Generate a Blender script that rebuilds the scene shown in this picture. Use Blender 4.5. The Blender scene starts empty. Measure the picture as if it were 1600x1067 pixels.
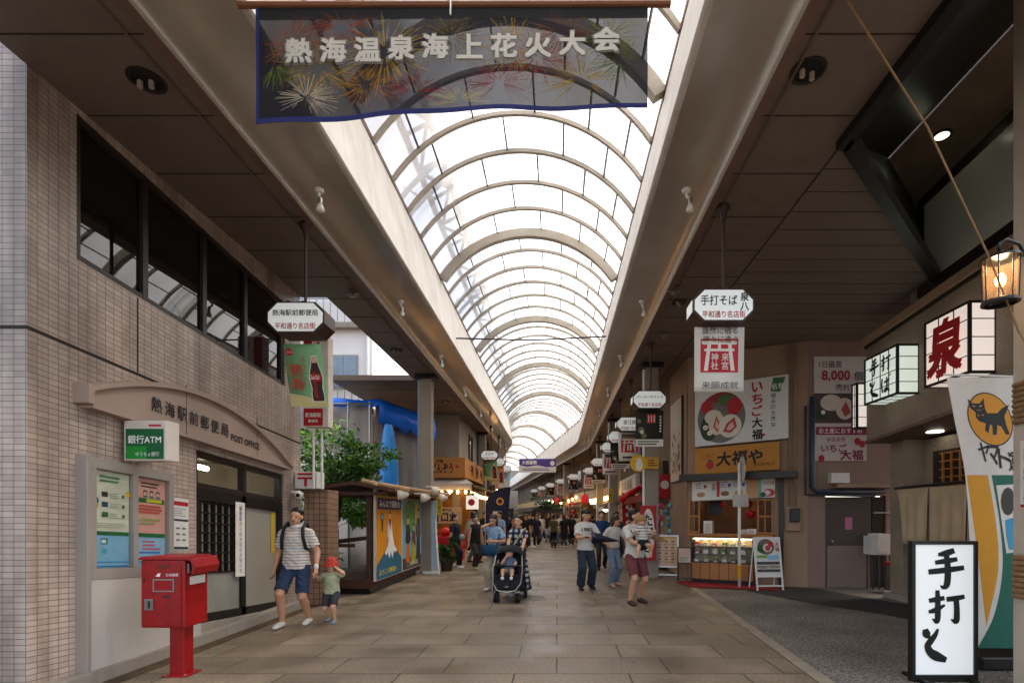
import bpy, bmesh, math, random
from mathutils import Vector, Matrix
random.seed(7)
S = bpy.context.scene
COL = S.collection
rad = math.radians
# ---------------------------------------------------------------- camera, sky, sun, exposure
F, HX, HY, EYE = 830.0, 870.0, 803.0, 1.62        # focal length and vanishing point in photo pixels, eye height
cd = bpy.data.cameras.new('camera'); cam = bpy.data.objects.new('camera', cd); COL.objects.link(cam)
cam.location = (0, 0, EYE); cam.rotation_euler = (rad(90), 0, 0)
cd.sensor_width = 36; cd.lens = F/1600*36; cd.shift_x = -(HX-800)/1600; cd.shift_y = (HY-533.5)/1600
cd.clip_start = .05; cd.clip_end = 2000
S.camera = cam
w = bpy.data.worlds.new('World'); S.world = w; w.use_nodes = True
nt = w.node_tree; bg = nt.nodes['Background']
sky = nt.nodes.new('ShaderNodeTexSky'); sky.sky_type = 'NISHITA'; sky.sun_disc = False
SUN_EL, SUN_AZ = rad(58), rad(60)
sky.sun_elevation = SUN_EL; sky.sun_rotation = SUN_AZ; sky.air_density = 1.0; sky.dust_density = 4.0; sky.ozone_density = 1.0
hs = nt.nodes.new('ShaderNodeHueSaturation'); hs.inputs['Saturation'].default_value = .6      # thin overcast
nt.links.new(sky.outputs[0], hs.inputs['Color']); nt.links.new(hs.outputs[0], bg.inputs[0]); bg.inputs[1].default_value = .15
sl = bpy.data.lights.new('sun', 'SUN'); sl.energy = .8; sl.angle = rad(20); sl.color = (1, .92, .82)
so = bpy.data.objects.new('sun', sl); COL.objects.link(so)
sd = Vector((math.sin(SUN_AZ)*math.cos(SUN_EL), math.cos(SUN_AZ)*math.cos(SUN_EL), math.sin(SUN_EL)))
so.rotation_euler = (-sd).to_track_quat('-Z', 'Y').to_euler(); so.location = (20, 20, 40)
S.view_settings.view_transform = 'Standard'; S.view_settings.look = 'None'; S.view_settings.gamma = 1
S.view_settings.exposure = 2.1
S.cycles.use_denoising = True; S.cycles.max_bounces = 10; S.cycles.diffuse_bounces = 5; S.cycles.transparent_max_bounces = 12
S.cycles.sample_clamp_indirect = 8

# ---------------------------------------------------------------- helpers
K = .073                                           # level buildings against the rising street: they drop this much per metre
def X(px, Y): return (px-HX)*Y/F
def Z(py, Y): return EYE+(HY-py)*Y/F
def lv(z, y): return z-K*(y-5)
def lin(h):
    h = h.lstrip('#'); c = [int(h[i:i+2], 16)/255 for i in (0, 2, 4)]
    return tuple(x/12.92 if x <= .04045 else ((x+.055)/1.055)**2.4 for x in c)
def newmat(name):
    m = bpy.data.materials.new(name); m.use_nodes = True
    return m, m.node_tree, m.node_tree.nodes['Principled BSDF']
def N(t, kind, **kw):
    n = t.nodes.new(kind)
    for k, v in kw.items(): setattr(n, k, v)
    return n
def mat(name, col, rough=.6, var=.12, scale=4., metal=0, bump=0, bscale=60, spec=.4, fine=0, fscale=120, stain=0):
    """principled with large soft colour variation, optional fine speckle, stains and bump"""
    col = lin(col) if isinstance(col, str) else col
    m, t, p = newmat(name); L = t.links.new
    p.inputs['Roughness'].default_value = rough; p.inputs['Metallic'].default_value = metal; p.inputs['Specular IOR Level'].default_value = spec
    tc = N(t, 'ShaderNodeTexCoord')
    n1 = N(t, 'ShaderNodeTexNoise'); n1.inputs['Scale'].default_value = scale; n1.inputs['Detail'].default_value = 5
    L(tc.outputs['Object'], n1.inputs['Vector'])
    mx = N(t, 'ShaderNodeMix', data_type='RGBA')
    mx.inputs[6].default_value = (*[c*(1-var) for c in col], 1); mx.inputs[7].default_value = (*[min(1, c*(1+var)) for c in col], 1)
    r = N(t, 'ShaderNodeValToRGB'); r.color_ramp.elements[0].position = .3; r.color_ramp.elements[1].position = .7
    L(n1.outputs[0], r.inputs[0]); L(r.outputs[0], mx.inputs[0]); out = mx.outputs[2]
    if fine:
        n2 = N(t, 'ShaderNodeTexNoise'); n2.inputs['Scale'].default_value = fscale; n2.inputs['Detail'].default_value = 2
        L(tc.outputs['Object'], n2.inputs['Vector'])
        mp = N(t, 'ShaderNodeMapRange'); mp.inputs[1].default_value = .3; mp.inputs[2].default_value = .7
        mp.inputs[3].default_value = 1-fine; mp.inputs[4].default_value = 1+fine
        L(n2.outputs[0], mp.inputs[0])
        v = N(t, 'ShaderNodeMix', data_type='RGBA', blend_type='MULTIPLY'); v.inputs[0].default_value = 1
        L(out, v.inputs[6]); L(mp.outputs[0], v.inputs[7]); out = v.outputs[2]
    if stain:
        n3 = N(t, 'ShaderNodeTexNoise'); n3.inputs['Scale'].default_value = 1.7; n3.inputs['Detail'].default_value = 8; n3.inputs['Roughness'].default_value = .7
        mpg = N(t, 'ShaderNodeMapping'); mpg.inputs['Scale'].default_value = (2.2, 2.2, .35)
        L(tc.outputs['Object'], mpg.inputs[0]); L(mpg.outputs[0], n3.inputs['Vector'])
        rr = N(t, 'ShaderNodeValToRGB'); rr.color_ramp.elements[0].position = .5; rr.color_ramp.elements[1].position = .75
        L(n3.outputs[0], rr.inputs[0])
        m2 = N(t, 'ShaderNodeMath', operation='MULTIPLY'); m2.inputs[1].default_value = stain; L(rr.outputs[0], m2.inputs[0])
        v = N(t, 'ShaderNodeMix', data_type='RGBA'); L(m2.outputs[0], v.inputs[0]); L(out, v.inputs[6])
        v.inputs[7].default_value = (col[0]*.35, col[1]*.3, col[2]*.26, 1); out = v.outputs[2]
    L(out, p.inputs['Base Color'])
    if bump:
        nb = N(t, 'ShaderNodeTexNoise'); nb.inputs['Scale'].default_value = bscale; nb.inputs['Detail'].default_value = 4
        L(tc.outputs['Object'], nb.inputs['Vector'])
        b = N(t, 'ShaderNodeBump'); b.inputs['Strength'].default_value = bump; b.inputs['Distance'].default_value = .02
        L(nb.outputs[0], b.inputs['Height']); L(b.outputs[0], p.inputs['Normal'])
    return m
_cm = {}
def cm(h, rough=.55):
    """printed or painted colour"""
    k = (h, rough)
    if k not in _cm: _cm[k] = mat('print_'+h.lstrip('#'), h, rough, .04, 9)
    return _cm[k]
_em = {}
def em(h, s):
    k = (h, s)
    if k not in _em:
        m, t, p = newmat('glow_'+h.lstrip('#')); p.inputs['Base Color'].default_value = (*lin(h), 1)
        p.inputs['Emission Color'].default_value = (*lin(h), 1); p.inputs['Emission Strength'].default_value = s
        p.inputs['Roughness'].default_value = .4; _em[k] = m
    return _em[k]
def brick(name, c1, c2, mort, bw, bh, msize, mode='wall', offset=0., rough=.5, skew=0., bump=.3, var=.25, freq=2, smooth=.1, speck=0, stain=0, gum=0):
    """tile / paver material; mode wall: (x+y, z), floor: (x, y)"""
    m, t, p = newmat(name); L = t.links.new
    p.inputs['Roughness'].default_value = rough
    g = N(t, 'ShaderNodeNewGeometry'); sp = N(t, 'ShaderNodeSeparateXYZ'); L(g.outputs['Position'], sp.inputs[0])
    cb = N(t, 'ShaderNodeCombineXYZ')
    if mode == 'wall':
        a = N(t, 'ShaderNodeMath', operation='ADD'); L(sp.outputs[0], a.inputs[0]); L(sp.outputs[1], a.inputs[1]); L(a.outputs[0], cb.inputs[0])
        k = N(t, 'ShaderNodeMath', operation='MULTIPLY_ADD'); L(sp.outputs[1], k.inputs[0]); k.inputs[1].default_value = skew; L(sp.outputs[2], k.inputs[2]); L(k.outputs[0], cb.inputs[1])
    else:
        L(sp.outputs[0], cb.inputs[0]); L(sp.outputs[1], cb.inputs[1])
    b = N(t, 'ShaderNodeTexBrick', offset=offset, offset_frequency=freq, squash=1)
    L(cb.outputs[0], b.inputs['Vector'])
    b.inputs['Color1'].default_value = (*lin(c1), 1); b.inputs['Color2'].default_value = (*lin(c2), 1); b.inputs['Mortar'].default_value = (*lin(mort), 1)
    b.inputs['Scale'].default_value = 1; b.inputs['Mortar Size'].default_value = msize; b.inputs['Mortar Smooth'].default_value = smooth
    b.inputs['Brick Width'].default_value = bw; b.inputs['Row Height'].default_value = bh; b.inputs['Bias'].default_value = 0
    out = b.outputs['Color']
    n1 = N(t, 'ShaderNodeTexNoise'); n1.inputs['Scale'].default_value = 1.3; n1.inputs['Detail'].default_value = 6; L(g.outputs['Position'], n1.inputs['Vector'])
    mp = N(t, 'ShaderNodeMapRange'); mp.inputs[1].default_value = .3; mp.inputs[2].default_value = .7; mp.inputs[3].default_value = 1-var; mp.inputs[4].default_value = 1+var*.6
    L(n1.outputs[0], mp.inputs[0])
    v = N(t, 'ShaderNodeMix', data_type='RGBA', blend_type='MULTIPLY'); v.inputs[0].default_value = 1; L(out, v.inputs[6]); L(mp.outputs[0], v.inputs[7]); out = v.outputs[2]
    if speck:
        n2 = N(t, 'ShaderNodeTexNoise'); n2.inputs['Scale'].default_value = 34; n2.inputs['Detail'].default_value = 5; n2.inputs['Roughness'].default_value = .75; L(g.outputs['Position'], n2.inputs['Vector'])
        mp2 = N(t, 'ShaderNodeMapRange'); mp2.inputs[1].default_value = .3; mp2.inputs[2].default_value = .7; mp2.inputs[3].default_value = 1-speck; mp2.inputs[4].default_value = 1+speck
        L(n2.outputs[0], mp2.inputs[0])
        v = N(t, 'ShaderNodeMix', data_type='RGBA', blend_type='MULTIPLY'); v.inputs[0].default_value = 1; L(out, v.inputs[6]); L(mp2.outputs[0], v.inputs[7]); out = v.outputs[2]
        mp3 = N(t, 'ShaderNodeMapRange'); mp3.inputs[1].default_value = .35; mp3.inputs[2].default_value = .65; mp3.inputs[3].default_value = rough-.12; mp3.inputs[4].default_value = rough+.2
        L(n1.outputs[0], mp3.inputs[0]); L(mp3.outputs[0], p.inputs['Roughness'])
    if stain:
        n3 = N(t, 'ShaderNodeTexNoise'); n3.inputs['Scale'].default_value = 1.; n3.inputs['Detail'].default_value = 7
        mpg = N(t, 'ShaderNodeMapping'); mpg.inputs['Scale'].default_value = (2.5, 2.5, .3); L(g.outputs['Position'], mpg.inputs[0]); L(mpg.outputs[0], n3.inputs['Vector'])
        rr = N(t, 'ShaderNodeValToRGB'); rr.color_ramp.elements[0].position = .47; rr.color_ramp.elements[1].position = .72; L(n3.outputs[0], rr.inputs[0])
        m2 = N(t, 'ShaderNodeMath', operation='MULTIPLY'); m2.inputs[1].default_value = stain; L(rr.outputs[0], m2.inputs[0])
        v = N(t, 'ShaderNodeMix', data_type='RGBA'); L(m2.outputs[0], v.inputs[0]); L(out, v.inputs[6]); v.inputs[7].default_value = (.05, .035, .025, 1); out = v.outputs[2]
    if gum:
        vo = N(t, 'ShaderNodeTexVoronoi'); vo.inputs['Scale'].default_value = 1.6; L(g.outputs['Position'], vo.inputs['Vector'])
        gt = N(t, 'ShaderNodeMath', operation='LESS_THAN'); L(vo.outputs['Distance'], gt.inputs[0]); gt.inputs[1].default_value = .045
        gm_ = N(t, 'ShaderNodeMath', operation='MULTIPLY'); gm_.inputs[1].default_value = gum; L(gt.outputs[0], gm_.inputs[0])
        v = N(t, 'ShaderNodeMix', data_type='RGBA'); L(gm_.outputs[0], v.inputs[0]); L(out, v.inputs[6]); v.inputs[7].default_value = (.05, .043, .035, 1); out = v.outputs[2]
    L(out, p.inputs['Base Color'])
    if bump:
        inv = N(t, 'ShaderNodeMath', operation='SUBTRACT'); inv.inputs[0].default_value = 1; L(b.outputs['Fac'], inv.inputs[1])
        bp = N(t, 'ShaderNodeBump'); bp.inputs['Strength'].default_value = bump; bp.inputs['Distance'].default_value = .01
        L(inv.outputs[0], bp.inputs['Height']); L(bp.outputs[0], p.inputs['Normal'])
    return m
def glassmat(name, col, transp, rough=.03):
    m, t, p = newmat(name); L = t.links.new
    p.inputs['Base Color'].default_value = (*lin(col), 1); p.inputs['Roughness'].default_value = rough; p.inputs['Specular IOR Level'].default_value = .6
    tr = N(t, 'ShaderNodeBsdfTransparent'); mx = N(t, 'ShaderNodeMixShader'); mx.inputs[0].default_value = 1-transp
    L(tr.outputs[0], mx.inputs[1]); L(p.outputs[0], mx.inputs[2]); L(mx.outputs[0], t.nodes['Material Output'].inputs[0])
    return m

class MB:
    def __init__(s): s.v = []; s.f = []; s.m = []
    def add(s, vs, fs, mi=0):
        o = len(s.v); s.v += [tuple(v) for v in vs]
        for f in fs: s.f.append([o+i for i in f]); s.m.append(mi)
        return s
    def box(s, x0, x1, y0, y1, z0, z1, mi=0):
        x0, x1 = sorted((x0, x1)); y0, y1 = sorted((y0, y1)); z0, z1 = sorted((z0, z1))
        v = [(x0, y0, z0), (x1, y0, z0), (x1, y1, z0), (x0, y1, z0), (x0, y0, z1), (x1, y0, z1), (x1, y1, z1), (x0, y1, z1)]
        return s.add(v, [(0, 3, 2, 1), (4, 5, 6, 7), (0, 1, 5, 4), (1, 2, 6, 5), (2, 3, 7, 6), (3, 0, 4, 7)], mi)
    def prism(s, pts, ext, mi=0):
        """closed polygon (3d points) pushed along ext"""
        n = len(pts); P = [Vector(p) for p in pts]; e = Vector(ext)
        nv = Vector((0, 0, 0))
        for i in range(n): nv += P[i].cross(P[(i+1) % n])
        if nv.dot(e) > 0: P = P[::-1]
        v = P+[p+e for p in P]
        return s.add(v, [tuple(range(n)), tuple(range(2*n-1, n-1, -1))]+[((i+1) % n, i, n+i, n+(i+1) % n) for i in range(n)], mi)
    def rings(s, rs, mi=0, cap=True, closed=True):
        n = len(rs[0]); v = [p for r in rs for p in r]; f = []
        for a in range(len(rs)-1):
            for i in range(n if closed else n-1):
                j = (i+1) % n; f.append((a*n+i, a*n+j, (a+1)*n+j, (a+1)*n+i))
        if cap and closed:
            f.append(tuple(range(n-1, -1, -1))); o = (len(rs)-1)*n; f.append(tuple(range(o, o+n)))
        return s.add(v, f, mi)
    def tube(s, pts, r, n=8, mi=0, cap=True):
        P = [Vector(p) for p in pts]; rr = r if isinstance(r, (list, tuple)) else [r]*len(P)
        rs = []; ref = None
        for i, p in enumerate(P):
            d = (P[min(i+1, len(P)-1)]-P[max(i-1, 0)]).normalized()
            if ref is None: ref = Vector((0, 0, 1)) if abs(d.z) < .9 else Vector((1, 0, 0))
            a = d.cross(ref).normalized(); b = a.cross(d).normalized(); ref = b
            rs.append([p+(a*math.cos(2*math.pi*k/n)-b*math.sin(2*math.pi*k/n))*-rr[i] for k in range(n)])
        return s.rings(rs, mi, cap)
    def lathe(s, c, prof, n=16, mi=0, axis='z'):
        rs = []
        for r, h in prof:
            ring = []
            for k in range(n):
                a = 2*math.pi*k/n; x, y = r*math.cos(a), r*math.sin(a)
                ring.append({'z': (c[0]+x, c[1]+y, c[2]+h), 'y': (c[0]+y, c[1]+h, c[2]+x), 'x': (c[0]+h, c[1]+x, c[2]+y)}[axis])
            rs.append(ring)
        return s.rings(rs, mi)
    def ell(s, c, r, n=12, mi=0, M=None):
        if not isinstance(r, (list, tuple)): r = (r, r, r)
        rs = []
        h = max(4, n//2)
        for i in range(h+1):
            t = math.pi*(i/h-.5); t = max(-1.52, min(1.52, t))
            ring = []
            for k in range(n):
                a = 2*math.pi*k/n
                p = Vector((r[0]*math.cos(t)*math.cos(a), r[1]*math.cos(t)*math.sin(a), r[2]*math.sin(t)))
                if M: p = M @ p
                ring.append(p+Vector(c))
            rs.append(ring)
        return s.rings(rs, mi)
    def cone(s, p0, p1, r0, r1, n=10, mi=0):
        """round-ended tapered limb"""
        p0 = Vector(p0); p1 = Vector(p1); d = p1-p0
        if d.length < 1e-5: return s.ell(p0, r0, n, mi)
        d.normalize(); ref = Vector((0, 0, 1)) if abs(d.z) < .9 else Vector((1, 0, 0)); a = d.cross(ref).normalized(); b = d.cross(a)
        rs = []
        for t in (-1.5, -1., -.5, 0): rs.append((p0+d*(r0*math.sin(t)), r0*math.cos(t)))
        for t in (0, .5, 1., 1.5): rs.append((p1+d*(r1*math.sin(t)), r1*math.cos(t)))
        return s.rings([[c+(a*math.cos(2*math.pi*k/n)+b*math.sin(2*math.pi*k/n))*q for k in range(n)] for c, q in rs], mi)
    def quad(s, *p, mi=0): return s.add(p, [tuple(range(len(p)))], mi)
    def mesh(s, name):
        me = bpy.data.meshes.new(name); me.from_pydata(s.v, [], s.f)
        me.polygons.foreach_set('material_index', s.m); me.update(); return me
_root = {}
def thing(name, label, cat, loc=(0, 0, 0), rz=0, group=None):
    o = bpy.data.objects.new(name, None); COL.objects.link(o); o.location = loc; o.rotation_euler = (0, 0, rz)
    o.empty_display_size = .1
    o['label'] = label; o['category'] = cat
    if group: o['group'] = group
    _root[o.name] = Matrix.Translation(loc) @ Matrix.Rotation(rz, 4, 'Z')
    return o
def wm(o): return _root.get(o.name, Matrix.Identity(4))
def part(name, mb, mats, root=None, smooth=False, bevel=0, local=False, skew=False, label=None, fix=True):
    me = mb.mesh(name) if isinstance(mb, MB) else mb
    if skew:
        for v in me.vertices: v.co.z -= K*(v.co.y-5)
    if fix or bevel:
        bm = bmesh.new(); bm.from_mesh(me)
        if fix: bmesh.ops.recalc_face_normals(bm, faces=bm.faces)
        if bevel:
            es = [e for e in bm.edges if len(e.link_faces) == 2 and e.calc_face_angle(0) > .6]
            bmesh.ops.bevel(bm, geom=es, offset=bevel, segments=2, profile=.6, affect='EDGES', clamp_overlap=True)
        bm.to_mesh(me); bm.free()
    for m in (mats if isinstance(mats, (list, tuple)) else [mats]): me.materials.append(m)
    if smooth: me.polygons.foreach_set('use_smooth', [True]*len(me.polygons))
    o = bpy.data.objects.new(name, me); COL.objects.link(o)
    if root is not None:
        if not local: me.transform(wm(root).inverted())
        o.parent = root; _root[o.name] = wm(root)
    if label: o['label'] = label
    return o
def single(name, mb, mats, label, cat, group=None, **kw):
    o = part(name, mb, mats, None, **kw); o['label'] = label; o['category'] = cat
    if group: o['group'] = group
    return o
def struct(name, mb, mats, **kw):
    o = part(name, mb, mats, None, **kw); o['kind'] = 'structure'; return o
def dup(root, loc, rz=0, label=None, group=None, scale=None):
    r = root.copy(); COL.objects.link(r); r.location = loc; r.rotation_euler = (0, 0, rz)
    if scale: r.scale = scale
    _root[r.name] = Matrix.Translation(loc) @ Matrix.Rotation(rz, 4, 'Z')
    if label: r['label'] = label
    if group: r['group'] = group
    for ch in root.children:
        c = ch.copy(); COL.objects.link(c); c.parent = r; _root[c.name] = _root[r.name]
        for g in ch.children:
            d = g.copy(); COL.objects.link(d); d.parent = c
    return r
ORD = ['nearest', 'second', 'third', 'fourth', 'fifth', 'sixth', 'seventh', 'eighth', 'ninth', 'tenth', 'eleventh', 'twelfth', 'thirteenth', 'fourteenth']

# flat art in a frame: o + R*a + U*b, facing R x U
class Fr:
    def __init__(s, o, R=(1, 0, 0), U=(0, 0, 1)):
        s.o = Vector(o); s.R = Vector(R); s.U = Vector(U); s.N = s.R.cross(s.U).normalized()
    def p(s, a, b, d=0): return s.o+s.R*a+s.U*b+s.N*d
    def at(s, a, b, d=0): return Fr(s.p(a, b, d), s.R, s.U)
def slab(mb, fr, a0, a1, b0, b1, d0, d1, mi=0):
    return mb.prism([fr.p(a0, b0, d0), fr.p(a1, b0, d0), fr.p(a1, b1, d0), fr.p(a0, b1, d0)], fr.N*(d1-d0), mi)
def catmull(P, k=6):
    P = [Vector(p) for p in P]
    if len(P) == 2: P = [P[0], (P[0]+P[1])/2, P[1]]
    Q = [P[0]*2-P[1]]+P+[P[-1]*2-P[-2]]; out = []
    for i in range(1, len(Q)-2):
        for j in range(k):
            t = j/k; a, b, c, d = Q[i-1], Q[i], Q[i+1], Q[i+2]
            out.append(.5*((2*b)+(c-a)*t+(2*a-5*b+4*c-d)*t*t+(3*b-a-3*c+d)*t**3))
    out.append(P[-1]); return out
class Art:
    def __init__(s, fr, d=.003): s.fr = fr; s.mb = MB(); s.mats = []; s.d = d
    def mi(s, m):
        m = cm(m) if isinstance(m, str) else m
        if m not in s.mats: s.mats.append(m)
        return s.mats.index(m)
    def poly(s, pts, m):
        s.d += .0004; s.mb.quad(*[s.fr.p(a, b, s.d) for a, b in pts], mi=s.mi(m)); return s
    def rect(s, a0, b0, a1, b1, m): return s.poly([(a0, b0), (a1, b0), (a1, b1), (a0, b1)], m)
    def circ(s, a, b, ra, m, rb=None, n=28, t0=0, t1=2*math.pi):
        rb = rb or ra; k = n if t1-t0 > 6.2 else n+1
        return s.poly([(a+ra*math.cos(t0+(t1-t0)*i/n), b+rb*math.sin(t0+(t1-t0)*i/n)) for i in range(k)], m)
    def brush(s, strokes, m, a0=0, b0=0, w=1, h=1, sc=1):
        for st in strokes:
            s.d += .0004
            P = catmull([(x*w, y*h, q*sc) for x, y, q in st]); L_, R2 = [], []
            for i, p in enumerate(P):
                d = P[min(i+1, len(P)-1)]-P[max(i-1, 0)]; d.z = 0; d.normalize(); n = Vector((-d.y, d.x))
                q = max(p.z, .0008)
                L_.append((a0+p.x+n.x*q, b0+p.y+n.y*q)); R2.append((a0+p.x-n.x*q, b0+p.y-n.y*q))
            vs = [s.fr.p(a, b, s.d) for a, b in L_]+[s.fr.p(a, b, s.d) for a, b in R2]; n = len(L_)
            s.mb.add(vs, [(n+i, n+i+1, i+1, i) for i in range(n-1)], s.mi(m))
        return s
    def lines(s, a0, b0, a1, b1, n, m, fill=.5, seed=1):
        """rows of small print too small to read"""
        rr = random.Random(seed); st = (b1-b0)/n
        for i in range(n):
            y = b1-st*(i+.75); x = a0; e = a1-(a1-a0)*rr.random()*.35
            s.rect(x, y, e, y+st*fill, m)
        return s
    def done(s, root, name='print', local=False): return part(name, s.mb, s.mats, root, local=local, fix=False)
_tc = {}
def text(root, body, fr, a, b, h=None, w=None, m='#111111', bold=0, vert=False, name='lettering', d=.006, slant=0, local=False, lh=1.0):
    """lettering centred on (a, b) of the frame, scaled to height h and/or width w"""
    key = (body, vert, lh)
    if key not in _tc:
        c = bpy.data.curves.new('t', 'FONT'); c.body = '\n'.join(body) if vert else body; c.resolution_u = 2; c.space_line = lh
        c.align_x = 'CENTER'
        o = bpy.data.objects.new('t', c); COL.objects.link(o)
        bpy.context.view_layer.update(); dg = bpy.context.evaluated_depsgraph_get()
        me = bpy.data.meshes.new_from_object(o.evaluated_get(dg))
        _tc[key] = ([v.co.copy() for v in me.vertices], [tuple(p.vertices) for p in me.polygons])
        bpy.data.objects.remove(o); bpy.data.curves.remove(c); bpy.data.meshes.remove(me)
    vs, fs = _tc[key]
    if not vs: return None
    x0 = min(v.x for v in vs); x1 = max(v.x for v in vs); y0 = min(v.y for v in vs); y1 = max(v.y for v in vs)
    sx = (w/(x1-x0)) if w else None; sy = (h/(y1-y0)) if h else None
    sx = sx or sy; sy = sy or sx
    mb = MB(); e = min(bold, .12)*.38
    for k, (ox, oy) in enumerate(((0, 0), (-e, -e), (e, -e), (e, e), (-e, e)) if bold else ((0, 0),)):
        mb.add([fr.p(a+(v.x+ox-(x0+x1)/2)*sx+slant*(v.y-(y0+y1)/2)*sy, b+(v.y+oy-(y0+y1)/2)*sy, d+.0002*k) for v in vs], fs)
    return part(name, mb, cm(m) if isinstance(m, str) else m, root, local=local, fix=False)
# ---------------------------------------------------------------- common materials
M_ceil = mat('ceiling_panel_paint', '#6c5f55', .55, .06, .8, stain=.35)
M_seam = mat('panel_seam', '#2a211d', .8)
M_brown = mat('brown_trim', '#6a5246', .5, .15, 3)
M_gut = mat('gutter_silver_paint', '#bdb5aa', .3, .07, 1.2, metal=.75, stain=.15)
M_fascia = mat('fascia_white_paint', '#cfcac2', .55, .1, 1.5, stain=.45)
M_rib = mat('rib_paint', '#a39a8c', .5, .1, 3)
M_black = mat('black_metal', '#15120f', .4, .1, 5)
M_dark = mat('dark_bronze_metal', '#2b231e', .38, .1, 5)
M_conc = mat('concrete', '#8f8578', .85, .15, 1.5, bump=.2, bscale=40, stain=.35)
M_stucco = mat('beige_stucco', '#8a7a68', .9, .15, 2, bump=.9, bscale=38, fine=.25, fscale=45)
M_wood = mat('brown_wood', '#472a1a', .55, .25, 6, bump=.15)
M_wood2 = mat('honey_wood', '#a86a2a', .5, .2, 5, bump=.1)
M_steel = mat('steel', '#9a9a98', .3, .08, 6, metal=.9)
M_white = mat('white_paint', '#dedad2', .45, .05, 3)
M_tan = mat('tan_wall_paint', '#9c8068', .8, .08, 1., stain=.22)
M_pink = mat('pinkish_wall_paint', '#8d7468', .8, .08, 1., stain=.22)
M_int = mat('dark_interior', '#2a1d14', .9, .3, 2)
M_tile = brick('mosaic_wall_tile', '#bfab9c', '#ad998b', '#65554a', .1, .052, .003, 'wall', 0, .35, K, .5, .24, stain=.7)
M_tileb = brick('brown_pillar_tile', '#9b7b62', '#8a6c56', '#3a2a20', .1, .1, .006, 'wall', 0, .4, K, .5, .15)
M_pave = brick('paving_stone', '#84735e', '#73634f', '#30281f', 1.16, .6, .009, 'floor', .37, .48, 0, .35, .34, 2, .15, speck=.5, gum=.65)
M_lamp = em('#fff0d8', 6)
M_glassdark = glassmat('dark_window_glass', '#14110f', 0, .02)
M_clear = glassmat('clear_glass', '#30302c', .82, .02)
M_frost = mat('frosted_glass', '#8c8f84', .25, .03, 2)
def leafmat(name, c, tr=.35):
    m, t, p = newmat(name); L = t.links.new; p.inputs['Roughness'].default_value = .5
    oi = N(t, 'ShaderNodeTexCoord'); n = N(t, 'ShaderNodeTexNoise'); n.inputs['Scale'].default_value = 2.5; L(oi.outputs['Object'], n.inputs['Vector'])
    mx = N(t, 'ShaderNodeMix', data_type='RGBA'); cc = lin(c); mx.inputs[6].default_value = (*[x*.6 for x in cc], 1); mx.inputs[7].default_value = (cc[0]*1.5, cc[1]*1.45, cc[2]*1.2, 1)
    L(n.outputs[0], mx.inputs[0]); L(mx.outputs[2], p.inputs['Base Color'])
    tl = N(t, 'ShaderNodeBsdfTranslucent'); L(mx.outputs[2], tl.inputs[0]); s = N(t, 'ShaderNodeMixShader'); s.inputs[0].default_value = tr
    L(p.outputs[0], s.inputs[1]); L(tl.outputs[0], s.inputs[2]); L(s.outputs[0], t.nodes['Material Output'].inputs[0]); return m
M_leaf = leafmat('leaf_green', '#3c6a26'); M_leafd = leafmat('leaf_dark_green', '#27451c')

# ---------------------------------------------------------------- the path of the arcade (bends left beyond 29 m)
TH = rad(9.4)
def path(s):
    if s < 29: return (0, s, 0)
    if s < 32:
        x, y = 0., 29.; n = 12; th = 0
        for i in range(n):
            ds = (s-29)/n; th = TH*((i+.5)*ds/3); x -= math.sin(th)*ds; y += math.cos(th)*ds
        return (x, y, TH*(s-29)/3)
    x, y, _ = path(31.9999); d = s-32
    return (x-math.sin(TH)*d, y+math.cos(TH)*d, TH)
def W(s, x, z):
    px, py, t = path(s); return (px+x*math.cos(t), py+x*math.sin(t), z)
SS = [-4, -2, 0, 2, 4, 6, 8, 10, 12, 14, 16, 18, 20, 22, 24, 26, 28, 29]+[29.5+.5*i for i in range(6)]+[32.5, 36, 42, 50, 60, 72, 88]

# ---------------------------------------------------------------- ground
gm = mat('asphalt_ground', '#4d4842', .85, .2, .6, bump=.25, bscale=90, fine=.35, fscale=160)
mb = MB(); mb.quad((-400, -200, -.012), (400, -200, -.012), (400, 600, -.012), (-400, 600, -.012)); struct('ground', mb, gm)
mb = MB()
mb.rings([[W(s, -4.35, 0) if s > 9 else (-4.2, s, 0), W(s, (2.2+.062*s) if s < 16 else 3.2, 0)] for s in SS], cap=False, closed=False)
struct('street_paving', mb, M_pave, fix=False)
for v in bpy.data.objects['street_paving'].data.polygons: v.flip() if v.normal.z < 0 else None
kb = mat('kerb_stone', '#8f806c', .7, .2, 3, fine=.15)
mb = MB()
mb.rings([[((2.2+.062*s)+.004, s, .004), ((2.36+.062*s), s, .004)] for s in (-4, 0, 4, 8, 12, 13.8)], cap=False, closed=False); struct('kerb_strip', mb, kb, fix=False)
fm = mat('exposed_aggregate', '#6c6358', .8, .3, .9, bump=.5, bscale=60, fine=.85, fscale=32)
mb = MB(); mb.rings([[((2.362+.062*s), s, -.004), (14, s, -.004)] for s in (-4, 0, 4, 8, 11.7, 14)], cap=False, closed=False); struct('forecourt_paving', mb, fm, fix=False)
pm = mat('dark_asphalt_patch', '#2c2723', .8, .2, 2, bump=.3, bscale=80, fine=.4, fscale=60)
mb = MB(); mb.quad((4.0, 11.2, .002), (4.7, 9.5, .002), (5.3, 8.6, .002), (5.8, 6.9, .002), (6.4, 6.3, .002), (6.9, 6.3, .002), (6.9, 8.9, .002), (6.2, 9.7, .002), (5.6, 11.7, .002), (4.4, 11.75, .002)); struct('asphalt_patch', mb, pm, fix=False)
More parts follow.
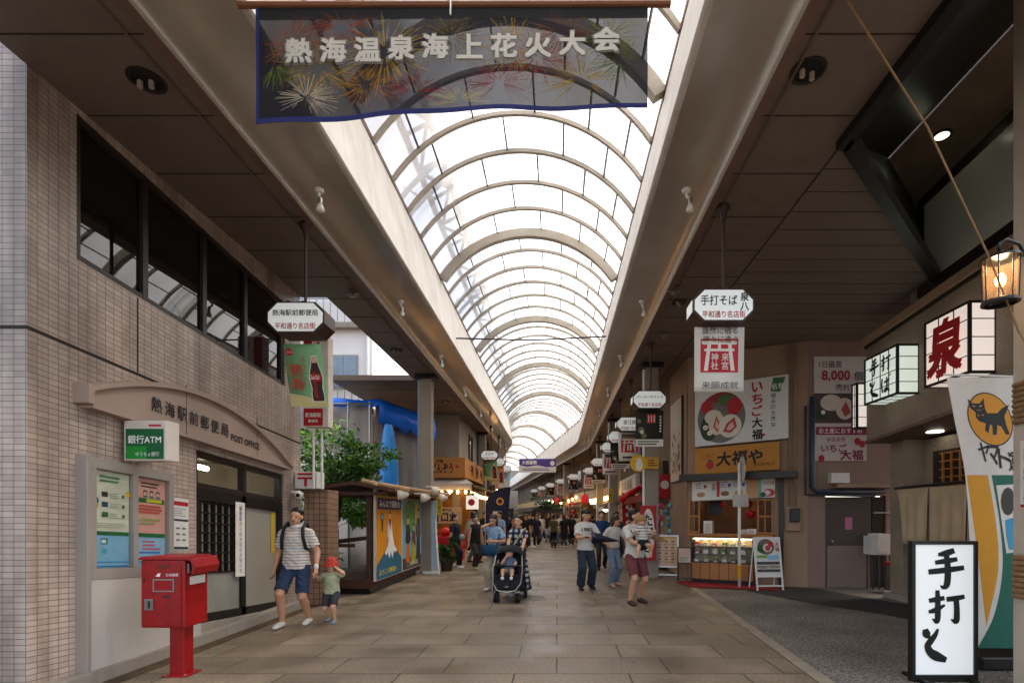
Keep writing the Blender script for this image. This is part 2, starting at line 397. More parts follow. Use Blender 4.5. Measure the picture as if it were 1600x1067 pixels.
for i, (x, y, r_, lab) in enumerate(((-.52, 10.25, .33, 'round manhole cover beside the stroller'), (-.75, 24.5, .4, 'round manhole cover farther up the street'))):
    o = thing('manhole_cover', lab, 'manhole cover', (x, y, .004), 0, 'manhole covers in the paving')
    mb = MB(); mb.lathe((x, y, .004), [(r_-.05, 0), (r_-.05, .006), (r_, .006), (r_, 0)], 28); part('ring', mb, kb, o)
    mb = MB(); mb.lathe((x, y, .004), [(r_-.055, 0), (r_-.055, .004), (.01, .004)], 24); part('lid', mb, mat('cast_iron', '#5a5148', .5, .3, 20, metal=.4, bump=.5, bscale=60), o)
# drain channel and concrete step along the post office
mb = MB(); mb.box(-4.38, -4.2, 3.6, 10.4, -.01, .004); struct('drain_channel', mb, mat('wet_drain', '#4a3a24', .6, .5, 6, bump=.5, bscale=30))
mb = MB(); mb.box(-4.6, -4.38, 3.6, 9.36, -.02, .13); struct('kerb_step', mb, M_conc, bevel=.01)

# ---------------------------------------------------------------- arcade roof
ar = thing('arcade_roof', 'long covered arcade roof with a frosted glass barrel vault over the street', 'arcade roof', (-.65, 0, 5.45))
HC = 5.45
def strip(pts, mats_, name, s0=-1.5, s1=88, smooth=False, th=None):
    ss = [s for s in SS if s0 <= s <= s1]
    if s0 not in ss: ss = [s0]+ss
    if s1 not in ss: ss = ss+[s1]
    mb = MB()
    mb.rings([[W(s, x, z) for x, z in pts] for s in ss], cap=True); return part(name, mb, mats_, ar, smooth=smooth)
# left ceiling, three widths; the middle one leaves the vacant lot open to the sky
strip([(-4.52, HC), (-3.27, HC), (-3.27, HC+.15), (-4.52, HC+.15)], M_ceil, 'ceiling_panel', -1.5, 9.4)
strip([(-4.07, HC), (-3.27, HC), (-3.27, HC+.15), (-4.07, HC+.15)], M_ceil, 'ceiling_panel', 9.405, 15.2)
strip([(-6.5, HC), (-3.27, HC), (-3.27, HC+.15), (-6.5, HC+.15)], M_ceil, 'ceiling_panel', 15.205, 88)
strip([(1.9, HC), (2.95, HC), (2.95, HC+.15), (1.9, HC+.15)], M_ceil, 'ceiling_panel', -1.5, 88)
mb = MB()
mb.prism([(2.955, 5.47, HC), (6.2, 8.715, HC), (9, 8.715, HC), (9, 14, HC), (2.955, 14, HC)], (0, 0, .12)); part('slatted_ceiling', mb, mat('slat_ceiling_paint', '#6f6259', .55, .06, .8), ar)
mb = MB(); mb.rings([[W(s, x, z) for x, z in ((2.955, HC), (7, HC), (7, HC+.12), (2.955, HC+.12))] for s in [14.005]+[q for q in SS if q > 14.1]]); part('ceiling_panel', mb, M_ceil, ar)
# seams: thin dark battens under the panels
def seam(a, b, root=ar):
    pass
mb = MB()
for i in range(26):
    s = 2.5+.87*i
    mb.box(-4.5 if s < 9.4 else -4.05 if s < 15.2 else -6, -3.29, s-.006, s+.006, HC-.004, HC+.01)
part('ceiling_seam', mb, M_seam, ar)
mb = MB()
for i in range(24):
    s = 2.5+.87*i
    mb.box(1.92, 2.94, s-.006, s+.006, HC-.004, HC+.01)
mb.box(2.942, 2.96, 2, 29, HC-.006, HC+.01)
for i in range(20):
    s = 5.9+.42*i; mb.box(2.97, min(7.5, 2.95+s-5.47), s-.005, s+.005, HC-.003, HC+.01)
part('ceiling_seam', mb, M_seam, ar)
# brown edge trims and curved gutters, fascias
for sg, c in ((-1, -.65), (1, -.65)):
    q = lambda a: c+sg*a
    strip([(q(2.53), HC-.03), (q(2.62), HC-.03), (q(2.62), HC+.16), (q(2.53), HC+.16)], M_brown, 'edge_trim')
    prof = []
    for i in range(13):
        t = i/12*math.pi/2; prof.append((q(2.53-.5*(1-math.cos(t))), HC-.02+.272*math.sin(t)))
    prof += [(q(1.95), HC+.254), (q(1.87), HC+.255)]
    strip(prof+[(q(1.87), HC+.45), (q(2.53), HC+.45)], M_gut, 'gutter', smooth=True).data.set_sharp_from_angle(angle=rad(40))
    strip([(q(1.85), HC+.252), (q(1.83), HC+.27), (q(2.05), 7.05), (q(2.12), 7.05), (q(1.9), HC+.252)], M_fascia, 'fascia')
    strip([(q(2.04), 7.05), (q(2.13), 7.05), (q(2.13), 7.13), (q(2.04), 7.13)], M_brown, 'glazing_sill')
# vault
VW, VR = 2.08, 1.12; RAD = (VW*VW+VR*VR)/(2*VR); VC = 7.1+VR-RAD; A0 = math.asin(VW/RAD)
def vp(s, a, r=RAD): return W(s, -.65+r*math.sin(a), VC+r*math.cos(a))
gl, t, p = newmat('frosted_vault_glass'); L = t.links.new
trn = N(t, 'ShaderNodeBsdfTranslucent'); trn.inputs[0].default_value = (.74, .72, .68, 1)
tra = N(t, 'ShaderNodeBsdfTransparent'); tra.inputs[0].default_value = (.72, .72, .7, 1)
nz = N(t, 'ShaderNodeTexNoise'); nz.inputs['Scale'].default_value = .9; nz.inputs['Detail'].default_value = 8; tcn = N(t, 'ShaderNodeTexCoord'); L(tcn.outputs['Object'], nz.inputs['Vector'])
rp = N(t, 'ShaderNodeValToRGB'); rp.color_ramp.elements[0].position = .35; rp.color_ramp.elements[0].color = (.55, .51, .45, 1); rp.color_ramp.elements[1].position = .6; rp.color_ramp.elements[1].color = (.74, .72, .68, 1)
L(nz.outputs[0], rp.inputs[0]); L(rp.outputs[0], trn.inputs[0])
ms = N(t, 'ShaderNodeMixShader'); ms.inputs[0].default_value = .3; L(trn.outputs[0], ms.inputs[1]); L(tra.outputs[0], ms.inputs[2])
L(ms.outputs[0], t.nodes['Material Output'].inputs[0])
vs_ = sorted(set([round(-1.2+.9*i, 3) for i in range(77)]))
na = 18
mb = MB()
for a in range(len(vs_)-1):
    pass
mb.rings([[vp(s, -A0+2*A0*k/na) for k in range(na+1)] for s in vs_], cap=False, closed=False)
part('vault_glazing', mb, gl, ar, smooth=True, fix=False)
def rib_mb(s, w_, d_, bars=None):
    m_ = MB(); rs = []
    for k in range(25):
        a = -A0+2*A0*k/24
        rs.append([vp(s-w_, a, RAD-.012), vp(s+w_, a, RAD-.012), vp(s+w_, a, RAD-d_), vp(s-w_, a, RAD-d_)])
    m_.rings(rs)
    for a in bars or []:
        m_.rings([[vp(q, a-.005, RAD-.008), vp(q, a+.005, RAD-.008), vp(q, a+.005, RAD-.04), vp(q, a-.005, RAD-.04)] for q in (s+w_, s+.9-w_)], 1)
    return m_
for i, s in enumerate(vs_[:-1]):
    if i % 6 == 3: w_, d_ = .075, .2
    else: w_, d_ = .032, .075
    n = 5; off = (0 if i % 2 else .5)
    bars = [-A0+2*A0*(k+off)/n for k in range(1 if not off else 0, n)]
    if i % 2 == 0: bars = [A0*v for v in (-.72, -.3, .12, .5, .8)]
    else: bars = [A0*v for v in (-.62, -.1, .32, .66)]
    part('rib', rib_mb(s, w_, d_, bars), [M_rib, M_dark], ar)
# maintenance ladder rails and hoops outside the glass
mo = mat('galvanised_outside', '#4a525c', .5, .1, 3)
mb = MB()
for a in (-.74, -.56):
    mb.tube([vp(s, a*A0, RAD+.22) for s in vs_ if s < 30], .06, 6)
for i, s in enumerate([q for q in vs_ if q < 29]):
    mb.tube([vp(s, -.74*A0, RAD+.3), vp(s, -.56*A0, RAD+.22)], .035, 5)
    mb.tube([vp(s, (-.74, -.56)[i % 2]*A0, RAD+.3), vp(s+.9, (-.56, -.74)[i % 2]*A0, RAD+.22)], .035, 5)
part('roof_ladder', mb, mo, ar)
for s0 in (9.6, 14.6, 24.6):
    mb = MB()
    for ds in (0, .55): mb.tube([vp(s0+ds, -A0*1.02+2.04*A0*k/16, RAD+.2) for k in range(17)], .045, 6)
    for k in range(1, 16, 2): mb.tube([vp(s0, -A0+2*A0*k/16, RAD+.28), vp(s0+.55, -A0+2*A0*(k+.6)/16, RAD+.28)], .018, 5)
    part('roof_hoop', mb, mo, ar)
mb = MB(); mb.tube([(-2.55, 13.4, 6.05), (-.6, 13.45, 6.02), (1.25, 13.4, 6.1)], .02, 6); part('tie_rod', mb, M_dark, ar)
# black canopy edge and dark sloping soffit between canopy and soba building
mb = MB()
mb.quad((2.95, 3.4, 5.47), (2.95, 5.46, 5.47), (5.2, 8.33, 7.2), (5.2, 3.4, 7.2))
mb.quad((2.95, 5.46, 5.47), (6.4, 8.91, 5.47), (6.4, 9.5, 7.2), (5.2, 8.33, 7.2))
part('canopy_soffit', mb, M_black, ar, fix=False)
mb = MB(); mb.prism([(2.95, 5.3, 5.36), (6.1, 8.45, 5.36), (6.1, 8.64, 5.36), (2.95, 5.49, 5.36)], (0, 0, .16)); mb.box(2.88, 3.0, -4, 5.48, 5.36, 5.5)
part('canopy_edge_beam', mb, M_black, ar)
# columns
M_col = mat('column_paint', '#8d8376', .7, .12, 1.5, stain=.3)
def column(x, y, lab, th=0):
    c = thing('arcade_column', lab, 'column', (x, y, 0), th, 'columns carrying the arcade roof')
    m_ = MB(); m_.box(-.16, .16, -.16, .16, 0, HC-.12); part('shaft', m_, M_col, c, local=True, bevel=.02)
    m_ = MB(); m_.box(-.27, .27, -.24, .24, HC-.12, HC-.002); part('capital', m_, M_black, c, local=True)
    m_ = MB(); m_.tube([(-.2, -.05, .1), (-.2, -.05, HC-.15)], .035, 8); part('downpipe', m_, M_white if x > 0 else mat('bluegrey_pipe', '#7d8fa3', .5), c, local=True)
    return c
mb = MB()
for x in (-3.42, 2.06): mb.rings([[W(s, x+.012*math.cos(a_), HC-.02+.012*math.sin(a_)) for a_ in (0, 1.57, 3.14, 4.71)] for s in SS if s > -2])
part('conduit', mb, M_brown, ar)
column(2.42, 13.6, 'grey arcade column behind the red and white oval sign')
for s_, side, lab in ((21.5, 2.3, 'slim grey arcade column behind the man in the blue shirt'), (28, 2.3, 'far arcade column beside the bright food counter'), (40, 2.3, 'most distant column on the right where the arcade bends')):
    x, y, _ = W(s_, side, 0); column(x, y, lab, path(s_)[2])
column(-3.6, 14.7, 'pale grey arcade column beside the poster booth')
for s_, lab in ((25, 'grey column beside the dark blue feather flag'), (38, 'distant left column among hanging signs')):
    x, y, _ = W(s_, -3.5, 0); column(x, y, lab, path(s_)[2])
# spotlights on the gutters
sp0 = thing('gutter_spotlight', 'x', 'spotlight', (0, 0, 0), 0, 'small spotlights along the roof gutters')
m_ = MB(); m_.lathe((0, 0, 0), [(.05, .04), (.055, .03), (.05, 0), (.02, -.01)], 12); part('mount', m_, M_white, sp0, local=True)
m_ = MB(); m_.tube([(0, 0, 0), (.0, -.02, -.06), (.03, -.05, -.1)], .018, 8); part('arm', m_, M_white, sp0, local=True)
m_ = MB(); m_.tube([(.03, -.05, -.1), (.035, -.055, -.17)], .028, 10); part('socket', m_, M_steel, sp0, local=True)
m_ = MB(); m_.lathe((.035, -.057, -.17), [(.026, 0), (.045, -.05), (.05, -.08), (.035, -.1), (.001, -.105)], 12); part('bulb', m_, mat('reflector_bulb', '#d8d2c4', .25), sp0, local=True, smooth=True)
first = True
for sd_, x in (('left', -2.86), ('right', 1.56)):
    for i in range(8):
        s_ = 6.4+3.35*i; loc = W(s_, x, HC+.04)
        lab = f'{ORD[i]} white spotlight from the camera along the {sd_} gutter'
        if first: sp0.location = loc; sp0['label'] = lab; first = False
        else: dup(sp0, loc, 0, lab)
# recessed downlights and small ceiling fittings
dl0 = thing('ceiling_downlight', 'x', 'downlight', (0, 0, 0), 0, 'recessed downlights in the arcade ceiling')
m_ = MB(); m_.lathe((0, 0, 0), [(.15, .0), (.15, -.012), (.125, -.012), (.12, .0), (.1, .001)], 20); part('ring', m_, M_dark, dl0, local=True)
m_ = MB(); m_.lathe((0, 0, 0), [(.12, -.002), (.12, -.0045)], 20); part('recess', m_, M_black, dl0, local=True)
M_tube = mat('unlit_tube', '#a09080', .3)
for x in (-.06, .04): m_ = MB(); m_.tube([(x, 0, -.01), (x, 0, -.07)], .022, 8); part('lamp_tube', m_, M_tube, dl0, local=True)
dlp = [(-3.62, 4.69, 'unlit downlight in the left ceiling nearest the camera'), (2.17, 4.59, 'unlit downlight in the right ceiling above the hanging rope'), (-3.75, 12.4, 'downlight in the left ceiling near the open sky'), (2.2, 9.6, 'downlight in the right ceiling behind the first hanging sign'), (-3.75, 18, 'downlight in the left ceiling past the column'), (2.2, 18, 'downlight in the right ceiling past the first column')]
for i, (x, y, lab) in enumerate(dlp):
    if i == 0: dl0.location = (x, y, HC-.001); dl0['label'] = lab
    else: dup(dl0, (x, y, HC-.001), .3*i, lab)
for x, y, lab in ((-3.5, 9.1, 'star shaped ceiling fitting above the post office sign'), (1.98, 9.0, 'small round ceiling fitting left of the rod of the soba sign'), (2.25, 11.2, 'small ceiling fitting between the first two right hanging signs')):
    t_ = thing('sprinkler_head', lab, 'ceiling fitting', (x, y, HC), 0, 'small fittings on the arcade ceiling')
    m_ = MB(); m_.lathe((0, 0, 0), [(.08, -.001), (.09, -.015), (.03, -.03)], 14); part('plate', m_, M_brown, t_, local=True)
    m_ = MB(); m_.lathe((0, 0, 0), [(.02, -.03), (.02, -.1), (.05, -.105), (.05, -.115)], 10); m_.box(-.11, .11, -.02, .02, -.07, -.05); part('nozzle', m_, M_steel, t_, local=True)
# ---------------------------------------------------------------- post office (left)
WX = -4.52
po = thing('post_office', 'pinkish tiled post office with a long dark upper window and arched sign panel', 'post office', (WX, 4.53, 0))
mb = MB(); T0 = WX-.2
for y0, y1, z0, z1 in ((4.53, 5.0, -.6, 12), (8.85, 9.36, -.6, 12), (5.0, 8.85, 5.42, 12), (5.0, 8.85, 2.55, 4.02), (5.0, 6.66, -.6, 2.55), (8.79, 8.85, -.6, 2.55), (6.66, 8.79, -.6, .35)):
    mb.box(T0, WX, y0, y1, z0, z1)
mb.box(-14, T0, 4.53, 4.73, -.6, 12); mb.box(-14, T0, 9.16, 9.36, -.6, 12)
part('wall', mb, M_tile, po, skew=True)
mb = MB(); mb.box(WX-.15, WX+.04, 6.61, 8.84, -.3, .36); part('door_sill', mb, M_conc, po, skew=True, bevel=.008)
mb = MB(); mb.box(-14, WX+.004, 4.526, 9.362, 3.165, 3.195); mb.box(WX-.01, WX+.004, 5.72, 5.735, 3.2, 4.0)
part('expansion_joint', mb, M_seam, po, skew=True)
mb = MB(); mb.box(-9, T0-.02, 8.9, 9.1, 0, 5.3); mb.box(-7.2, -7, 4.8, 9, 0, 5.3, 0); mb.box(-7, T0, 4.8, 9.1, 2.75, 3.9)
part('interior', mb, mat('office_interior', '#8f8674', .9, .15, .8), po, skew=True)
mb = MB(); mb.tube([(-5.6, 6.9, 2.6), (-5.6, 8.5, 2.6)], .04, 8); part('fluorescent_tube', mb, em('#fff4e0', 5), po, skew=True)
def framed_window(y0, y1, z0, z1, root, divs=(), fw=.05, glass=M_glassdark, x=WX, d=.12, name='window', skew=True, face=1):
    m_ = MB()
    a, b = (x-d*face, x-.03*face)
    for yy in [y0+fw/2]+list(divs)+[y1-fw/2]: m_.box(a, b, yy-fw/2, yy+fw/2, z0, z1)
    m_.box(a+.004*face, b-.004*face, y0, y1, z0, z0+fw); m_.box(a+.004*face, b-.004*face, y0, y1, z1-fw, z1)
    fr = part(name, m_, M_dark, root, skew=skew)
    ys = [y0]+list(divs)+[y1]
    for k in range(len(ys)-1):
        g = MB(); g.box((a+b)/2-.006, (a+b)/2+.006, ys[k]+.02, ys[k+1]-.02, z0+.02, z1-.02); part('pane', g, glass, fr, skew=skew)
    return fr
framed_window(5.0, 8.85, 4.02, 5.42, po, (5.88, 6.87, 7.78), .075)
# entrance: transom, lattice door, glass door
framed_window(6.66, 8.79, 2.08, 2.55, po, (7.75,), .07, M_clear, name='transom')
mb = MB()
for y0, y1, z0, z1 in ((6.66, 6.76, .35, 2.08), (8.66, 8.79, .35, 2.08), (7.66, 7.76, .35, 2.08), (6.76, 8.66, 1.93, 2.08), (6.76, 8.66, .35, .47)): mb.box(WX-.13, WX-.02, y0, y1, z0, z1)
part('door_frame', mb, M_black, po, skew=True)
mb = MB(); mb.box(WX-.1, WX-.06, 6.76, 7.66, .47, 1.0); dr = part('lattice_door', mb, mat('door_grey_panel', '#8e8a80', .4), po, skew=True)
mb = MB()
for i in range(7): y = 6.8+.14*i; mb.box(WX-.09, WX-.035, y-.012, y+.012, 1.0, 1.93)
for i in range(8): z = 1.0+.13*i; mb.box(WX-.085, WX-.04, 6.76, 7.66, z-.011, z+.011)
part('lattice', mb, M_black, dr, skew=True)
mb = MB(); mb.box(WX-.105, WX-.095, 6.76, 7.66, 1.0, 1.93); part('pane', mb, mat('door_glass_backing', '#b8ae92', .4, .3, 1.5), dr, skew=True)
mb = MB(); mb.box(WX-.1, WX-.06, 7.76, 8.66, .47, 1.93); gd = part('glass_door', mb, mat('frosted_door', '#9a9487', .2, .08, 1), po, skew=True)
mb = MB(); mb.box(WX-.056, WX-.05, 8.5, 8.6, 1.25, 1.9); part('sticker', mb, [cm('#c9a41c')], gd, skew=True)
mb = MB(); mb.box(WX-.018, WX-.012, 7.5, 7.72, .92, 1.98); nb_ = part('vertical_notice', mb, cm('#e6dfd2'), po, skew=True)
fr = Fr((WX-.012, 7.61, lv(1.45, 7.61)), (0, 1, -K), (0, 0, 1))
text(nb_, '郵便局からの大切なお知らせ', fr, 0, 0, h=.95, m='#2a4a80', vert=True, d=.004)
# arched fascia sign
mb = MB(); pts = []
y0, y1 = 5.03, 8.82; zb = 2.66
for i in range(29):
    y = y0+(y1-y0)*i/28; q = y-6.75
    pts.append((y, 3.19-(.135 if q < 0 else .124)*q*q))
poly = [(WX+.002, y0, zb)]+[(WX+.002, y, z) for y, z in pts]+[(WX+.002, y1, zb)]
M_fas = mat('warm_grey_panel', '#a08a7c', .5, .06, 1.2, stain=.12)
mb.prism(poly, (.09, 0, 0)); sg = part('arched_sign_panel', mb, M_fas, po, skew=True)
mb = MB(); mb.rings([[(WX+.0, y, z), (WX+.15, y, z), (WX+.15, y, z+.05), (WX+.0, y, z+.055)] for y, z in pts]); mb.box(WX, WX+.15, y0-.07, y0, zb, zb+.18); mb.box(WX+.0, WX+.13, y0, y1, zb-.03, zb-.001)
part('sign_panel_rim', mb, M_fas, sg, skew=True)
mb = MB()
for y in (6.35, 7.85): mb.box(WX+.088, WX+.0925, y-.005, y+.005, zb, zb+.6)
part('panel_seam', mb, M_seam, sg, skew=True)
for i, ch in enumerate('熱海駅前郵便局'):
    y = 5.87+.2*i; text(sg, ch, Fr((WX+.096, y, lv(zb+.23, y)), (0, 1, -K), (0, 0, 1)), 0, 0, h=.16, w=.155, m='#1d1b1a', bold=.03)
text(sg, 'POST OFFICE', Fr((WX+.096, 7.55, lv(zb+.17, 7.55)), (0, 1, -K), (0, 0, 1)), 0, 0, h=.085, w=.68, m='#1d1b1a', bold=.06)
# concrete plinth with lower panel and notice board cabinet
mb = MB(); mb.box(WX+.001, WX+.1, 5.0, 6.6, -.2, 1.06); part('lower_panel', mb, mat('pale_painted_concrete', '#b5aea4', .75, .08, 1.2, stain=.3), po, skew=True)
nbd = thing('notice_board', 'grey framed poster cabinet on the post office wall behind the red mailbox', 'notice board', (WX, 5.4, 1.1))
mb = MB()
mb.box(WX+.0, WX+.115, 4.985, 5.03, -.1, 2.18)
for y0, y1, z0, z1 in ((5.03, 6.13, 2.07, 2.17), (5.03, 6.13, 1.0, 1.1), (6.06, 6.13, 1.1, 2.07), (5.03, 5.1, 1.1, 2.07), (5.55, 5.61, 1.1, 2.07)): mb.box(WX+.002, WX+.105, y0, y1, z0, z1)
part('frame', mb, mat('grey_aluminium', '#a8a096', .4, .05, 2, metal=.3), nbd, skew=True, bevel=.004)
mb = MB(); mb.box(WX+.002, WX+.05, 5.1, 6.06, 1.1, 2.07); part('back_panel', mb, cm('#b9b2a6'), nbd, skew=True)
mb = MB(); mb.box(WX+.09, WX+.094, 5.1, 6.06, 1.1, 2.07); part('pane', mb, glassmat('poster_glass', '#303030', .93, .04), nbd, skew=True)
def wallfr(y, z, x): return Fr((x, y, lv(z, y)), (0, 1, -K), (0, 0, 1))
def poster(lab, fr, w_, h_, fill, build, cat='poster', name='poster', th=.006, group=None, edge=None):
    o = thing(name, lab, cat, fr.p(0, 0), 0, group)
    m_ = MB(); slab(m_, fr, -w_/2, w_/2, -h_/2, h_/2, 0, th); part('sheet', m_, cm(edge or fill), o)
    a = Art(fr.at(0, 0, th), .001)
    if edge: a.rect(-w_/2+.02, -h_/2+.02, w_/2-.02, h_/2-.02, fill)
    build(a, o); a.done(o); return o
def p_green(a, o):
    a.rect(-.21, -.29, .21, -.33, '#1d6a34'); a.circ(-.2, 0, .05, '#2b6f57', n=12); a.circ(-.19, -.04, .035, '#d9b430', n=10); a.circ(.2, .1, .03, '#e0b52a', n=10)
    for i in range(3): a.rect(-.12, .1-.1*i, -.05, .05-.1*i, ('#3a3632', '#2c4964', '#3c6e48')[i]); a.lines(-.03, .04-.1*i, .1, .1-.1*i, 3, '#8f9a80', .3, i); a.rect(.12, .05-.1*i, .15, .085-.1*i, '#6d6a60')
    a.lines(-.15, .19, .15, .27, 2, '#4f8a55', .45, 5)
    a.lines(-.18, -.26, .18, -.2, 3, '#9aa08c', .3, 7)
def p_pink(a, o):
    a.rect(-.2, .09, .2, .04, '#1d6a34'); a.rect(-.06, .085, .16, .05, '#c9c33a')
    for i in range(3): a.circ(-.08+.09*i, .15, .028, '#2d2722', n=12); a.circ(-.08+.09*i, .14, .02, '#e3b79a', n=12); a.rect(-.11+.09*i, .12, -.05+.09*i, .095, '#5f7a78')
    a.lines(-.14, .2, .14, .27, 2, '#4b4238', .45, 3); a.lines(-.17, -.08, .17, .02, 3, '#c2523a', .6, 4); a.lines(-.15, -.2, .15, -.12, 2, '#93a85a', .5, 8); a.rect(-.2, -.29, .2, -.33, '#1d6a34')
def p_blue(a, o):
    a.rect(-.2, -.11, .2, -.125, '#2f86b8'); a.rect(-.2, -.15, .2, -.165, '#2673a6'); a.rect(-.13, .12, -.05, .06, '#2f7f6d'); a.rect(-.12, .105, -.07, .075, '#d8e4e2'); a.rect(-.12, .02, -.06, -.03, '#4fa0b0')
def p_blue2(a, o):
    a.lines(-.12, .0, .15, .12, 3, '#c2566a', .45, 2); a.lines(-.16, -.04, .16, .0, 1, '#3a6fb0', .5, 3); a.rect(-.2, -.11, .2, -.13, '#2f86b8'); a.rect(-.1, -.14, .05, -.16, '#d4a22a')
for y, z, hh, col, fn, lab in ((5.325, 1.76, .6, '#d5d8bd', p_green, 'pale green poster with three small pictures in the notice cabinet'), (5.835, 1.76, .6, '#d9a292', p_pink, 'pink poster with three cartoon heads and a green band in the notice cabinet'), (5.325, 1.28, .34, '#7fb2cb', p_blue, 'light blue poster with wave lines below the pale green poster'), (5.835, 1.28, .34, '#8fbcd0', p_blue2, 'light blue poster with red print below the pink poster')):
    poster(lab, wallfr(y, z, WX+.052), .43, hh, col, fn, group='posters in the notice cabinet')
def p_hours(a, o):
    a.rect(-.17, .27, .17, .22, '#b01822'); a.rect(-.17, .06, .17, .035, '#31343a'); a.rect(-.17, -.27, .17, -.3, '#31343a'); a.lines(-.15, .09, .15, .2, 4, '#8a8680', .3, 1)
    for i in range(3):
        for j in range(3): a.rect(-.14+.1*j, -.04-.07*i, -.08+.1*j, -.06-.07*i, '#6b6862')
poster('white opening-hours notice with a red top bar beside the post office door', wallfr(6.33, 1.6, WX+.002), .36, .62, '#dcd8d0', p_hours, 'notice', 'wall_notice')
# projecting green ATM sign
atm = thing('bank_machine_sign', 'green and white box sign reading ATM sticking out from the tiled wall', 'sign', (-4.3, 5.5, 2.2))
mb = MB(); mb.box(-4.46, -4.02, 5.47, 5.66, 2.17, 2.585); part('case', mb, mat('off_white_case', '#cfc6ba', .4, .05), atm, bevel=.012)
mb = MB(); mb.tube([(-4.52, 5.57, 2.3), (-4.45, 5.57, 2.3)], .03, 8); part('bracket', mb, M_steel, atm)
fr = Fr((-4.24, 5.468, 2.378))
a = Art(fr); a.rect(-.195, -.19, .195, .12, '#0f5a2e'); a.rect(-.195, -.19, .02, -.06, '#1c8a2e'); a.rect(.04, .165, .17, .145, '#b5222a'); a.done(atm)
text(atm, '銀行ATM', fr, 0, .01, w=.34, h=.085, m='#f2f2ee', bold=.02); text(atm, 'ゆうちょ銀行', fr, .03, -.14, w=.24, h=.045, m='#e8e8e2')
# small cable loop and mask camera on the wall
mb = MB(); mb.tube([(-4.48, 5.72, 2.42), (-4.4, 5.76, 2.4), (-4.38, 5.77, 2.28), (-4.45, 5.75, 2.2), (-4.5, 5.74, 2.2)], .012, 6)
single('cable_loop', mb, cm('#c2a880'), 'beige cable loop hanging beside the green box sign', 'cable')
t_ = thing('security_camera', 'small white dome camera under the postal mark box sign', 'camera', (-4.46, 9.05, 1.95))
mb = MB(); mb.tube([(-4.52, 9.05, 2.0), (-4.43, 9.05, 2.0)], .02, 8); part('bracket', mb, M_white, t_)
mb = MB(); mb.ell((-4.38, 9.02, 1.95), (.07, .08, .07), 14); part('housing', mb, M_white, t_, smooth=True)
mb = MB(); mb.lathe((-4.36, 8.96, 1.94), [(.03, 0), (.034, -.02), (.001, -.022)], 12, axis='y'); part('lens', mb, M_black, t_)
# red mailbox
RED = mat('mailbox_red_paint', '#900509', .42, .2, 4, spec=.45, fine=.14, fscale=22, stain=.5, bump=.05, bscale=30)
mx = thing('mailbox', 'red postal mailbox on a single square post beside the kerb', 'mailbox', (-3.85, 5.4, 0))
mb = MB(); mb.box(-4.09, -3.65, 5.22, 5.56, .5, 1.17); part('body', mb, RED, mx, bevel=.02)
mb = MB(); mb.rings([[(x, 5.2, z), (x, 5.64, z)][::1]+[(x, 5.64, z-.001), (x, 5.2, z-.001)] for x, z in ((-4.1, 1.2), (-3.6, 1.2))])
mb = MB(); mb.prism([(-4.1, 5.2, 1.171), (-4.1, 5.2, 1.19), (-4.06, 5.2, 1.205), (-3.66, 5.2, 1.205), (-3.57, 5.2, 1.185), (-3.54, 5.2, 1.1), (-3.56, 5.2, 1.03), (-3.58, 5.2, 1.03), (-3.57, 5.2, 1.1), (-3.59, 5.2, 1.16), (-3.65, 5.2, 1.171)], (0, .38, 0)); part('hood', mb, RED, mx, bevel=.006)
mb = MB(); mb.box(-4.07, -3.69, 5.212, 5.219, .53, 1.11); dm = part('door', mb, RED, mx, bevel=.004)
mb = MB(); mb.box(-3.96, -3.75, 5.204, 5.211, .86, .985); part('time_plate_frame', mb, M_steel, dm)
mb = MB(); mb.box(-3.945, -3.765, 5.202, 5.2035, .873, .972); part('time_plate', mb, cm('#8f1016', .3), dm)
mb = MB(); mb.box(-4.04, -3.955, 5.2, 5.212, .68, .79); part('lock_plate', mb, M_steel, dm, bevel=.004)
mb = MB(); mb.box(-4.0, -3.985, 5.194, 5.2, .7, .77); part('lock', mb, M_black, dm)
a = Art(Fr((-3.86, 5.211, 1.02))); a.rect(-.05, -.012, -.03, .02, '#eee5e0'); a.poly([(-.075, -.01), (-.05, .02), (-.02, .02), (-.045, -.01)], '#eee5e0'); a.rect(-.06, .08, .06, .095, '#5c2a26'); a.rect(-.03, .06, .03, .07, '#5c2a26'); a.rect(.0, -.2, .06, -.22, '#3a2028'); a.done(dm)
text(dm, '日本郵便', Fr((-3.82, 5.211, 1.025)), .05, 0, w=.12, h=.03, m='#eee5e0', d=.004)
mb = MB()
for y in (5.31, 5.47): mb.box(-3.649, -3.632, y-.065, y+.065, 1.04, 1.13)
part('slot_surround', mb, M_steel, mx)
mb = MB()
mb.box(-3.648, -3.64, 5.28, 5.5, .92, 1.0); part('slot_label', mb, cm('#d8d2c8'), mx)
mb = MB(); mb.box(-3.88, -3.73, 5.32, 5.46, 0, .5); part('post', mb, RED, mx, bevel=.012)
mb = MB(); mb.box(-3.93, -3.68, 5.27, 5.51, 0, .014); part('base_plate', mb, RED, mx, bevel=.003)
for x in (-3.905, -3.705):
    for y in (5.295, 5.485): mb = MB(); mb.lathe((x, y, .014), [(.014, 0), (.014, .012), (.001, .014)], 6); part('bolt', mb, M_steel, mx)
mb = MB(); mb.box(-4.0925, -4.0901, 5.25, 5.53, .5, 1.15); mb.box(-3.6499, -3.6475, 5.23, 5.55, .74, .745); mb.tube([(-4.05, 5.208, 1.0), (-4.05, 5.208, .95)], .008, 8); part('hinge_seam', mb, cm('#6a0508', .4), mx)
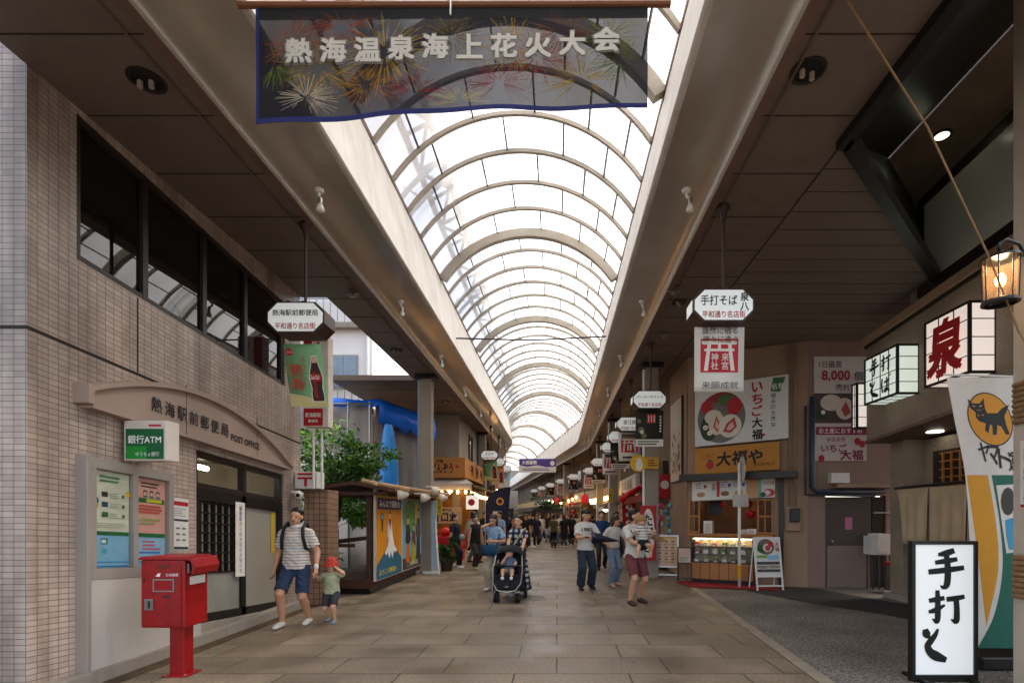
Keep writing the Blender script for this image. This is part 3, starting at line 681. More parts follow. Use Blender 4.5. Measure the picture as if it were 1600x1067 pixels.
# post office blade sign on poles, tile pillar, postal mark box
bs = thing('blade_sign', 'tall red and white post office sign board on two thin poles', 'sign', (-4.05, 8.9, 0))
mb = MB(); mb.box(-4.25, -3.83, 8.9, 9.1, 3.08, 4.6); part('case', mb, mat('ivory_case', '#d6cdbf', .4), bs, bevel=.01)
a = Art(Fr((-4.04, 8.899, 3.3))); a.rect(-.2, -.2, .12, .09, '#a50f17'); a.rect(-.2, .14, -.06, 1.28, '#a50f17'); a.rect(.02, 1.1, .07, 1.2, '#a50f17'); a.done(bs)
text(bs, '熱海駅前', Fr((-4.04, 8.899, 3.3)), -.04, -.02, w=.26, h=.08, m='#efe8e0', bold=.02); text(bs, '郵便局', Fr((-4.04, 8.899, 3.3)), -.04, -.12, w=.16, h=.05, m='#efe8e0', bold=.02)
for x in (-4.12, -3.98):
    mb = MB(); mb.tube([(x, 9.0, 2.05), (x, 9.0, 3.08)], .022, 8); part('pole', mb, M_white, bs)
pb = thing('postal_mark_sign', 'white box sign with the red postal T mark on the tile pillar', 'sign', (-4.3, 9.2, 2.07))
mb = MB(); mb.box(-4.5, -4.12, 9.12, 9.42, 2.06, 2.35); part('case', mb, mat('white_case', '#d8d4cc', .4), pb, bevel=.01)
a = Art(Fr((-4.31, 9.118, 2.205))); a.rect(-.14, .085, .14, .12, '#b5161f'); a.rect(-.14, .015, .14, .05, '#b5161f'); a.rect(-.025, -.11, .025, .015, '#b5161f'); a.done(pb)
single('tile_pillar', MB().box(-4.47, -4.05, 9.4, 9.85, 0, 2.05), M_tileb, 'brown tiled pillar at the far corner of the post office', 'pillar')
# ---------------------------------------------------------------- poster booth with timber roof
bo = thing('photo_booth', 'open dark timber booth with a sloping brown roof and poster panels', 'booth', (-4.1, 12.5, 0))
mb = MB(); mb.box(-5.0, -3.72, 10.7, 14.4, .12, .3); part('base', mb, M_wood, bo)
mb = MB(); mb.box(-4.95, -3.8, 10.8, 14.3, .0, .12); part('plinth', mb, M_black, bo)
for x, y in ((-4.93, 10.78), (-3.8, 10.78), (-4.93, 14.3), (-3.8, 14.3), (-4.35, 12.4)):
    mb = MB(); mb.box(x-.05, x+.05, y-.05, y+.05, .3, 2.12); part('post', mb, M_wood, bo)
mb = MB(); mb.box(-4.9, -4.1, 10.74, 10.8, .95, 1.02); mb.box(-4.98, -4.94, 10.8, 14.3, .95, 1.05); part('rail', mb, M_wood, bo)
mb = MB(); mb.prism([(-5.05, 10.4, 2.05), (-5.05, 10.4, 2.12), (-4.0, 10.4, 2.27), (-3.3, 10.4, 2.14), (-3.3, 10.4, 2.07), (-4.0, 10.4, 2.2)], (0, 4.3, 0)); part('roof', mb, M_wood, bo)
mb = MB()
for i in range(9): mb.box(-5.0, -3.35, 10.5+.5*i, 10.56+.5*i, 2.0, 2.06)
part('rafter', mb, M_wood, bo)
poles = mat('bamboo_pole', '#b08c62', .6, .2, 4)
for i, (y, l) in enumerate(((10.9, 1.0), (12.4, 1.1), (13.9, 1.2))):
    mb = MB(); mb.tube([(-4.0, y, 2.3), (-4.0+l, y-.1, 2.12)], .045, 8); part('bamboo_arm', mb, poles, bo)
ORG = '#d98a12'
def fig(a, x, b, h, body, legs, head='#d8ab84', hair='#241a14'):
    a.poly([(x-.16*h, b), (x-.1*h, b+.45*h), (x+.1*h, b+.45*h), (x+.16*h, b)], legs)
    a.poly([(x-.1*h, b+.38*h), (x-.2*h, b+.45*h), (x-.12*h, b+.78*h), (x+.12*h, b+.78*h), (x+.2*h, b+.45*h), (x+.1*h, b+.38*h)], body)
    a.circ(x, b+.87*h, .065*h, head, .08*h, n=16); a.circ(x, b+.92*h, .068*h, hair, .055*h, n=16, t0=0, t1=math.pi)
def pan1(a, o):
    for i in range(8): a.rect(-.8+.2*i, -.95, -.78+.2*i, .7, '#b86d0c')
    a.rect(-.85, .72, .85, .98, '#dcb414'); a.rect(-.8, .46, .82, .7, '#3c1d52')
    a.circ(-.5, .3, .09, '#33383a'); a.circ(-.5, .3, .06, '#5fa6c9'); a.rect(-.54, -.0, -.46, .22, '#2a2420')
    fig(a, 0, -.55, 1.0, '#d9c3b8', '#2b2524'); a.poly([(-.1, .22), (0, .05), (.1, .22), (.06, .26), (-.06, .26)], '#7b2f3a')
    a.poly([(-.86, -.98), (-.86, -.7), (-.2, -.35), (.12, -.2), (.3, -.36), (.86, -.66), (.86, -.98)], '#1f5f7a')
    a.poly([(-.36, -.46), (-.15, -.32), (.0, .02), (.1, .02), (.3, -.32), (.5, -.45), (.36, -.5), (.28, -.44), (.16, -.62), (.06, -.45), (-.05, -.6), (-.16, -.44), (-.24, -.52)], '#e6e4de')
    text(o, '熱海温泉フォトスポット', a.fr, 0, .85, w=1.5, h=.14, m='#2b2118', bold=.03, d=a.d+.003); text(o, 'みんなで撮影会', a.fr, 0, .58, w=1.4, h=.15, m='#efe9e0', bold=.04, d=a.d+.003); text(o, 'ようこそ熱海へ', a.fr, -.1, -.85, w=1.2, h=.12, m='#e5c81e', bold=.04, d=a.d+.003)
def pan2(a, o):
    a.circ(-.2, .3, .6, '#5f8a4a', .42, n=26); a.circ(.45, .35, .2, '#d9b624', .3); a.rect(-.85, .72, .85, .98, '#d98e14')
    a.rect(-.85, -.98, .85, -.7, '#4a3a38')
    fig(a, -.4, -.8, 1.15, '#2f2a30', '#cf6a12'); fig(a, .1, -.85, 1.0, '#6a3a1c', '#d9751a'); fig(a, .55, -.75, 1.3, '#5a4a40', '#3a3236'); a.poly([(-.2, -.9), (0, -.3), (.25, -.5), (.3, -.9)], '#a9a41c')
    text(o, 'みんなの思い出', a.fr, 0, .85, w=1.2, h=.13, m='#7a2c14', bold=.03, d=a.d+.003); text(o, 'ご当地衣装', a.fr, 0, -.86, w=1.0, h=.12, m='#d8cfc0', bold=.02, d=a.d+.003)
poster('orange panel with a figure in white robe over a blue snow-capped mountain', Fr((-3.7, 11.6, 1.26), (0, 1, 0), (0, 0, 1)), 1.76, 2.0, ORG, pan1, 'poster panel', 'costume_poster', .05, 'poster panels on the booth', '#c9c2b4')
poster('green and blue panel with costumed figures in orange and black', Fr((-3.7, 13.42, 1.26), (0, 1, 0), (0, 0, 1)), 1.76, 2.0, '#7aa6b8', pan2, 'poster panel', 'costume_poster', .05, 'poster panels on the booth', '#c9c2b4')
lan = mat('white_floodlight', '#d8cdbb', .4)
for i, (x, y, z) in enumerate(((-3.15, 10.85, 2.02), (-3.05, 12.3, 2.0), (-2.95, 13.8, 2.05), (-3.0, 13.2, 2.2))):
    t_ = thing('floodlight', ('cream floodlight on the nearest bamboo arm of the booth', 'cream floodlight on the middle bamboo arm of the booth', 'cream floodlight on the far bamboo arm of the booth', 'cream floodlight raised above the others beside the booth')[i], 'floodlight', (x, y, z), 0, 'floodlights over the poster booth')
    mb = MB(); mb.lathe((x, y, z), [(.03, .12), (.06, .08), (.1, .0), (.11, -.08), (.09, -.085), (.06, -.03)], 14, axis='x'); part('shade', mb, lan, t_, smooth=True)
    mb = MB(); mb.tube([(x-.25, y, z+.1), (x+.1, y, z+.08)], .02, 8); part('neck', mb, lan, t_)
t_ = thing('paper_roll_stand', 'pale blue and white folded banner stand at the far end of the booth', 'stand', (-3.55, 14.6, 0))
mb = MB(); mb.box(-3.62, -3.3, 14.58, 14.63, .1, 2.0); part('banner', mb, cm('#a9c4d6'), t_); mb = MB(); mb.tube([(-3.2, 14.4, 0), (-3.35, 14.6, 1.5)], .03, 8); mb.box(-3.65, -3.25, 14.45, 14.75, 0, .06); part('stand', mb, M_white, t_)
def yb(a, o): text(o, '観光案内', a.fr, 0, 0, h=.42, m='#2a2014', vert=True, d=a.d+.003)
poster('small yellow vertical sign beside the arcade column', Fr((-3.2, 14.5, 1.85)), .14, .5, '#d9b11a', yb, 'sign', 'yellow_plate', .02)
M_leafl = leafmat('leaf_light_green', '#6f9a3c', .5)
# ---------------------------------------------------------------- trees, lot, scaffold and tarps
def leafcloud(mb, c, r, n, sz, seed, mi=(0, 1, 1), flat=1.):
    g = random.Random(seed)
    lumps = [(Vector((g.gauss(0, .5), g.gauss(0, .5), g.gauss(0, .45))), g.uniform(.25, .5)) for _ in range(14)]
    for k in range(n):
        l, q = g.choice(lumps); d = Vector((g.gauss(0, 1), g.gauss(0, 1), g.gauss(0, 1))).normalized()*q*g.random()**.4
        p = Vector(((l.x+d.x)*r[0], (l.y+d.y)*r[1], (l.z+d.z)*r[2]))+Vector(c)
        nrm = Vector((g.gauss(0, 1), g.gauss(0, 1), g.gauss(.5, 1)*flat)).normalized(); a = nrm.orthogonal().normalized(); b = nrm.cross(a)
        th = g.random()*6.28; a, b = a*math.cos(th)+b*math.sin(th), b*math.cos(th)-a*math.sin(th); s = sz*g.uniform(.6, 1.3)
        mb.quad(p-a*s, p-b*s*.42, p+a*s, p+b*s*.42, mi=g.choice(mi))
def tree(lab, base, h, crown, n, sz, seed, mats=(M_leaf, M_leafd)):
    o = thing('broadleaf_tree', lab, 'tree', base)
    g = random.Random(seed); b = Vector(base); m_ = MB()
    top = b+Vector((g.uniform(-.2, .2), g.uniform(-.2, .2), h*.62))
    m_.tube([b, b+Vector((.05, 0, h*.3)), top], [.11, .085, .05], 8)
    m2 = MB()
    for (c, r) in crown:
        c = Vector(c); m_.tube([b+Vector((.05, 0, h*.35)), (top+c)/2+Vector((0, 0, -.1)), c], [.05, .035, .012], 6)
        for j in range(4): e = c+Vector((g.uniform(-1, 1)*r[0], g.uniform(-1, 1)*r[1], g.uniform(-.6, 1)*r[2]))*.8; m_.tube([(top+c)/2, c*.6+e*.4, e], [.02, .014, .005], 5)
        leafcloud(m2, c, r, n, sz, g.random(), tuple(range(len(mats))))
    part('trunk', m_, mat('bark', '#4a3a2c', .9, .3, 8, bump=.4), o, smooth=True); part('crown', m2, list(mats), o, fix=False)
    return o
tree('green leafy tree in the vacant lot behind the poster booth', (-5.3, 12.6, 0), 4, [((-5.3, 12.6, 3.0), (1.0, .9, .9)), ((-4.5, 12.4, 2.95), (.75, .7, .5)), ((-5.9, 12.9, 2.3), (.9, .8, .8)), ((-4.95, 12.2, 2.55), (.7, .6, .5))], 1150, .07, 3, (M_leaf, M_leafd, M_leafl))
tree('paler tree low behind the booth posts', (-6.3, 14.5, 0), 3, [((-6.2, 14.5, 2.2), (1.2, .8, .9)), ((-5.4, 14.3, 1.5), (.8, .7, .7))], 1200, .08, 9, (M_leaf, M_leafl))
t_ = thing('hedge', 'dark green hedge inside the vacant lot', 'hedge', (-5.6, 11.5, 0))
mb = MB(); leafcloud(mb, (-5.9, 11.6, .7), (1.0, 1.6, .75), 2600, .07, 4); part('foliage', mb, [M_leafd, M_leaf], t_, fix=False)
mb = MB()
for i in range(8): mb.tube([(-6.4+.15*i, 10.6+.3*i, 0), (-6.3+.13*i, 10.6+.3*i, .9)], .02, 5)
part('stems', mb, mat('twig', '#4a3a2c', .9), t_)
bw = thing('white_building', 'white multi storey building behind the blue tarpaulin', 'building', (-10, 22, 0))
mb = MB(); mb.box(-16, -6.6, 19, 26, 0, 9.5); part('wall', mb, mat('white_render', '#e0ddd8', .8, .06, .6, stain=.15), bw)
for x in (-9.0, -7.6):
    mb = MB(); mb.box(x-.5, x+.5, 18.95, 19.0, 6.1, 7.3); f_ = part('window', mb, M_steel, bw); mb = MB(); mb.box(x-.45, x-.02, 18.93, 18.948, 6.15, 7.25); mb.box(x+.02, x+.45, 18.93, 18.948, 6.15, 7.25); part('pane', mb, mat('blue_glass', '#7f93a3', .1), f_)
for z in (5.2, 8.2):
    mb = MB(); mb.box(-14, -6.55, 18.7, 19.0, z, z+.18); part('balcony_slab', mb, M_conc, bw)
    mb = MB()
    for k in range(30): mb.box(-14+.25*k, -13.97+.25*k, 18.72, 18.75, z+.18, z+1.0)
    mb.box(-14, -6.55, 18.7, 18.77, z+1.0, z+1.06); part('railing', mb, M_steel, bw)
mb = MB(); mb.tube([(-6.75, 18.95, 0), (-6.75, 18.95, 9.4)], .06, 8); part('downpipe', mb, M_white, bw)
sc_ = thing('scaffold_enclosure', 'demolition scaffold wrapped in grey sheets with a bright blue tarpaulin', 'scaffold', (-6, 17, 0))
gs = mat('grey_sheet', '#a5a19c', .7, .1, 2); ws = mat('white_sheet', '#d8d4cc', .7, .06, 2)
def sheet(pts_top, zb, m, name, wob=.05, n=24, seed=1):
    g = random.Random(seed); m_ = MB(); cols = []
    for i in range(n+1):
        t_ = i/n; k = t_*(len(pts_top)-1); j = min(int(k), len(pts_top)-2); u = k-j
        p = Vector(pts_top[j]).lerp(Vector(pts_top[j+1]), u); d = wob*math.sin(t_*n*1.3+seed)
        cols.append([Vector((p.x+d, p.y-d*.6, p.z+(zb-p.z)*q))+Vector((math.sin(q*5+t_*9)*wob*.5, math.cos(q*4+i)*wob*.4, 0)) for q in (0, .2, .4, .6, .8, 1)])
    m_.rings(cols, cap=False, closed=False); o = part(name, m_, m, sc_, smooth=True, fix=False)
    md = o.modifiers.new('thick', 'SOLIDIFY'); md.thickness = .01; return o
TARP = mat('blue_tarpaulin', '#1a74f0', .35, .15, 2, spec=.5)
sheet([(-9, 16.4, 5.05), (-5.7, 16.3, 5.0)], 3.0, gs, 'grey_cover'); sheet([(-9, 16.2, 3.4), (-5.6, 16.1, 3.5)], 0, ws, 'white_cover', seed=2)
sheet([(-5.55, 16.3, 5.1), (-4.35, 17.6, 4.6)], 0, mat('mesh_sheet', '#87807a', .8, .1, 1.5), 'mesh_cover', .03, seed=4)
mb = MB(); R2 = []
for i in range(14):
    t_ = i/13; R2.append([(-9+3.6*t_*1.02, 16.15, 5.12+.04*math.sin(i)), (-9+3.6*t_*1.02, 16.1, 4.9+.06*math.sin(i*2))])
mb.rings(R2, cap=False, closed=False); a_ = []
for i in range(12):
    t_ = i/11; x = -5.4+1.35*t_; y = 16.1+1.6*t_; a_.append([(x, y-.05, 5.12-.35*t_), (x+.07, y-.1, 4.75-.45*t_+.1*math.sin(i*1.7)), (x, y-.02, 4.35-.3*t_+.14*math.sin(i*2.3))])
mb.rings(a_, cap=False, closed=False); o = part('blue_tarpaulin', mb, TARP, sc_, smooth=True, fix=False); o.modifiers.new('thick', 'SOLIDIFY').thickness = .01
mb = MB(); cols = []
for i in range(13):
    a = 6.28*i/12; cols.append([(-5.05+q*math.cos(a)*(1+.2*math.sin(a*3)), 15.9+q*math.sin(a), z) for q, z in ((.1, 4.3), (.16, 4.1), (.2, 3.7), (.26, 3.0), (.27, 2.4), (.22, 2.0))])
mb.rings(cols, cap=False, closed=False); part('hanging_tarpaulin', mb, mat('light_blue_tarpaulin', '#2f8fdc', .3, .1, 3), sc_, smooth=True, fix=False)
mb = MB()
for x in (-8.2, -7.2, -6.3, -5.65): mb.tube([(x, 16.05, 0), (x, 16.05, 5.0)], .03, 6)
mb.tube([(-9, 16.04, 4.95), (-5.6, 16.04, 4.95)], .03, 6); mb.tube([(-4.4, 17.55, 0), (-4.4, 17.55, 4.6)], .03, 6); part('scaffold_tube', mb, M_steel, sc_)
# ---------------------------------------------------------------- soba restaurant (right, near)
SX = 6.03
sb = thing('soba_restaurant', 'stucco soba restaurant with an overhanging upper band and cloth curtained entrance', 'restaurant', (SX, 7, 0))
mb = MB(); mb.box(SX, 10, 4.6, 10.34, 3.44, 5.28); part('overhang', mb, M_stucco, sb, skew=True)
mb = MB(); mb.box(SX-.07, 7, 4.5, 10.4, 5.283, 5.42); part('cornice', mb, M_tan, sb, skew=True)
mb = MB(); mb.box(SX-.03, 7, 4.5, 10.37, 5.22, 5.28); part('cornice_dark_strip', mb, M_dark, sb, skew=True)  # narrow dark strip along the underside of the cornice
mb = MB(); mb.box(SX-.02, 9.9, 4.5, 10.36, 3.38, 3.437); part('soffit', mb, M_brown, sb, skew=True)
mb = MB(); mb.box(6.86, 10, 4.6, 10.3, 0, 3.0); part('wall', mb, M_stucco, sb)
mb = MB(); mb.box(6.5, 6.97, 9.98, 10.36, 0, 3.05); part('pilaster', mb, M_stucco, sb, bevel=.01)
mb = MB(); mb.box(6.42, 7.2, 9.5, 10.45, -.02, .12); part('step', mb, M_conc, sb, bevel=.01)
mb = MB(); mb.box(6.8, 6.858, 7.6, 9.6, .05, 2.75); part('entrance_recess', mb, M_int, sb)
mb = MB()
for i in range(9): mb.box(6.76, 6.79, 7.7+.2*i, 7.73+.2*i, 1.95, 2.7)
for i in range(6): mb.box(6.77, 6.785, 7.66, 9.4, 1.98+.14*i, 2.0+.14*i)
part('lattice_transom', mb, M_wood2, sb)
mb = MB(); mb.box(6.76, 6.8, 8.6, 9.5, .1, 1.95); part('sliding_door', mb, M_wood, sb)
mb = MB(); mb.box(6.15, 6.4, 4.6, 9.24, 5.0, 9.5); part('upper_wall', mb, M_stucco, sb, skew=True)
framed_window(6.0, 9.02, 5.56, 7.2, sb, (), .16, mat('pale_frosted_glass', '#c8cbbc', .25, .03, 2), 6.15, .001, 'upper_window', True, 1)
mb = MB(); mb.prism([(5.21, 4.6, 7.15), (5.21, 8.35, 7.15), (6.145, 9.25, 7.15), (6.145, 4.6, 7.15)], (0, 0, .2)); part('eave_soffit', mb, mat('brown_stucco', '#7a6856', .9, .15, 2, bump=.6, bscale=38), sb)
for x, y, z in ((5.62, 7.75, 7.149),):
    mb = MB(); mb.lathe((x, y, z), [(.13, .0), (.13, -.02), (.1, -.02)], 18); f_ = part('downlight', mb, M_black, sb); mb = MB(); mb.lathe((x, y, z), [(.1, -.018), (.06, -.03), (.001, -.034)], 18); part('lamp', mb, em('#e6f0d0', 1), f_)
mb = MB(); mb.lathe((6.62, 9.3, 3.0655), [(.13, 0), (.13, -.012), (.001, -.014)], 18); part('lamp', mb, em('#fff8ea', 1.5), sb)
pl = thing('concrete_post', 'pale concrete post at the right edge of the view carrying a lamp', 'post', (4.15, 4.75, 0))
mb = MB(); mb.box(4.25, 4.7, 4.6, 4.95, 0, 7.5); part('shaft', mb, mat('pale_concrete', '#b3a491', .7, .1, 2, stain=.2), pl, bevel=.01)
# illuminated shoji box signs
def boxsign(lab, x0, x1, y0, y1, z0, z1, glow, sw, nx, nz, group='lit lattice box signs on the stucco band'):
    o = thing('lattice_box_sign', lab, 'lit sign', ((x0+x1)/2, (y0+y1)/2, z0), 0, group)
    m_ = MB(); m_.box(x0+.012, x1, y0+.012, y1-.012, z0+.012, z1-.012); part('panel', m_, em(glow, sw), o)
    m_ = MB(); t = .035
    for x, y in ((x0, y0), (x0, y1), (x1-.005, y0), (x1-.005, y1)): m_.box(x-.003, x+t, y-(t if y == y1 else .003), y+(t if y == y0 else .003), z0, z1)
    for z in (z0, z1-t):
        m_.box(x0-.001, x1+.01, y0, y0+t, z, z+t); m_.box(x0-.001, x1+.01, y1-t, y1, z, z+t); m_.box(x0, x0+t, y0+t, y1-t, z, z+t)
    part('frame', m_, M_black, o)
    m_ = MB()
    for i in range(1, nx): y = y0+(y1-y0)*i/nx; m_.box(x0+.002, x0+.013, y-.006, y+.006, z0, z1); m_.box(x0+.03, x1, y-.006, y+.006, z0+.003, z0+.0125)
    for i in range(1, nz): z = z0+(z1-z0)*i/nz; m_.box(x0+.004, x0+.0135, y0, y1, z-.006, z+.006); m_.box(x0+.02, x1, y0+.003, y0+.0125, z-.006, z+.006)
    part('lattice', m_, M_black, o); return o, Fr((x0, (y0+y1)/2, (z0+z1)/2), (0, -1, 0), (0, 0, 1))
b1, fr = boxsign('white lattice box sign with one big red character', 5.67, SX, 7.3, 8.2, 3.56, 4.56, '#f3e2d6', 0.15, 3, 4)
text(b1, '泉', fr, 0, 0, h=.78, w=.66, m='#b80f14', bold=.1, slant=.08, d=.008)
b2, fr = boxsign('pale greenish lattice box sign with black brush lettering left of the red one', 5.67, SX, 8.85, 9.8, 3.62, 4.46, '#dfeade', 0.15, 4, 4)
BR = {'手': [[(.72, .97, .05), (.5, .9, .06), (.28, .86, .03)], [(.2, .66, .04), (.5, .7, .05), (.8, .75, .04)], [(.02, .42, .05), (.5, .47, .055), (.98, .53, .045)], [(.5, .9, .05), (.54, .5, .06), (.52, .12, .06), (.42, .03, .04), (.34, .08, .01)]],
      '打': [[(.03, .68, .04), (.25, .72, .05), (.45, .76, .04)], [(.26, .98, .04), (.27, .5, .055), (.25, .1, .05), (.12, .17, .01)], [(.02, .36, .03), (.22, .42, .05), (.46, .56, .02)], [(.5, .72, .045), (.75, .75, .05), (.99, .8, .04)], [(.76, .76, .05), (.78, .4, .055), (.76, .1, .055), (.62, .15, .01)]],
      'そ': [[(.1, .96, .05), (.16, .8, .075), (.28, .68, .02)], [(.62, .97, .02), (.5, .78, .045), (.3, .58, .06), (.2, .45, .06), (.3, .27, .075), (.55, .14, .09), (.95, .02, .05)]],
      'ば': [[(.15, .9, .05), (.12, .5, .055), (.2, .12, .04), (.3, .25, .01)], [(.35, .65, .04), (.65, .68, .05), (.9, .74, .03)], [(.62, .9, .045), (.64, .5, .055), (.6, .2, .06), (.42, .12, .05), (.45, .28, .035), (.7, .2, .05), (.9, .06, .03)], [(.84, .98, .03), (.9, .9, .035)], [(.95, 1.02, .03), (1.0, .94, .035)]]}
a = Art(fr, .006)
for ch, ax, bx in (('手', -.3, .04), ('打', .04, .04), ('そ', -.3, -.34), ('ば', .04, -.34)): a.brush(BR[ch], '#12100e', ax, bx, .28, .3, .42)
a.done(b2, 'lettering')
boxsign('plain white lattice box sign peeking out behind the far end of the stucco band', 5.88, 6.2, 10.42, 10.6, 3.3, 4.2, '#f2e8e0', 0.15, 2, 4)
# noren curtain
no = thing('entrance_curtain', 'cream split curtain hanging from a dark rod over the restaurant entrance', 'curtain', (6.35, 9.1, 2.05))
mb = MB(); mb.tube([(6.35, 7.2, 2.14), (6.35, 9.98, 2.1)], .025, 8); part('rod', mb, M_black, no)
M_nor = mat('cream_cloth', '#b39a78', .9, .1, 3)
for k in range(3):
    y0 = 7.35+.87*k; cols = []; m_ = MB()
    for i in range(15):
        t_ = i/14; y = y0+.84*t_; d = .04*math.sin(i*1.5+k); fl = (.35 if k == 2 and t_ > .6 else 0)*(t_-.6)
        cols.append([(6.35-d*q+.0, y-fl*q*1.4, 2.08-1.02*q*(1-fl*.3)) for q in (0, .2, .4, .6, .8, 1)])
    m_.rings(cols, cap=False, closed=False); o = part('cloth_panel', m_, M_nor, no, smooth=True, fix=False); o.modifiers.new('thick', 'SOLIDIFY').thickness = .004
# little stickers on the pilaster
g = random.Random(5)
for i, (a_, b_, w_, h_, c) in enumerate(((.1, 1.62, .07, .1, '#d8d4cc'), (.22, 1.6, .09, .13, '#cfd6da'), (.1, 1.42, .1, .13, '#3f8fc4'), (.3, 1.4, .1, .1, '#4a9a5c'), (.16, 1.75, .07, .16, '#e0dcd4'), (.33, 1.6, .07, .1, '#d9dadc'))):
    def st(a, o, c=c, w_=w_, h_=h_): a.circ(0, -.01, w_*.28, '#e8e4dc' if c not in ('#d8d4cc', '#cfd6da', '#e0dcd4', '#d9dadc') else '#9a6a6a', n=12)
    lab = ('small white sticker left in the upper row on the pilaster', 'white sticker in the middle of the cluster on the pilaster', 'blue sticker low on the pilaster', 'green round sticker low on the pilaster', 'topmost tall white sticker on the pilaster', 'white sticker at the right of the cluster on the pilaster')[i]
    poster(lab, Fr((6.5+a_, 9.976, b_)), w_, h_, c, st, 'sticker', 'sticker', .002, 'stickers on the restaurant pilaster')
t_ = thing('wooden_plaque', 'narrow brown wooden plaque on the restaurant pilaster', 'plaque', (6.75, 9.97, .9)); mb = MB(); mb.box(6.7, 6.78, 9.945, 9.978, .62, 1.2); part('board', mb, M_wood, t_, bevel=.005); mb = MB(); mb.lathe((6.74, 9.943, 1.14), [(.012, 0), (.012, -.01)], 8, axis='y'); part('nail', mb, M_steel, t_)
# standing lit sign
ss_ = thing('standing_sign', 'tall white lit standing sign in a black frame with black brush lettering', 'standing sign', (3.76, 5.2, 0))
mb = MB(); mb.box(3.47, 4.05, 5.16, 5.19, .06, 1.33); part('light_panel', mb, em('#dededa', .09), ss_)
mb = MB()
for x0, x1, z0, z1 in ((3.44, 3.475, 0, 1.36), (4.045, 4.08, 0, 1.36), (3.475, 4.045, 1.325, 1.36), (3.475, 4.045, 0, .065)): mb.box(x0, x1, 5.14, 5.21, z0, z1)
for x in (3.5, 3.98): mb.box(x, x+.05, 5.05, 5.4, 0, .03)
part('frame', mb, M_black, ss_, bevel=.004)
a = Art(Fr((3.5, 5.158, 0)), .002)
for ch, b_, hh in (('手', .9, .38), ('打', .55, .34), ('そ', .2, .32)): a.brush(BR[ch], '#0d0c0b', .1 if ch != 'そ' else .05, b_, .36 if ch != 'そ' else .24, hh, .52)
a.done(ss_, 'lettering')
# delivery company banner flag with cat emblem
nb = thing('banner_flag', 'tall delivery company banner with a black cat carrying a kitten on a yellow oval', 'banner flag', (4.95, 5.6, 0))
def bp(a, b): return (4.12+a*.86+.62*(1-b)**1.15*0+.055*math.sin(b*6), 0, 0)
FY = 5.6
fz = lambda px, py: ((px-HX)*FY/F-4.12, (HY-py)*FY/F+EYE-.2)      # outline measured on the photo, laid in the flag's own plane
ffr = Fr((4.12, FY, .2))
def curve(pts, n=20):
    P = catmull([(x, y, 0) for x, y in pts], 5); return [(p.x, p.y) for p in P]
Lf = curve([(1479, 590), (1492, 660), (1508, 742), (1516, 860), (1524, 1012)])
mb = MB(); n_ = len(Lf)
mb.rings([[ffr.p(*fz(x, y)), ffr.p(*fz(1592, y+(590-590)))] for x, y in Lf], cap=False, closed=False)
cl = part('cloth', mb, cm('#cfc8bc', .8), nb, fix=False); cl.modifiers.new('thick', 'SOLIDIFY').thickness = .003
a = Art(ffr, .004)
def fpoly(pts, m, c=True): a.poly([fz(x, y) for x, y in (curve(pts) if c else pts)], m)
og = [(1543, 742), (1556, 820), (1559, 890), (1541, 978)]
fpoly([(1510, 742)]+curve(og)+[(1528, 870)], '#c98a10', False)
fpoly(curve([(1549, 742), (1562, 820), (1566, 890), (1553, 960), (1527, 1012)])+[(1592, 1012), (1592, 742)], '#0f5a48', False)
fpoly([(1556, 758), (1592, 756), (1592, 862), (1572, 864)], '#cfc8bc', False)
zz = lambda pts: [(1320+x/2.1036, 560+y/2.1036) for x, y in pts]
oval = lambda q: [(1546.5+q*(34*math.cos(t*.2618)+6*math.sin(t*.2618)*.5), 655+q*(39.5*math.sin(t*.2618)+7*math.cos(t*.2618))) for t in range(24)]
fpoly(oval(1.05), '#14110f', False); fpoly(oval(1), '#c9860c', False)
fpoly(zz([(402, 132), (420, 148), (440, 148), (455, 131), (458, 160), (466, 180), (500, 180), (514, 164), (538, 152), (531, 172), (523, 190), (528, 215), (541, 250), (528, 250), (512, 223), (500, 219), (498, 251), (485, 251), (483, 221), (476, 216), (471, 246), (459, 236), (462, 214), (452, 210), (440, 206), (430, 195), (428, 177), (410, 162)]), '#14110f', False)
for t_ in ([(416, 153), (428, 157), (424, 160)], [(438, 158), (450, 152), (447, 159)], [(433, 184), (442, 186), (438, 190)], [(447, 187), (456, 183), (453, 189)], [(428, 168), (440, 172), (452, 168), (440, 170)]): fpoly(zz(t_), '#c9860c', False)
fpoly([(1574+11*math.cos(t*.5236), 783+22*math.sin(t*.5236)) for t in range(12)], '#3a342c', False); fpoly([(1570, 812), (1584, 808), (1590, 830), (1588, 858), (1576, 858), (1572, 838)], '#3a8fb0', False)
a.done(nb, 'print')
for i, ch in enumerate('ヤマト運輸'):
    if i < 4: text(nb, ch, ffr, *fz(1537+15.5*i, 706+5*i), h=.2, w=.115, m='#14110f', bold=.03, d=.008, slant=-.12)
mb = MB(); mb.tube([(4.9, FY+.04, 0), (4.9, FY+.04, 3.12)], .018, 8); mb.tube([(4.08, FY, 3.09), (4.9, FY+.02, 3.07)], .012, 6); part('pole', mb, M_white, nb)
mb = MB(); mb.box(4.4, 5.2, 5.5, 5.95, 0, .14); part('base', mb, M_black, nb, bevel=.02)
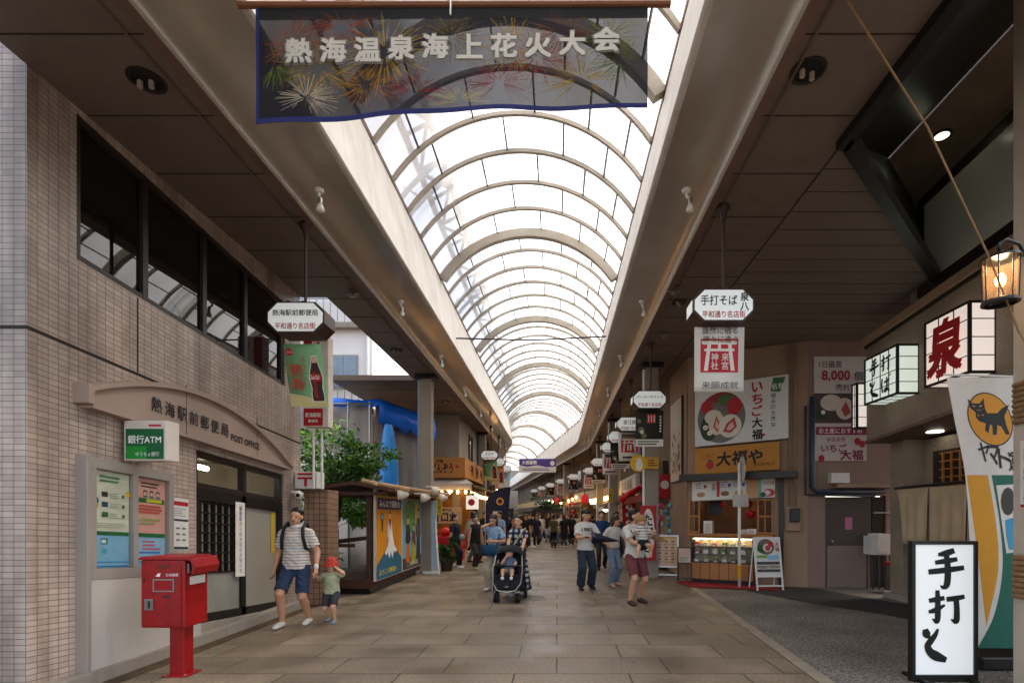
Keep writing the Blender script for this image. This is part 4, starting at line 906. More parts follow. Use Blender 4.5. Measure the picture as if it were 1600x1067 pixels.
# carriage lamp on the post, ropes
lp = thing('carriage_lamp', 'black carriage lamp with a glowing bulb on the pale concrete post', 'wall lamp', (3.78, 4.55, 3.5))
LX, LY, LZ = 3.8, 4.55, 3.45
mb = MB(); mb.lathe((LX, LY, LZ), [(.02, .42), (.05, .39), (.145, .36), (.15, .34), (.13, .34)], 16); mb.lathe((LX, LY, LZ), [(.125, .0), (.138, -.01), (.138, -.03), (.115, -.034), (.115, .0)], 16)
for k in range(8): a_ = math.pi*k/4; mb.tube([(LX+.122*math.cos(a_), LY+.122*math.sin(a_), LZ-.02), (LX+.13*math.cos(a_), LY+.13*math.sin(a_), LZ+.35)], .006, 5)
part('cage', mb, M_black, lp)
mb = MB(); mb.lathe((LX, LY, LZ), [(.113, 0), (.122, .34)], 16); part('glass', mb, glassmat('amber_glass', '#d8b890', .8, .05), lp, smooth=True)
mb = MB(); mb.ell((LX, LY, LZ+.17), (.04, .04, .06), 12); part('bulb', mb, em('#ffb765', 5), lp, smooth=True)
mb = MB(); mb.tube([(LX, LY, LZ+.41), (LX-.02, LY, LZ+.48), (LX+.05, LY, LZ+.52), (LX+.16, LY, LZ+.48), (LX+.32, LY+.1, LZ+.4), (LX+.46, LY+.16, LZ+.3)], .015, 8); part('bracket', mb, M_black, lp, smooth=True)
ll = bpy.data.lights.new('lamp_glow', 'POINT'); ll.energy = 1.5; ll.color = (1, .7, .4); ll.shadow_soft_size = .06
lo = bpy.data.objects.new('lamp_glow', ll); COL.objects.link(lo); lo.location = (LX-wm(lp).translation.x, LY-wm(lp).translation.y, LZ+.3-wm(lp).translation.z); lo.parent = lp
rope = mat('hemp_rope', '#8a6a48', .9, .2, 20, bump=.4)
mb = MB(); mb.tube([(2.1, 3.88, 5.4), (3.0, 4.3, 4.75), (3.66, 4.5, 3.8), (3.98, 4.58, 3.2), (4.24, 4.59, 2.8)], .009, 6)
single('hanging_rope', mb, rope, 'thin tan rope stretched diagonally from the roof down to the lamp post', 'rope')
for z0, z1, lab in ((2.45, 2.83, 'coil of hemp rope wrapped high on the concrete post'), (.85, 1.25, 'knotted coil of hemp rope lower on the concrete post')):
    pts = []
    for i in range(97): t_ = i/96; k = i*.5236; pts.append((4.475+.25*math.copysign(min(1, abs(math.cos(k))*1.25), math.cos(k)), 4.775+.2*math.copysign(min(1, abs(math.sin(k))*1.25), math.sin(k)), z0+(z1-z0)*t_))
    mb = MB(); mb.tube(pts, .026, 7)
    single('rope_coil', mb, rope, lab, 'rope', 'rope coils on the concrete post', smooth=True)
def wp(a, o): text(o, '手打そば御食事処', a.fr, -.02, .0, h=.5, m='#2a2622', vert=True, d=a.d+.003); a.rect(-.08, -.3, .08, -.27, '#a02028')
poster('narrow white plate with vertical black lettering on the concrete post', Fr((4.247, 4.78, 1.98), (0, -1, 0), (0, 0, 1)), .17, .62, '#cfc8bd', wp, 'plate', 'vertical_plate', .004)

# ---------------------------------------------------------------- strawberry sweet shop (right, middle)
DA = Vector((3.21, 13.0, 0)); DR = Vector((.883, -.469, 0)); DN = Vector((-.469, -.883, 0))
def df(u, z, d=0, sk=True):
    p = DA+DR*u+DN*d; return Fr((p.x, p.y, z), (DR.x, DR.y, .469*K if sk else 0), (0, 0, 1))
ds = thing('sweet_shop', 'tan corner sweet shop with a wooden counter window and glass showcase', 'shop', DA)
mb = MB(); f0 = Fr(DA, DR, (0, 0, 1))
for u0, u1, z0, z1 in ((0, .12, 0, 5.6), (1.95, 2.65, 0, 5.6), (.12, 1.95, 1.98, 5.6), (.12, 1.95, 0, 1.12)): slab(mb, f0, u0, u1, z0, z1, -.2, 0)
pA = DA; C_ = DA+DR*2.65
mb.box(3.21, 3.4, 13.15, 20.5, 0, 5.6)
part('wall', mb, M_tan, ds)
mb = MB(); mb.box(C_.x+.0, 5.95, 11.77, 12.0, 0, 5.6); mb.box(7.3, 10, 11.77, 12.0, 0, 5.6); mb.box(5.95, 7.3, 11.77, 12.0, 2.03, 5.6); part('side_wall', mb, M_pink, ds)
mb = MB(); slab(mb, f0, .12, 1.95, 1.12, 1.98, -1.6, -1.5); slab(mb, f0, .05, .1, 1.0, 2.1, -1.6, -.2); slab(mb, f0, 1.97, 2.02, 1.0, 2.1, -1.6, -.2); slab(mb, f0, .0, 2.1, 1.0, 1.05, -1.6, -.2); slab(mb, f0, 0, 2.1, 2.1, 2.15, -1.6, -.2); part('shop_interior', mb, mat('shop_inside_brown', '#6a4a36', .9, .3, 2), ds)
mb = MB(); slab(mb, f0, .3, 1.8, 2.05, 2.09, -.9, -.84); part('light_tube', mb, em('#ffdcae', 1.6), ds)  # warm ceiling strip added to brighten the shop front from inside
mb = MB(); slab(mb, f0, .06, 1.98, 1.1, 1.16, -.2, .3); part('counter', mb, M_wood2, ds, bevel=.01)
mb = MB(); slab(mb, f0, -.1, 2.45, 2.42, 2.56, -.0, .45); slab(mb, f0, 2.06, 2.16, 0, 2.42, .003, .06); part('canopy_beam', mb, M_dark, ds)
for u0, u1, nm in ((.02, .3, 0), (1.6, 1.95, 1)):
    mb = MB(); t_ = .04
    slab(mb, f0, u0, u0+t_, 1.17, 1.97, .02, .05); slab(mb, f0, u1-t_, u1, 1.17, 1.97, .02, .05)
    for z in (1.17, 1.55, 1.93): slab(mb, f0, u0+t_, u1-t_, z, z+.04, .021, .049)
    slab(mb, f0, (u0+u1)/2-.012, (u0+u1)/2+.012, 1.2, 1.95, .024, .046)
    sh = part('window_shutter', mb, M_wood2, ds)
    mb = MB(); slab(mb, f0, u0+.02, u1-.02, 1.19, 1.95, .033, .037); part('pane', mb, M_clear, sh)
mb = MB(); slab(mb, f0, .4, .7, 1.6, 1.95, -.6, -.55); part('interior_screen', mb, M_black, ds)
for i, (u, z, r) in enumerate(((1.38, 1.86, .1), (1.42, 1.62, .12), (.75, 1.86, .08), (1.62, 1.9, .07))):
    o = thing('paper_strawberry', ('upper red strawberry decoration in the counter window', 'lower and largest red strawberry decoration in the counter window', 'left red strawberry decoration in the counter window', 'small red strawberry decoration at the right shutter')[i], 'decoration', f0.p(u, z, -.3), 0, 'strawberry decorations in the shop window')
    mb = MB(); p = f0.p(u, z, -.3); mb.lathe(p, [(.001, -r), (r*.55, -r*.6), (r*.95, .1*r), (r*.8, .6*r), (.02, .8*r)], 14); part('berry', mb, cm('#b3121a', .4), o, smooth=True)
    mb = MB(); mb.lathe(p, [(r*.7, r*.62), (.02, r*.9), (.004, r*1.3)], 6); part('stalk', mb, cm('#3c5a2a'), o)
# showcase
sc2 = thing('glass_showcase', 'glass sweets showcase with a wooden lower panel under the counter', 'showcase', f0.p(.85, 0, .3))
mb = MB(); slab(mb, f0, .16, 1.55, .1, .48, .02, .32); part('lower_panel', mb, brick('vertical_boarding', '#a8703c', '#99622f', '#5a3517', .09, 3, .004, 'wall', 0, .5), sc2)
mb = MB(); slab(mb, f0, .18, 1.53, 0, .1, .05, .29); part('plinth', mb, M_black, sc2)
mb = MB()
for u in (.16, 1.53): slab(mb, f0, u, u+.02, .48, 1.08, .02, .32)
slab(mb, f0, .16, 1.55, 1.07, 1.1, .02, .3); slab(mb, f0, .18, 1.53, .48, .5, .02, .32); part('frame', mb, M_dark, sc2)
mb = MB(); slab(mb, f0, .18, 1.53, .5, 1.07, .022, .04); part('back_panel', mb, cm('#c9b890'), sc2)
mb = MB(); slab(mb, f0, .2, 1.51, 1.035, 1.05, .2, .25); part('light_tube', mb, em('#ffe9b8', 4), sc2)
mb = MB()
for z in (.68, .86): slab(mb, f0, .18, 1.53, z, z+.012, .05, .28)
part('shelf', mb, M_steel, sc2)
mb = MB(); slab(mb, f0, .18, 1.53, .5, 1.07, .31, .316); part('pane', mb, glassmat('showcase_glass', '#40403c', .93, .02), sc2)
g = random.Random(8); sw = 0
for zz in (.5, .692, .872):
    for k in range(6):
        u = .27+.21*k+g.uniform(-.02, .02); c = g.choice(('#d9cdbb', '#b83a3f', '#d9b24a', '#e6ded2', '#6e8a4a', '#c26a72'))
        o = thing('sweets_box', f'{ {"#d9cdbb":"cream","#b83a3f":"red","#d9b24a":"yellow","#e6ded2":"white","#6e8a4a":"green","#c26a72":"pink"}[c] } sweets box {ORD[k]} from the left in the showcase on the {"lower" if zz < .6 else "middle" if zz < .8 else "upper"} shelf'.replace('nearest from', 'first from'), 'sweets', f0.p(u, zz, .18), 0, 'boxes of sweets in the showcase')
        mb = MB(); slab(mb, f0, u-.055, u+.055, zz+.003, zz+.05+g.random()*.06, .1, .24); part('box', mb, cm(c), o)
        mb = MB(); slab(mb, f0, u-.03, u+.03, zz+.115, zz+.13, .14, .2); slab(mb, f0, u-.035, u+.035, zz+.003, zz+.04, .241, .244); part('price_card', mb, cm('#e6e0d6'), o)
for i, (u, hh, c, lab) in enumerate(((.52, .3, '#d6d0c4', 'white paper box with a label standing on the counter'), (1.35, .1, '#d9d2c6', 'small white tray left on the counter'), (1.5, .12, '#ddd8d0', 'small white tray right on the counter'))):
    o = thing('counter_box', lab, 'box', f0.p(u, 1.16, .1)); mb = MB(); slab(mb, f0, u-.1, u+.1, 1.163, 1.163+hh, .0, .2); part('box', mb, cm(c), o, bevel=.006); mb = MB(); slab(mb, f0, u-.06, u+.06, 1.18, 1.163+hh*.8, .201, .204); part('label_sheet', mb, cm('#c4a8a0'), o)
# shop signs
def bigsign(a, o):
    a.circ(-.42, -.08, .55, '#8d8a80', .6); a.circ(-.42, -.08, .54, '#6f6a63', .59)
    a.poly([(-.42+.54*math.cos(t), -.08+.59*math.sin(t)) for t in [.35+.1*i for i in range(21)]], '#8f2a2c'); a.circ(-.3, .32, .2, '#4b6a3a', .13); a.circ(-.75, .2, .14, '#b01c20', .16); a.circ(-.12, .15, .17, '#b01c20', .2)
    a.circ(-.7, -.3, .2, '#2c4022', .3); a.circ(-.6, -.05, .2, '#d8c9bb', .17); a.circ(-.52, -.22, .19, '#d6c6b6', .26); a.poly([(-.53, -.02), (-.42, -.26), (-.5, -.42), (-.6, -.28)], '#b5443a'); a.poly([(-.52, -.1), (-.47, -.26), (-.5, -.36), (-.56, -.27)], '#dcae9c')
    a.circ(-.22, -.3, .26, '#dccfc0', .27); a.poly([(-.12, -.1), (-.06, -.33), (-.2, -.46), (-.38, -.42), (-.3, -.25)], '#b5443a'); a.poly([(-.16, -.2), (-.12, -.33), (-.22, -.4), (-.3, -.38), (-.25, -.28)], '#e0b4a2')
    for x, y in ((-.78, -.28), (-.68, -.42)): a.circ(x, y, .06, '#e4e0d0', n=10); a.circ(x, y, .025, '#d9b43a', n=8)
    for i, ch in enumerate('いちご大福'): text(o, ch, a.fr, .38, .52-.27*i, h=.22, w=.22, m='#b01620' if i < 3 else '#15110f', bold=.06, d=a.d+.003)
    for i, ch in enumerate('卵揃みの大きな'[0:0]+'掴みの大きな'): text(o, ch, a.fr, .72, .28-.13*i, h=.1, w=.1, m='#26502c', bold=.01, d=a.d+.003)
    a.poly([(.72, .68), (.98, .66), (.86, .34), (.66, .38)], '#3e6e48'); a.circ(.52, -.58, .03, '#b01620', n=10)
o = poster('white slanted shop sign with a round picture of halved strawberry sweets', df(1.24, 3.98, .05), 2.06, 1.42, '#d6d2cc', bigsign, 'shop sign', 'picture_sign', .12)
text(o, '名物', df(1.24+.82, 3.98+.5, .175), 0, 0, h=.13, m='#d8e0d0', bold=.04)
def woodsign(a, o):
    text(o, '大福や', a.fr, .08, .02, w=1.0, h=.32, m='#14100c', bold=.07, slant=.1, d=a.d+.003); text(o, 'いちご', a.fr, -.62, .12, w=.3, h=.1, m='#7a2a18', bold=.02, d=a.d+.003); a.circ(-.58, -.1, .09, '#b0201c', .1); a.circ(-.58, .0, .06, '#3a5a28', .03); text(o, '熱海駅前店', a.fr, .62, -.17, w=.45, h=.07, m='#3a2412', d=a.d+.003)
    for i in range(4): a.rect(-.9, -.29+.16*i, .9, -.287+.16*i, '#6e4212')
o = poster('honey coloured wooden sign board with brush lettering below the round picture sign', df(1.15, 2.9, .12), 1.88, .62, '#b87a20', woodsign, 'shop sign', 'wooden_sign_board', .06)
def strip_(a, o):
    for i, (x, c1, c2) in enumerate(((-.72, '#a9865c', '#b02a2a'), (-.16, '#8a5a42', '#5a3a8a'), (.15, '#c49a6a', '#3a62a8'))): a.circ(x, -.1, .12, '#e2d8c8', .08); a.circ(x, -.09, .1, c1, .06); a.circ(x+.1, .1, .04, c2); a.lines(x-.12, .05, x+.05, .2, 3, '#8a7a66', .35, i)
    a.rect(.32, -.23, .58, .23, '#c9966a'); a.rect(.58, -.23, .64, .23, '#58a79a'); a.circ(.8, -.12, .13, '#bb3a3a', .09); a.circ(.76, -.12, .08, '#e4cfc4', .06); a.circ(.68, -.16, .06, '#2f5a34')
    text(o, 'いちご大福', a.fr, .79, .1, w=.24, h=.08, m='#a81a20', bold=.03, d=a.d+.003); text(o, '名物', a.fr, -.42, .08, h=.18, m='#2a1a14', vert=True, d=a.d+.003); a.rect(-.35, -.16, -.28, .2, '#b5323a')
poster('long white menu strip with small pictures of sweets over the counter window', df(1.06, 2.2, .1), 1.86, .46, '#d8d2c8', strip_, 'menu strip', 'menu_strip', .02)
fw = lambda x, z, d=0: Fr((x, 11.768-d, z))
def eight(a, o):
    a.rect(-.58, -.32, .58, .34, '#4a3a33'); a.circ(-.2, .13, .24, '#cdbdb0', .18); a.circ(.1, .0, .2, '#cfbfb0', .24); a.poly([(.12, .16), (.02, -.02), (.1, -.18), (.24, -.08)], '#a8423e'); a.circ(.42, -.1, .2, '#cdbcae', .18); a.circ(.44, -.1, .1, '#a8423e', .12); a.circ(-.42, -.12, .12, '#28381f'); a.circ(-.38, -.08, .05, '#dcd8c8', n=10)
    a.rect(-.54, -.58, .58, -.4, '#8a2448')
    text(o, '1日最高', a.fr, -.22, .98, w=.5, h=.15, m='#2a2320', d=a.d+.003); text(o, '8,000', a.fr, -.1, .72, w=.62, h=.24, m='#9c1620', bold=.05, d=a.d+.003); text(o, '個', a.fr, .4, .72, h=.2, m='#2a2320', d=a.d+.003); text(o, '売れてる', a.fr, .2, .47, w=.6, h=.15, m='#2a2320', d=a.d+.003)
    text(o, 'お土産におすすめ', a.fr, 0, -.49, w=.95, h=.12, m='#e8dcd8', bold=.03, d=a.d+.003); text(o, '伊豆名物', a.fr, -.1, -.68, w=.42, h=.1, m='#8a2448', d=a.d+.003); text(o, 'いちご', a.fr, -.15, -.87, w=.55, h=.17, m='#8a2448', bold=.05, d=a.d+.003); text(o, '大福', a.fr, .25, -1.02, w=.5, h=.22, m='#7a1c3a', bold=.05, d=a.d+.003)
    for x, y in ((.38, -.72), (.48, -.78), (-.42, -1.1)): a.circ(x, y, .07, '#a01824', .08, n=12)
poster('large poster with the red number 8,000 and dark picture of sweets', fw(6.27, 3.95), 1.16, 2.3, '#c4b8b2', eight, 'poster', 'sales_poster', .02)
# doors, pipes and clutter in the corner
dd = thing('metal_door', 'grey brown metal side door with a small pink notice', 'door', (6.55, 11.8, 0))
mb = MB(); mb.box(5.96, 6.98, 11.8, 11.85, 0, 2.0); part('leaf', mb, mat('door_brown', '#4f4440', .5, .06, 2), dd); mb = MB(); mb.box(6.0, 6.94, 11.79, 11.799, 0, .92); part('kick_panel', mb, mat('door_lower_tan', '#86746a', .5, .06, 2), dd)
mb = MB(); mb.lathe((6.1, 11.79, 1.02), [(.02, 0), (.025, -.05), (.001, -.06)], 10, axis='y'); part('knob', mb, M_steel, dd); mb = MB(); mb.box(6.4, 6.56, 11.794, 11.799, 1.28, 1.55); part('notice', mb, cm('#b86a8c'), dd)
mb = MB(); mb.box(7.0, 7.28, 11.8, 11.9, 0, 2.0); part('side_light', mb, M_dark, dd); mb = MB(); mb.tube([(7.0, 11.75, 1.65), (7.5, 11.75, 1.65)], .02, 8); part('bar', mb, M_steel, dd)
PIPE = mat('bluegrey_duct', '#38404c', .4, .1, 3)
mb = MB(); mb.tube([(5.62, 11.68, 4.2), (5.62, 11.68, 2.2), (5.72, 11.68, 2.12), (7.2, 11.68, 2.12)], .055, 10); mb.tube([(5.48, 11.7, 4.0), (5.48, 11.7, 2.05), (7.0, 11.7, 2.02)], .03, 8)
single('wall_pipes', mb, PIPE, 'dark blue grey pipes running down and along the pinkish wall', 'pipe', smooth=True)
mb = MB(); mb.tube([(5.3, 11.82, 5.4), (5.3, 11.82, 1.7)], .025, 8); mb.tube([(5.2, 11.88, 5.4), (5.2, 11.88, 1.75)], .02, 8)
single('tan_conduits', mb, M_tan, 'thin tan conduits down the corner above the meter box', 'conduit', smooth=True)
t_ = thing('meter_box', 'electric meter in a cream box on the tan wall corner', 'meter', (5.28, 11.8, 1.3)); mb = MB(); slab(mb, f0, 2.22, 2.52, 1.25, 1.78, .0, .12); part('box', mb, M_tan, t_, bevel=.01); mb = MB(); slab(mb, f0, 2.3, 2.5, 1.45, 1.75, .12, .2); part('meter', mb, M_black, t_, bevel=.02)
t_ = thing('heating_unit', 'white wall unit and tan ledge above the side door', 'wall unit', (6.3, 11.7, 2.3)); mb = MB(); mb.box(6.0, 6.4, 11.6, 11.765, 2.3, 2.52); part('unit', mb, M_white, t_, bevel=.01); mb = MB(); mb.box(6.1, 7.4, 11.55, 11.765, 2.2, 2.28); part('ledge', mb, M_tan, t_)
t_ = thing('stool_stack', 'white crate on dark metal stools against the wall', 'stools', (7.0, 11.4, 0)); mb = MB(); mb.box(6.75, 7.2, 11.35, 11.7, .75, 1.15); mb.box(6.85, 7.1, 11.3, 11.7, .8, 1.2); part('crate', mb, M_white, t_, bevel=.01)
for x in (6.78, 6.92, 7.04, 7.18): mb = MB(); mb.tube([(x, 11.4, 0), (x, 11.45, .74)], .015, 6); mb.tube([(x, 11.6, 0), (x, 11.6, .74)], .015, 6); part('leg', mb, M_black, t_)
t_ = thing('trash_bin', 'grey bin with a red lid beside the restaurant pilaster', 'bin', (7.05, 11.0, 0)); mb = MB(); mb.box(6.9, 7.15, 10.85, 11.15, 0, .55); part('bin', mb, mat('bin_grey', '#5c564f', .6), t_, bevel=.015); mb = MB(); mb.box(6.88, 7.17, 10.83, 11.17, .551, .63); part('lid', mb, cm('#a8141c'), t_, bevel=.015)
# red mat
mb = MB(); mb.quad((2.95, 12.5, .008), (3.3, 12.75, .008), (4.85, 11.95, .008), (4.7, 11.45, .008)); single('red_mat', MB().prism([(2.82, 12.6, .006), (3.3, 12.9, .006), (4.85, 11.95, .006), (4.75, 11.2, .006), (2.95, 11.75, .006)], (0, 0, .012)), mat('red_carpet', '#7d0a10', .95, .1, 8, bump=.3, bscale=200), 'dark red carpet mat in front of the glass showcase', 'mat')
# standing boards
def aboard(lab, x, y, w_, h_, lean, build, fill, frame, rz=0, low=.28):
    o = thing('board_stand', lab, 'sign stand', (x, y, 0), rz)
    fr = Fr((0, 0, 0), (1, 0, 0), Vector((0, lean, 1)).normalized())
    m_ = MB()
    for q in (-w_/2, w_/2-.03): slab(m_, fr, q, q+.03, 0, h_, -.03, 0)
    for b in (h_-.03, low, .08): slab(m_, fr, -w_/2+.03, w_/2-.03, b, b+.03, -.029, -.001)
    m_.tube([(-w_/2+.02, lean*h_*1.0, h_*.96), (-w_/2+.02, lean*h_*2+.05, 0)], .013, 6); m_.tube([(w_/2-.02, lean*h_, h_*.96), (w_/2-.02, lean*h_*2+.05, 0)], .013, 6)
    part('frame', m_, frame, o, local=True)
    m_ = MB(); slab(m_, fr, -w_/2+.03, w_/2-.03, low+.03, h_-.03, -.02, -.008); part('board', m_, cm(fill), o, local=True)
    a = Art(fr.at(0, (h_+low)/2), -.006); build(a, o); a.done(o, local=True); return o
def menu1(a, o):
    a.rect(-.24, .34, .24, .37, '#c9962c')
    for i in range(3):
        for j in range(4):
            a.rect(-.23+.16*i, .2-.15*j, -.1+.16*i, .28-.15*j, '#d8c4a8'); a.circ(-.165+.16*i, .245-.15*j, .05, '#9a6a3a', .03, n=12); a.rect(-.22+.16*i, .165-.15*j, -.12+.16*i, .18-.15*j, '#8a5a4a')
    a.circ(-.12, .28, .1, '#b3823a', .06)
aboard('silver framed menu board with rows of small food pictures beside the tan shop', 2.76, 13.4, .6, 1.1, .16, menu1, '#cfa98a', M_steel, -.25)
def menu2(a, o):
    a.circ(-.03, .22, .19, '#6a5a4c', .17); a.circ(-.14, .18, .09, '#2c4a2a'); a.circ(.0, .2, .1, '#d8c4ba', .09); a.circ(.01, .19, .06, '#b03a3a'); a.circ(.08, .28, .06, '#b0242a'); text(o, '大福', a.fr, .22, .22, h=.2, m='#8f1a20', vert=True, bold=.04, d=a.d+.003, local=True)
    a.rect(-.25, -.02, -.02, .04, '#7a9a3a'); a.rect(-.02, -.06, .25, .04, '#8fb4d0')
    for i in range(3): a.rect(-.26, -.32+.08*i, .25, -.26+.08*i, ('#4a4038', '#8a8070', '#3a3634')[i]); a.circ(-.12+.12*i, -.25+.04*i, .05, '#a8967a', .03, n=12)
aboard('white framed board with a round strawberry sweets picture right of the sign pole', 4.55, 11.3, .6, 1.14, .16, menu2, '#d2cec8', M_white, .1)
def menu3(a, o): a.rect(-.12, .0, .12, .12, '#c49a86'); a.lines(-.12, -.14, .12, -.03, 4, '#7a6a5a', .4, 3)
aboard('small wooden leaflet rack between the menu board and the showcase', 3.02, 12.6, .34, .85, .2, menu3, '#b8a898', M_wood, -.3, .45)
t_ = thing('no_parking_sign', 'white pole with a round road sign turned edge-on and yellow band near its foot', 'road sign', (4.02, 11.7, 0))
mb = MB(); mb.tube([(4.02, 11.7, 0), (4.02, 11.7, 2.75)], .034, 12); part('pole', mb, M_white, t_, smooth=True); mb = MB(); mb.tube([(4.02, 11.7, .22), (4.02, 11.7, .5)], .037, 12); part('yellow_band', mb, cm('#c9921a'), t_)
ax = Vector((.985, -.1, 0)).normalized(); R3 = []
for rr, dd_ in ((.001, .05), (.3, .05), (.3, .062), (.001, .063)):
    u_ = Vector((-ax.y, ax.x, 0)); R3.append([Vector((4.02, 11.7, 2.6))+ax*dd_+u_*rr*math.cos(k*.2618)+Vector((0, 0, rr*math.sin(k*.2618))) for k in range(24)])
mb = MB(); mb.rings(R3); part('disc', mb, mat('sign_back', '#b5aea2', .4), t_)
mb = MB(); mb.box(3.86, 4.2, 11.63, 11.66, 1.78, 2.05); part('supplementary_plate', mb, mat('sign_back_plate', '#b5aea2', .4), t_)
# shop street wall: framed picture, oval tobacco sign, goods
def pic(a, o):
    g = random.Random(2)
    for i in range(30): a.circ(g.uniform(-.5, .5), g.uniform(-.8, .2), g.uniform(.04, .1), g.choice(('#8a4a3a', '#b08a6a', '#c4a48a', '#7a5a5a')), n=8)
poster('tall framed photograph on the side wall of the tan shop', Fr((3.205, 14.1, 3.55), (0, -1, 0), (0, 0, 1)), 1.3, 2.15, '#cdbda8', pic, 'picture', 'framed_picture', .05, None, '#2a201a')
tb = thing('oval_shop_sign', 'red sign board with a white oval and vertical black lettering on the column', 'sign', (2.36, 13.38, .4))
fr = Fr((2.3, 13.41, 1.12)); mb = MB(); slab(mb, fr, -.2, .2, -.66, .72, 0, .04); part('board', mb, cm('#a8101a'), tb, bevel=.01)
a = Art(fr, .042); a.circ(0, .02, .16, '#d8d0c4', .62); a.done(tb); text(tb, 'たばこ', fr, 0, .02, h=.95, w=.24, m='#15110f', vert=True, bold=.05, d=.05)
t_ = thing('round_clock_sign', 'small red sign with a white disc on the shop side wall', 'sign', (3.15, 15, 2.4)); mb = MB(); mb.box(2.9, 3.2, 15.0, 15.05, 2.05, 2.75); part('board', mb, cm('#a8101a'), t_); mb = MB(); mb.lathe((3.05, 14.998, 2.45), [(.12, 0), (.12, -.006), (.001, -.007)], 20, axis='y'); part('disc', mb, cm('#d8d2c8'), t_)
for i, (x, y, c1, lab) in enumerate(((2.78, 14.6, ('#a8101a', '#d0487a'), 'hanging string of red and pink ornaments outside the souvenir shop'), (3.0, 14.3, ('#3a8a9a', '#7ab0b8'), 'hanging teal cloths outside the souvenir shop'), (2.9, 14.9, ('#d8cfc8', '#d090a0'), 'bunch of white and pink paper flowers outside the souvenir shop'))):
    t_ = thing('hanging_goods', lab, 'souvenir', (x, y, 1.2), 0, 'goods hanging outside the souvenir shop'); g = random.Random(i)
    mb = MB(); mb.tube([(x, y, .9), (x, y, 2.1)], .012, 5); part('cord', mb, M_black, t_)
    for k in range(6): mb = MB(); mb.ell((x+g.uniform(-.08, .08), y+g.uniform(-.05, .05), 1.0+.17*k), (.07, .05, .08), 8); part('ornament', mb, cm(c1[k % 2]), t_, smooth=True)
# ---------------------------------------------------------------- hanging octagonal signs and their cloth banners
M_case = mat('sign_case_brown', '#3a241c', .45, .1, 4); M_face = em('#e4e8e4', .06)
def octsign(lab, x, y, black, th=0, zc=4.15, sc=1, extra=None):
    o = thing('hanging_sign', lab, 'hanging sign', (x, y, zc), th, 'octagonal hanging street signs')
    w_, h_, c_ = .37*sc, .2*sc, .12*sc
    oc = lambda q, yy: [(-(w_-q)+c_, yy, -(h_-q)), (w_-q-c_, yy, -(h_-q)), (w_-q, yy, -(h_-q)+c_), (w_-q, yy, h_-q-c_), (w_-q-c_, yy, h_-q), (-(w_-q)+c_, yy, h_-q), (-(w_-q), yy, h_-q-c_), (-(w_-q), yy, -(h_-q)+c_)]
    m_ = MB(); m_.prism(oc(0, -.17), (0, .34, 0)); part('case', m_, M_case, o, local=True, bevel=.006)
    m_ = MB(); m_.prism(oc(.02, -.176), (0, .008, 0)); part('face', m_, M_face, o, local=True)
    m_ = MB(); m_.box(-w_-.004, -w_+.002, -.13, .13, -.07, .07); part('side_face', m_, M_face, o, local=True)
    m_ = MB(); m_.tube([(.05, 0, h_), (.05, 0, HC-zc-.17)], .02, 8); m_.lathe((.05, 0, HC-zc-.2), [(.025, 0), (.03, .05), (.075, .17), (.07, .198)], 12); part('rod', m_, M_case, o, local=True)
    m_ = MB()
    for s_ in (-1, 1): m_.tube([(-.08+s_*.1+.03*math.cos(a_*.7)*1.6, 0, h_+.035+.035*math.sin(a_*.7)) for a_ in range(9)], .012, 6)
    part('scroll_ornament', m_, M_case, o, local=True)
    fr = Fr((0, -.177, 0))
    if black: text(o, black, fr, 0 if not extra else -.06, .055, h=.12 if len(black) < 6 else None, w=min(.58, .12*len(black)) if not extra else .44, m='#1a1d22', bold=.03, d=.003, local=True)
    if extra: text(o, extra, fr, .25, .04, h=.22, w=.1, m='#1a1d22', vert=True, bold=.05, d=.003, local=True)
    text(o, '平和通り名店街', fr, 0, -.115, w=.52, h=.082, m='#b0202a', bold=.03, d=.003, local=True)
    return o
def yv1(o): return -.03*(math.sin(o['sd'])+.6)*2/o['hh']
def yv0(o): return .03*(math.sin(o['sd'])+.6)-.012
def cloth(lab, x, y, z1, w_, h_, th, fill, build, seed=0, group='cloth banners under the hanging signs', bend=a.d+.003):
    o = thing('hanging_banner', lab, 'banner', (x, y, z1), th, group)
    o['sd'] = float(seed); o['hh'] = float(h_)
    m_ = MB(); n = 10
    yv = lambda b: bend*(math.sin(seed)+.6)*b/h_*2
    m_.rings([[(-w_/2+.05*math.sin(seed)*b/h_, yv(b), -b) , (w_/2+.05*math.sin(seed)*b/h_, yv(b), -b)] for b in [h_*i/n for i in range(n+1)]], cap=False, closed=False)
    c_ = part('cloth', m_, cm(fill, .8), o, smooth=True, local=True, fix=False); c_.modifiers.new('thick', 'SOLIDIFY').thickness = .004
    a = Art(Fr((0, -abs(bend)-.03, -h_/2)), .0); build(a, o, w_, h_)
    # bend the print with the cloth
    for i, v in enumerate(a.mb.v):
        b = -v[2]; a.mb.v[i] = (v[0]+.05*math.sin(seed)*b/h_, yv(b)+v[1]+abs(bend)+.02, v[2])
    if a.mb.v: a.done(o, local=True)
    return o
def torii(a, o, w_, h_):
    t = '#b0121e'; wht = '#d9d3c9'; s = w_
    a.rect(-.38*s, -.25*s, .38*s, .4*s, t)
    a.poly([(-.36*s, .36*s), (.36*s, .36*s), (.34*s, .29*s), (-.34*s, .29*s)], wht); a.rect(-.3*s, .16*s, .3*s, .21*s, wht)
    a.poly([(-.24*s, .29*s), (-.17*s, .29*s), (-.23*s, -.22*s), (-.31*s, -.22*s)], wht); a.poly([(.24*s, .29*s), (.17*s, .29*s), (.23*s, -.22*s), (.31*s, -.22*s)], wht); a.rect(-.03*s, .16*s, .03*s, .3*s, wht)
